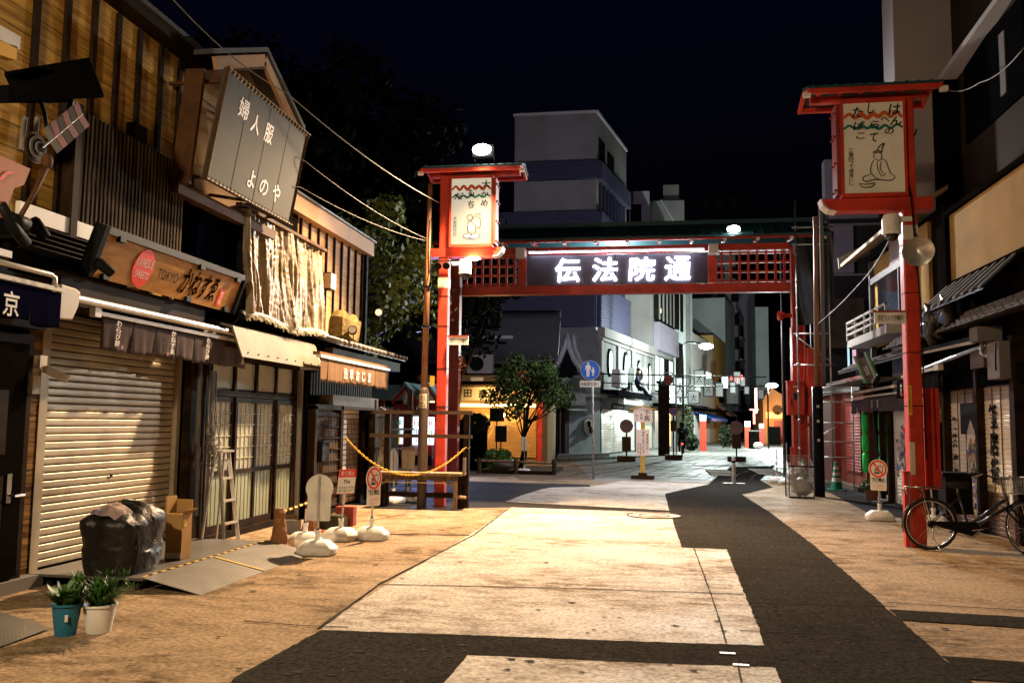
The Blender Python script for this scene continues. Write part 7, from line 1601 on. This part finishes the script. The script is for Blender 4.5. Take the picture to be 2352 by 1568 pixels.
mb = MB(); curtain(mb, 5.27, -1, 23.9, 25.6, .45, 2.2, .08, .01); mb.build('roller_shutter', K['dullred'], t); MB().box(5.15, 5.3, 26.5, 26.8, 0, 2.5).box(5.15, 5.3, 30.8, 31.2, 0, 2.6).build('post', K['dullred'], t); MB().box(5.1, 5.3, 23.6, 27, 0, .12).build('step', K['plaza'], t)
t = thing('scaffold', 'grey pipe scaffold in front of the red shutters', 'scaffold', (4.6, 24, 0)); mb = MB()
for x, y in ((4.15, 24.2), (5.15, 24.2)): mb.tube([(x, y, 0), (x, y, 2.7)], .024, 8)
for z in (.85, 1.25, 1.75, 2.3, 2.55, 2.68): mb.tube([(4.15, 24.2, z), (5.15, 24.2, z)], .02, 8)
mb.tube([(4.15, 24.2, 1.3), (4.8, 24.2, 1.7)], .018, 6).build('pipes', K['steel'], t, smooth='all')
# scaffold tower with dark net above gate side
t = thing('netted_scaffold', 'tall scaffold draped in dark netting beyond the right gate post', 'scaffold', (4.5, 28, 0)); mb = MB()
for x, y in ((4.05, 25.9), (4.95, 25.9), (4.95, 29), (4.05, 29)): mb.tube([(x, y, 0), (x, y, 8.2)], .025, 8)
for z in (3.4, 4.3, 6.9, 7.4): mb.tube([(3.95, 25.9, z), (5.1, 25.9, z)], .024, 8)
mb.tube([(4.05, 25.9, 4.2), (4.95, 25.9, 3.5)], .018, 6)
for k in range(9): mb.box(4.02, 4.09, 25.86, 25.9, 1+k*.8, 1.06+k*.8)
mb.build('pipes', K['steel'], t, smooth='all')
MB().sheet(lambda u_, v_: (4.1+1.0*u_, 26.0+.12*math.sin(u_*9+v_*3)+.1*math.sin(v_*7+u_*4), 4.55+2.7*v_+.15*u_*(1-v_)), 24, 24).build('netting', mat('black_net', (.035, .037, .037), .45, .4, 3, .4, 10), t, smooth='all')
t = thing('site_block', 'dark building wrapped for works behind the netted scaffold', 'building', (7, 32, 0))
MB().prism([(5.6, 31, 0), (14, 31, 0), (14, 60, 0), (12.5, 60, 0)], (0, 0, 9.5)).build('wall', mat('wrap_dark', (.03, .03, .03), .8, .3, .5, .1), t); MB().box(6.0, 14, 42, 43, 0, 6).build('rear_wall', K['night'], t)
MB().box(5.85, 7.6, 30.95, 31.45, 8.8, 10.9).box(5.85, 6.75, 30.95, 31.4, 6.9, 8.55).build('lavender_panel', K['lav'], t); MB().box(6.75, 7.6, 31.2, 31.4, 6.9, 8.55).build('dark_window', K['night'], t); MB().box(5.85, 7.9, 30.9, 31.1, 8.55, 8.62).box(5.85, 7.9, 30.9, 31.1, 6.8, 6.87).build('ledge', K['wallgrey'], t)
MB().box(5.5, 7, 30.7, 30.85, 4.3, 6.0).build('tan_tarp', mat('tarp_brown', (.07, .055, .04), .8, .2), t)
t = thing('lit_doorway', 'narrow bluish and pink light strips in the dark wall above the red shutters', 'light strips', (6, 29, 3.6)); a = AY(1950, 830, 29)
MB().box(a.x-.03, a.x+.02, 29, 29.05, 3.55, 4.25).build('cool_strip', emit('cool_strip', (.5, .9, 1.), 1.), t); MB().box(a.x+.12, a.x+.22, 29, 29.05, 3.55, 4.1).build('pink_strip', emit('pink_strip', (1., .6, .75), .7), t); MB().box(a.x+.22, a.x+.7, 29.05, 29.1, 3.3, 4.5).build('panel', K['lav'], t)
# dark utility pole, cage with rubbish, cones, flower pot
t = thing('dark_pole', 'dark utility pole standing right of the wire cage', 'pole', (3.85, 21.8, 0))
MB().lathe([(.125, 0), (.12, 2.55), (.1, 2.6)], (3.85, 21.8, 0), 20).build('lower_shaft', K['black'], t, smooth=True); MB().tube([(3.85, 21.8, 2.6), (3.88, 21.8, 6.75)], [.07, .05], 12).build('upper_shaft', pb, t, smooth='all')
for z in (1.3, 1.75, 2.1): MB().box(3.8, 3.86, 21.67, 21.68, z, z+.06).build('sticker', K['white'], t)
tag(MB().tube([(4.02, 21.9, 2.6), (4.04, 21.9, 7.0)], .05, 10).build('pipe_mast', K['wallgrey'], smooth='all'), 'thin grey pipe rising beside the dark utility pole', 'pipe')
t = thing('wire_cage', 'open wire mesh cage full of white rubbish bags', 'wire cage', (3.36, 21.5, 0)); mb = MB(); x0, x1, y0, y1 = 3.08, 3.64, 21.25, 21.75
for k in range(15):
    f_ = k/14; mb.tube([(x0+(x1-x0)*f_, y0, .02), (x0+(x1-x0)*f_, y0, .72)], .004, 4).tube([(x0+(x1-x0)*f_, y1, .02), (x0+(x1-x0)*f_, y1, .98)], .004, 4)
for k in range(15): z = .02+k*.05; mb.tube([(x0, y0, z), (x1, y0, z)], .004, 4)
for k in range(20): z = .02+k*.05; mb.tube([(x0, y1, z), (x1, y1, z)], .004, 4)
for k in range(12):
    f_ = k/11; z = .02+.06*k; mb.tube([(x0, y0, z), (x0, y1, z+.2*f_)], .004, 4).tube([(x1, y0, z), (x1, y1, z+.2*f_)], .004, 4)
mb.build('mesh', K['steel'], t)
MB().box(x0, x1, y0-.01, y0+.01, 0, .03).box(x0, x1, y0-.01, y0+.01, .71, .74).box(x0-.01, x0+.01, y0, y0+.02, 0, .74).box(x1-.01, x1+.01, y0, y0+.02, 0, .74).box(x0-.02, x0+.01, y1, y1+.02, 0, 1.15).build('rim', K['black'], t)
def sack(c, r, label, m):
    mb = MB().ball(c, r, r*.9, r*.95, 18, 12); cc = Vector(c)
    for i, v in enumerate(mb.v): v = Vector(v); d = (v-cc); mb.v[i] = tuple(cc+d*(1+.35*nz_.noise(v*14)+.15*nz_.noise(v*40)))
    mb.lathe([(.02, 0), (.03, .04), (.015, .07), (.045, .12)], cc+Z_*r*.85, 8)
    return tag(mb.build('rubbish_bag', m, smooth='all'), label, 'rubbish bag', 'rubbish bags in the wire cage')
sm = mat('sack_white', (.7, .68, .62), .35, .15, 6, .3, 20)
sack((3.4, 21.48, .25), .23, 'largest whitish bag in the middle of the wire cage', sm); sack((3.2, 21.55, .45), .13, 'small white bag at the left in the wire cage', sm); sack((3.38, 21.6, .6), .12, 'white bag topmost in the wire cage', sm); sack((3.54, 21.5, .22), .14, 'dim bag at the right in the wire cage', sm)
gcm = mat('cone_green', (.01, .2, .1), .5, .1, 5, 0)
cone(GZ(1922, 1125), .72, .17, 'green cone with white bands by the red shutters', gcm, gcm, [(.22, .32), (.38, .46), (.54, .62)])
cone((4.2, 26.3, 0), .7, .16, 'green cone with white bands seen behind the wire cage', gcm, gcm, [(.3, .4), (.5, .6)])
t = pot(GZ(2003, 1152), .1, .15, .25, mat('clay_pot', (.25, .1, .06), .7, .2, 6, .1), 'clay pot of small white flowers near the short valance', lambda t, c, rd: (leafball('leaves', c+Z_*.12, (.24, .2, .14), 420, leafd, t, 3, .035), leafball('flowers', c+Z_*.15, (.26, .2, .13), 60, K['white'], t, 5, .022)), random.Random(1))
patch('dark_paving', gp(cv([(890,820),(960,835),(1050,870),(1190,945),(1290,1000),(1500,1112),(1900,1165)], 3000, 1700, 3.136))+[Vector((5.3, 16.5, 0)), Vector((5.3, 27, 0)), Vector((4.0, 27, 0))], .004, K['asphalt_dark'], 22)
tag(MB().prism([GZ(1985, 1128, .02), GZ(2040, 1140, .02), GZ(2065, 1150, .02), GZ(2005, 1158, .02)], (0, 0, .03)).build('stone_slab', K['flagstone']), 'pale flat stone slab on the dark paving by the flower pot', 'slab')
# ------------------------------------------------------------------ BICYCLE
t = thing('bicycle', 'black city bicycle with front basket leaning on its stand by the right post', 'bicycle', (4.6, 12.8, 0)); Bc = lambda x, y, z: Vector((x, y, z))
def wheel(c, ax, nm):
    c = Vector(c); ax = Vector(ax).normalized(); e1 = ax.cross(Z_).normalized(); e2 = e1.cross(ax).normalized()
    pt = lambda r, a, o=0: c+(e1*math.cos(a)+e2*math.sin(a))*r+ax*o
    w_ = MB().tube([pt(.335, k*.1309) for k in range(49)], .019, 8).build(nm, K['rubber'], t, smooth='all')
    MB().tube([pt(.312, k*.1309) for k in range(49)], .013, 6).build('rim', K['chrome'], w_, smooth='all')
    mb = MB()
    for k in range(28): a = k*.2244; mb.tube([pt(.02, a+(.6 if k % 2 else -.6), .02*(1 if k % 4 < 2 else -1)), pt(.31, a)], .0018, 3)
    mb.build('spokes', K['chrome'], w_); MB().tube([c-ax*.05, c+ax*.05], .022, 10).build('hub', K['chrome'], w_)
RA, FA = Bc(3.72, 12.87, .345), Bc(4.86, 12.66, .345); fdir = Vector((.42, -.9, 0)).normalized(); fax = fdir.cross(Z_)
wheel(RA, (0, 1, 0), 'rear_wheel'); wheel(FA, fax, 'front_wheel')
CR, SB, HD0, HD1 = Bc(4.2, 12.82, .29), Bc(4.07, 12.84, .78), Bc(4.69, 12.77, .62), Bc(4.63, 12.78, .84)
fr = MB().tube([CR, SB], .016, 10).tube([CR, HD0], .024, 10).tube([HD0, HD1], .019, 10).tube([CR+Z_*.05-X_*.02, Bc(4.64, 12.77, .7)], .02, 10)
for q in (-.05, .05): fr.tube([CR+Y_*q*.5, RA+Y_*q], .01, 8).tube([SB-Z_*.08+Y_*q*.3, RA+Y_*q], .008, 8)
fr.build('frame', mat('bike_grey', (.09, .09, .1), .3, .1, 5, 0, metal=.6), t, smooth='all')
mb = MB()
for q in (-.055, .055): mb.tube([HD0+fax*q*.6, HD0+fax*q-Z_*.05, FA+fax*q], .012, 8)
mb.tube([HD0-fax*.04, HD0+fax*.04], .018, 8); mb.build('fork', K['black'], t, smooth='all')
ST = HD1+Vector((-.02, 0, .14)); mb = MB().tube([HD1, ST], .013, 8); hb = fax
mb.tube([ST+hb*-.27-fdir*.18, ST+hb*-.2-fdir*.05+Z_*.03, ST+hb*-.1+Z_*.0, ST, ST+hb*.1, ST+hb*.2-fdir*.05+Z_*.05, ST+hb*.27-fdir*.18+Z_*.06], .011, 8)
mb.build('handlebar', K['black'], t, smooth='all')
for q, dz in ((-1, 0), (1, .06)): MB().tube([ST+hb*.27*q-fdir*.14+Z_*dz, ST+hb*.27*q-fdir*.28+Z_*dz], .018, 10).build('grip', K['rubber'], t, smooth='all'); MB().tube([ST+hb*.22*q-fdir*.08+Z_*dz, ST+hb*.3*q-fdir*.2+Z_*(dz-.05)], .007, 5).build('brake_lever', K['chrome'], t)
MB().lathe([(.02, 0), (.08, .02), (.11, .06), (.1, .09), (.03, .1)], SB+Z_*.05, 16, sq=(1.4, .95, 2.3)).build('saddle', K['rubber'], t, smooth='all'); MB().tube([SB, SB+Z_*.07], .012, 8).build('seat_post', K['chrome'], t)
mb = MB(); BC_ = HD1+fdir*.2+Z_*-.02
def bk(a, b, z): return BC_+fax*a+fdir*b+Z_*z
for k in range(7):
    z = -.02+k*.035; s_ = .12+.006*k; mb.tube([bk(-s_-.03, -.11, z), bk(s_+.03, -.11, z), bk(s_+.03, .13, z), bk(-s_-.03, .13, z), bk(-s_-.03, -.11, z)], .0028 if k < 6 else .006, 4)
for k in range(9):
    a = -.15+k*.0375; mb.tube([bk(a, -.11, -.02), bk(a*1.25, -.11, .2)], .0028, 4).tube([bk(a, .13, -.02), bk(a*1.25, .13, .2)], .0028, 4).tube([bk(a, -.11, -.02), bk(a, .13, -.02)], .0028, 4)
for k in range(7): b = -.11+k*.04; mb.tube([bk(-.15, b, -.02), bk(-.19, b, .2)], .0028, 4).tube([bk(.15, b, -.02), bk(.19, b, .2)], .0028, 4)
mb.build('basket', K['steel'], t)
mb = MB()
for q in (-.06, .06): mb.tube([RA+Bc(-.28, q, .5), RA+Bc(-.33, q, .46), RA+Bc(-.3, q, .38)], .008, 6).tube([RA+Bc(-.3, q, .5), RA+Bc(.2, q*.8, .49)], .008, 6).tube([RA+Y_*q, RA+Bc(-.12, q, .49)], .006, 6)
mb.tube([RA+Bc(-.31, -.06, .5), RA+Bc(-.31, .06, .5)], .008, 6); mb.build('rear_carrier', K['chrome'], t, smooth='all')
for c, a0, a1, dx in ((RA, 20, 200, X_), (FA, 40, 150, fdir)):
    MB().sheet(lambda u_, v_: tuple(c+dx*.368*math.cos(R_(a0+(a1-a0)*u_))+Z_*.368*math.sin(R_(a0+(a1-a0)*u_))+dx.cross(Z_)*.05*(v_-.5)), 24, 2).build('mudguard', K['black'], t, smooth='all', solid=.003)
MB().lathe([(.095, 0), (.1, .006), (.095, .012)], CR-Y_*.06, 28, 0, -Y_).build('chainring', K['steel'], t, smooth='all')
MB().prism([(CR.x+.11, 12.73, CR.z+.03), (CR.x+.06, 12.73, CR.z+.11), (CR.x-.05, 12.73, CR.z+.11), (RA.x, 12.73, RA.z+.05), (RA.x, 12.73, RA.z-.0), (CR.x, 12.73, CR.z-.08)], (0, .012, 0)).build('chain_guard', K['black'], t)
MB().tube([CR-Y_*.09, CR+Bc(.17, -.1, .03)], .012, 6).tube([CR+Y_*.09, CR+Bc(-.15, .1, -.05)], .012, 6).build('crank', K['chrome'], t); 
for p in (CR+Bc(.18, -.13, .03), CR+Bc(-.16, .13, -.05)): MB().box(p.x-.05, p.x+.05, p.y-.04, p.y+.04, p.z-.012, p.z+.012).build('pedal', K['rubber'], t)
MB().tube([RA+Bc(.02, -.06, 0), RA+Bc(.0, -.09, -.18), RA+Bc(.08, -.13, -.33), RA+Bc(-.0, -.14, -.335)], .01, 6).build('kickstand', K['steel'], t, smooth='all')
MB().lathe([(.05, 0), (.05, .03), (.03, .05)], RA-Y_*.02, 14, 0, -Y_).build('gear_hub', K['black'], t)
MB().lathe([(.03, 0), (.035, .05)], FA+fdir*.1+Z_*.25, 12, 0, fdir).build('front_light', K['chrome'], t)
# ------------------------------------------------------------------ CYCLIST riding away
cx0, cy0 = 1.4, 46.5; t = thing('cyclist', 'cyclist in dark hooded jacket riding away down the far street', 'cyclist', (cx0, cy0, 0)); Q = lambda x, y, z: Vector((cx0+x, cy0+y, z))
dk = mat('dark_jacket', (.018, .018, .022), .8, .3, 4, .1)
J = [(Q(0, 0, .98), .15), (Q(0, .12, 1.2), .16), (Q(0, .25, 1.4), .17), (Q(0, .33, 1.53), .06), (Q(0, .4, 1.66), .1), (Q(-.2, .25, 1.42), .075), (Q(-.27, .35, 1.18), .055), (Q(-.26, .6, 1.05), .045), (Q(.2, .25, 1.42), .075), (Q(.27, .35, 1.18), .055), (Q(.26, .6, 1.05), .045),
     (Q(-.1, 0, .95), .11), (Q(-.14, .35, .72), .08), (Q(-.13, .15, .35), .055), (Q(-.13, .28, .28), .05), (Q(.1, 0, .95), .11), (Q(.14, .38, .85), .08), (Q(.13, .25, .5), .055), (Q(.13, .4, .45), .05)]
skin('person', J, [(0, 1), (1, 2), (2, 3), (3, 4), (2, 5), (5, 6), (6, 7), (2, 8), (8, 9), (9, 10), (0, 11), (11, 12), (12, 13), (13, 14), (0, 15), (15, 16), (16, 17), (17, 18)], dk, t)
MB().ball(Q(0, .38, 1.68), .13, .14, .15, 14, 10).build('hood', dk, t, smooth='all'); MB().ball(Q(0, -.02, 1.28), .17, .1, .22, 14, 10).build('backpack', dk, t, smooth='all'); MB().ball(Q(0, -.12, 1.3), .035).build('reflector', K['chrome'], t)
for y in (-.25, .85): MB().tube([Q(0, y+.33*math.cos(k*.2618), .34+.33*math.sin(k*.2618)) for k in range(25)], .02, 6).build('wheel', K['rubber'], t, smooth='all')
MB().tube([Q(0, -.25, .34), Q(0, .15, .3), Q(0, .75, .75), Q(0, .85, .34)], .02, 6).tube([Q(0, .15, .3), Q(0, .0, .85)], .018, 6).tube([Q(-.27, .6, 1.03), Q(0, .72, 1.0), Q(.27, .6, 1.03)], .015, 6).tube([Q(0, .72, 1.), Q(0, .75, .7)], .015, 6).build('bicycle_frame', K['black'], t, smooth='all')
MB().ball(Q(0, -.35, .68), .05).build('tail_light', emit('tail_red', (1., .05, .03), 6), t)
# ------------------------------------------------------------------ OVERHEAD CABLES
wc = mat('pale_cable', (.2, .18, .16), .6, .3, 9, 0)
wire([AX(380, -20, -5.6), AX(660, 215, -5.0), Vector((-4.28, 16.75, 6.05))], .009, 'twisted pale cable from the upper left to the lit lantern post', wc, sag=.12)
wire([AX(420, 190, -6.0), AX(700, 370, -5.2), Vector((-4.47, 16.6, 5.28))], .006, 'thin cable crossing the big grey signboard to the steel pole', wc, sag=.1)
wire([AX(330, 330, -6.0), AX(690, 430, -5.3), Vector((-4.47, 16.6, 5.24))], .005, 'lower thin cable ending at the steel pole', wc, sag=.1)
wire([Vector((3.36, 13.0, 4.38)), AY(1985, 640, 18), Vector((3.87, 21.8, 4.1))], .014, 'twisted pale cable from the right dome camera to the dark utility pole', wc, sag=.05)
wire([Vector((3.8, 13.2, 6.0)), Vector((3.55, 13.0, 5.6)), Vector((3.62, 12.93, 4.9)), Vector((3.7, 12.93, 3.4)), Vector((3.72, 12.93, 1.2))], .012, 'black cable looping down the unlit lantern post', sag=.05)
wire([AX(2352, 110, 5.6), AX(2250, 190, 6.0), AX(2170, 205, 6.3), AX(2135, 400, 6.3)], .012, 'thin pale cable slung across the dark side of the tall block', wc, sag=.1)
# ------------------------------------------------------------------ LIGHT
w = bpy.data.worlds.new('World'); sc.world = w; w.use_nodes = True; N, L = w.node_tree.nodes, w.node_tree.links
sky = N.new('ShaderNodeTexSky'); sky.sky_type = 'NISHITA'; sky.sun_disc = False; sky.sun_elevation = R_(-4); sky.sun_rotation = R_(200); sky.ozone_density = 3.
L.new(sky.outputs[0], N['Background'].inputs[0]); N['Background'].inputs[1].default_value = WORLD
lamp('SPOT', (-3.34, 16.2, 6.9), F1, (1., .67, .38), .12, (-3.1, 13.0, 0), 120, .9)
lamp('SPOT', (2.3, 25.75, 7.3), F2, (1., .95, .9), .15, (.6, 15, 0), 170, .8)
lamp('POINT', (-3.34, 16.65, 7.4), F4, (1., .78, .55), .15)
lamp('POINT', (-1.2, 27.6, 6.4), 900, (.9, .9, 1.), .2)  # unseen fill added behind the gate for the round signs and ground there
lamp('SPOT', (-1.5, 27.6, 6.75), 4500, (.85, .8, 1.), .2, (-5.5, 50, 14), 70, .6)      # unseen lamp added behind the gate to light the tower
# unseen lamp inferred behind the camera, added to light surfaces facing it
t = thing('street_lamp', 'curved street lamp on the near side of the street', 'street lamp', (-5.2, 0, 0))
MB().tube([(-5.2, 0, 0), (-5.2, 0, 4.8), (-5.0, 0, 5.3), (-4.3, 0, 5.45)], .06, 10).build('pole', K['black'], t, smooth='all'); MB().ball((-4.0, 0, 5.42), .32, .18, .1).build('lamp_head', emit('near_glow', (1., .75, .45), 20), t, smooth='all')
lamp('POINT', (-4.0, .1, 5.2), F3, (1., .74, .44), .2)
lamp('POINT', (-3.58, 16.72, 4.84), 160, (1., .7, .4), .06)
lamp('AREA', (-1.2, GY-.5, 6.4), 60, (.75, .75, 1.), 1., (-1.2, 0, 5))
sc.view_settings.view_transform = 'Standard'; sc.view_settings.look = 'None'; sc.view_settings.exposure = EXPO
sc.cycles.use_denoising = True
try: sc.cycles.denoiser = 'OPENIMAGEDENOISE'
except Exception: pass
sc.cycles.max_bounces = 6; sc.cycles.diffuse_bounces = 3; sc.cycles.glossy_bounces = 3; sc.cycles.transmission_bounces = 3
sc.cycles.sample_clamp_indirect = 4.; sc.cycles.use_light_tree = True; sc.cycles.caustics_reflective = False; sc.cycles.caustics_refractive = False

tops = {}
for o in list(sc.objects):
    if o.parent is None and o.get('category'): tops.setdefault(o.name.split('.')[0], []).append(o)
for k, v in tops.items():
    if len(v) > 1:
        for o in v:
            if not o.get('group'): o['group'] = k.replace('_', ' ')+'s of the street'

if HAZE:
    hz = MB().box(-60, 60, -12, 140, -1.5, 32).build('haze', bpy.data.materials.new('night_haze')); tag(hz, 'thin night haze hanging in the street', kind='stuff')
    m = hz.data.materials[0]; m.use_nodes = True; N, L = nodes(m); N.remove(N['Principled BSDF']); pv = N.new('ShaderNodeVolumePrincipled'); pv.inputs['Density'].default_value = HAZE; pv.inputs['Color'].default_value = (.9, .9, .95, 1); pv.inputs['Anisotropy'].default_value = .7
    L.new(pv.outputs[0], N['Material Output'].inputs['Volume']); sc.cycles.volume_bounces = 0; sc.cycles.volume_max_steps = 64
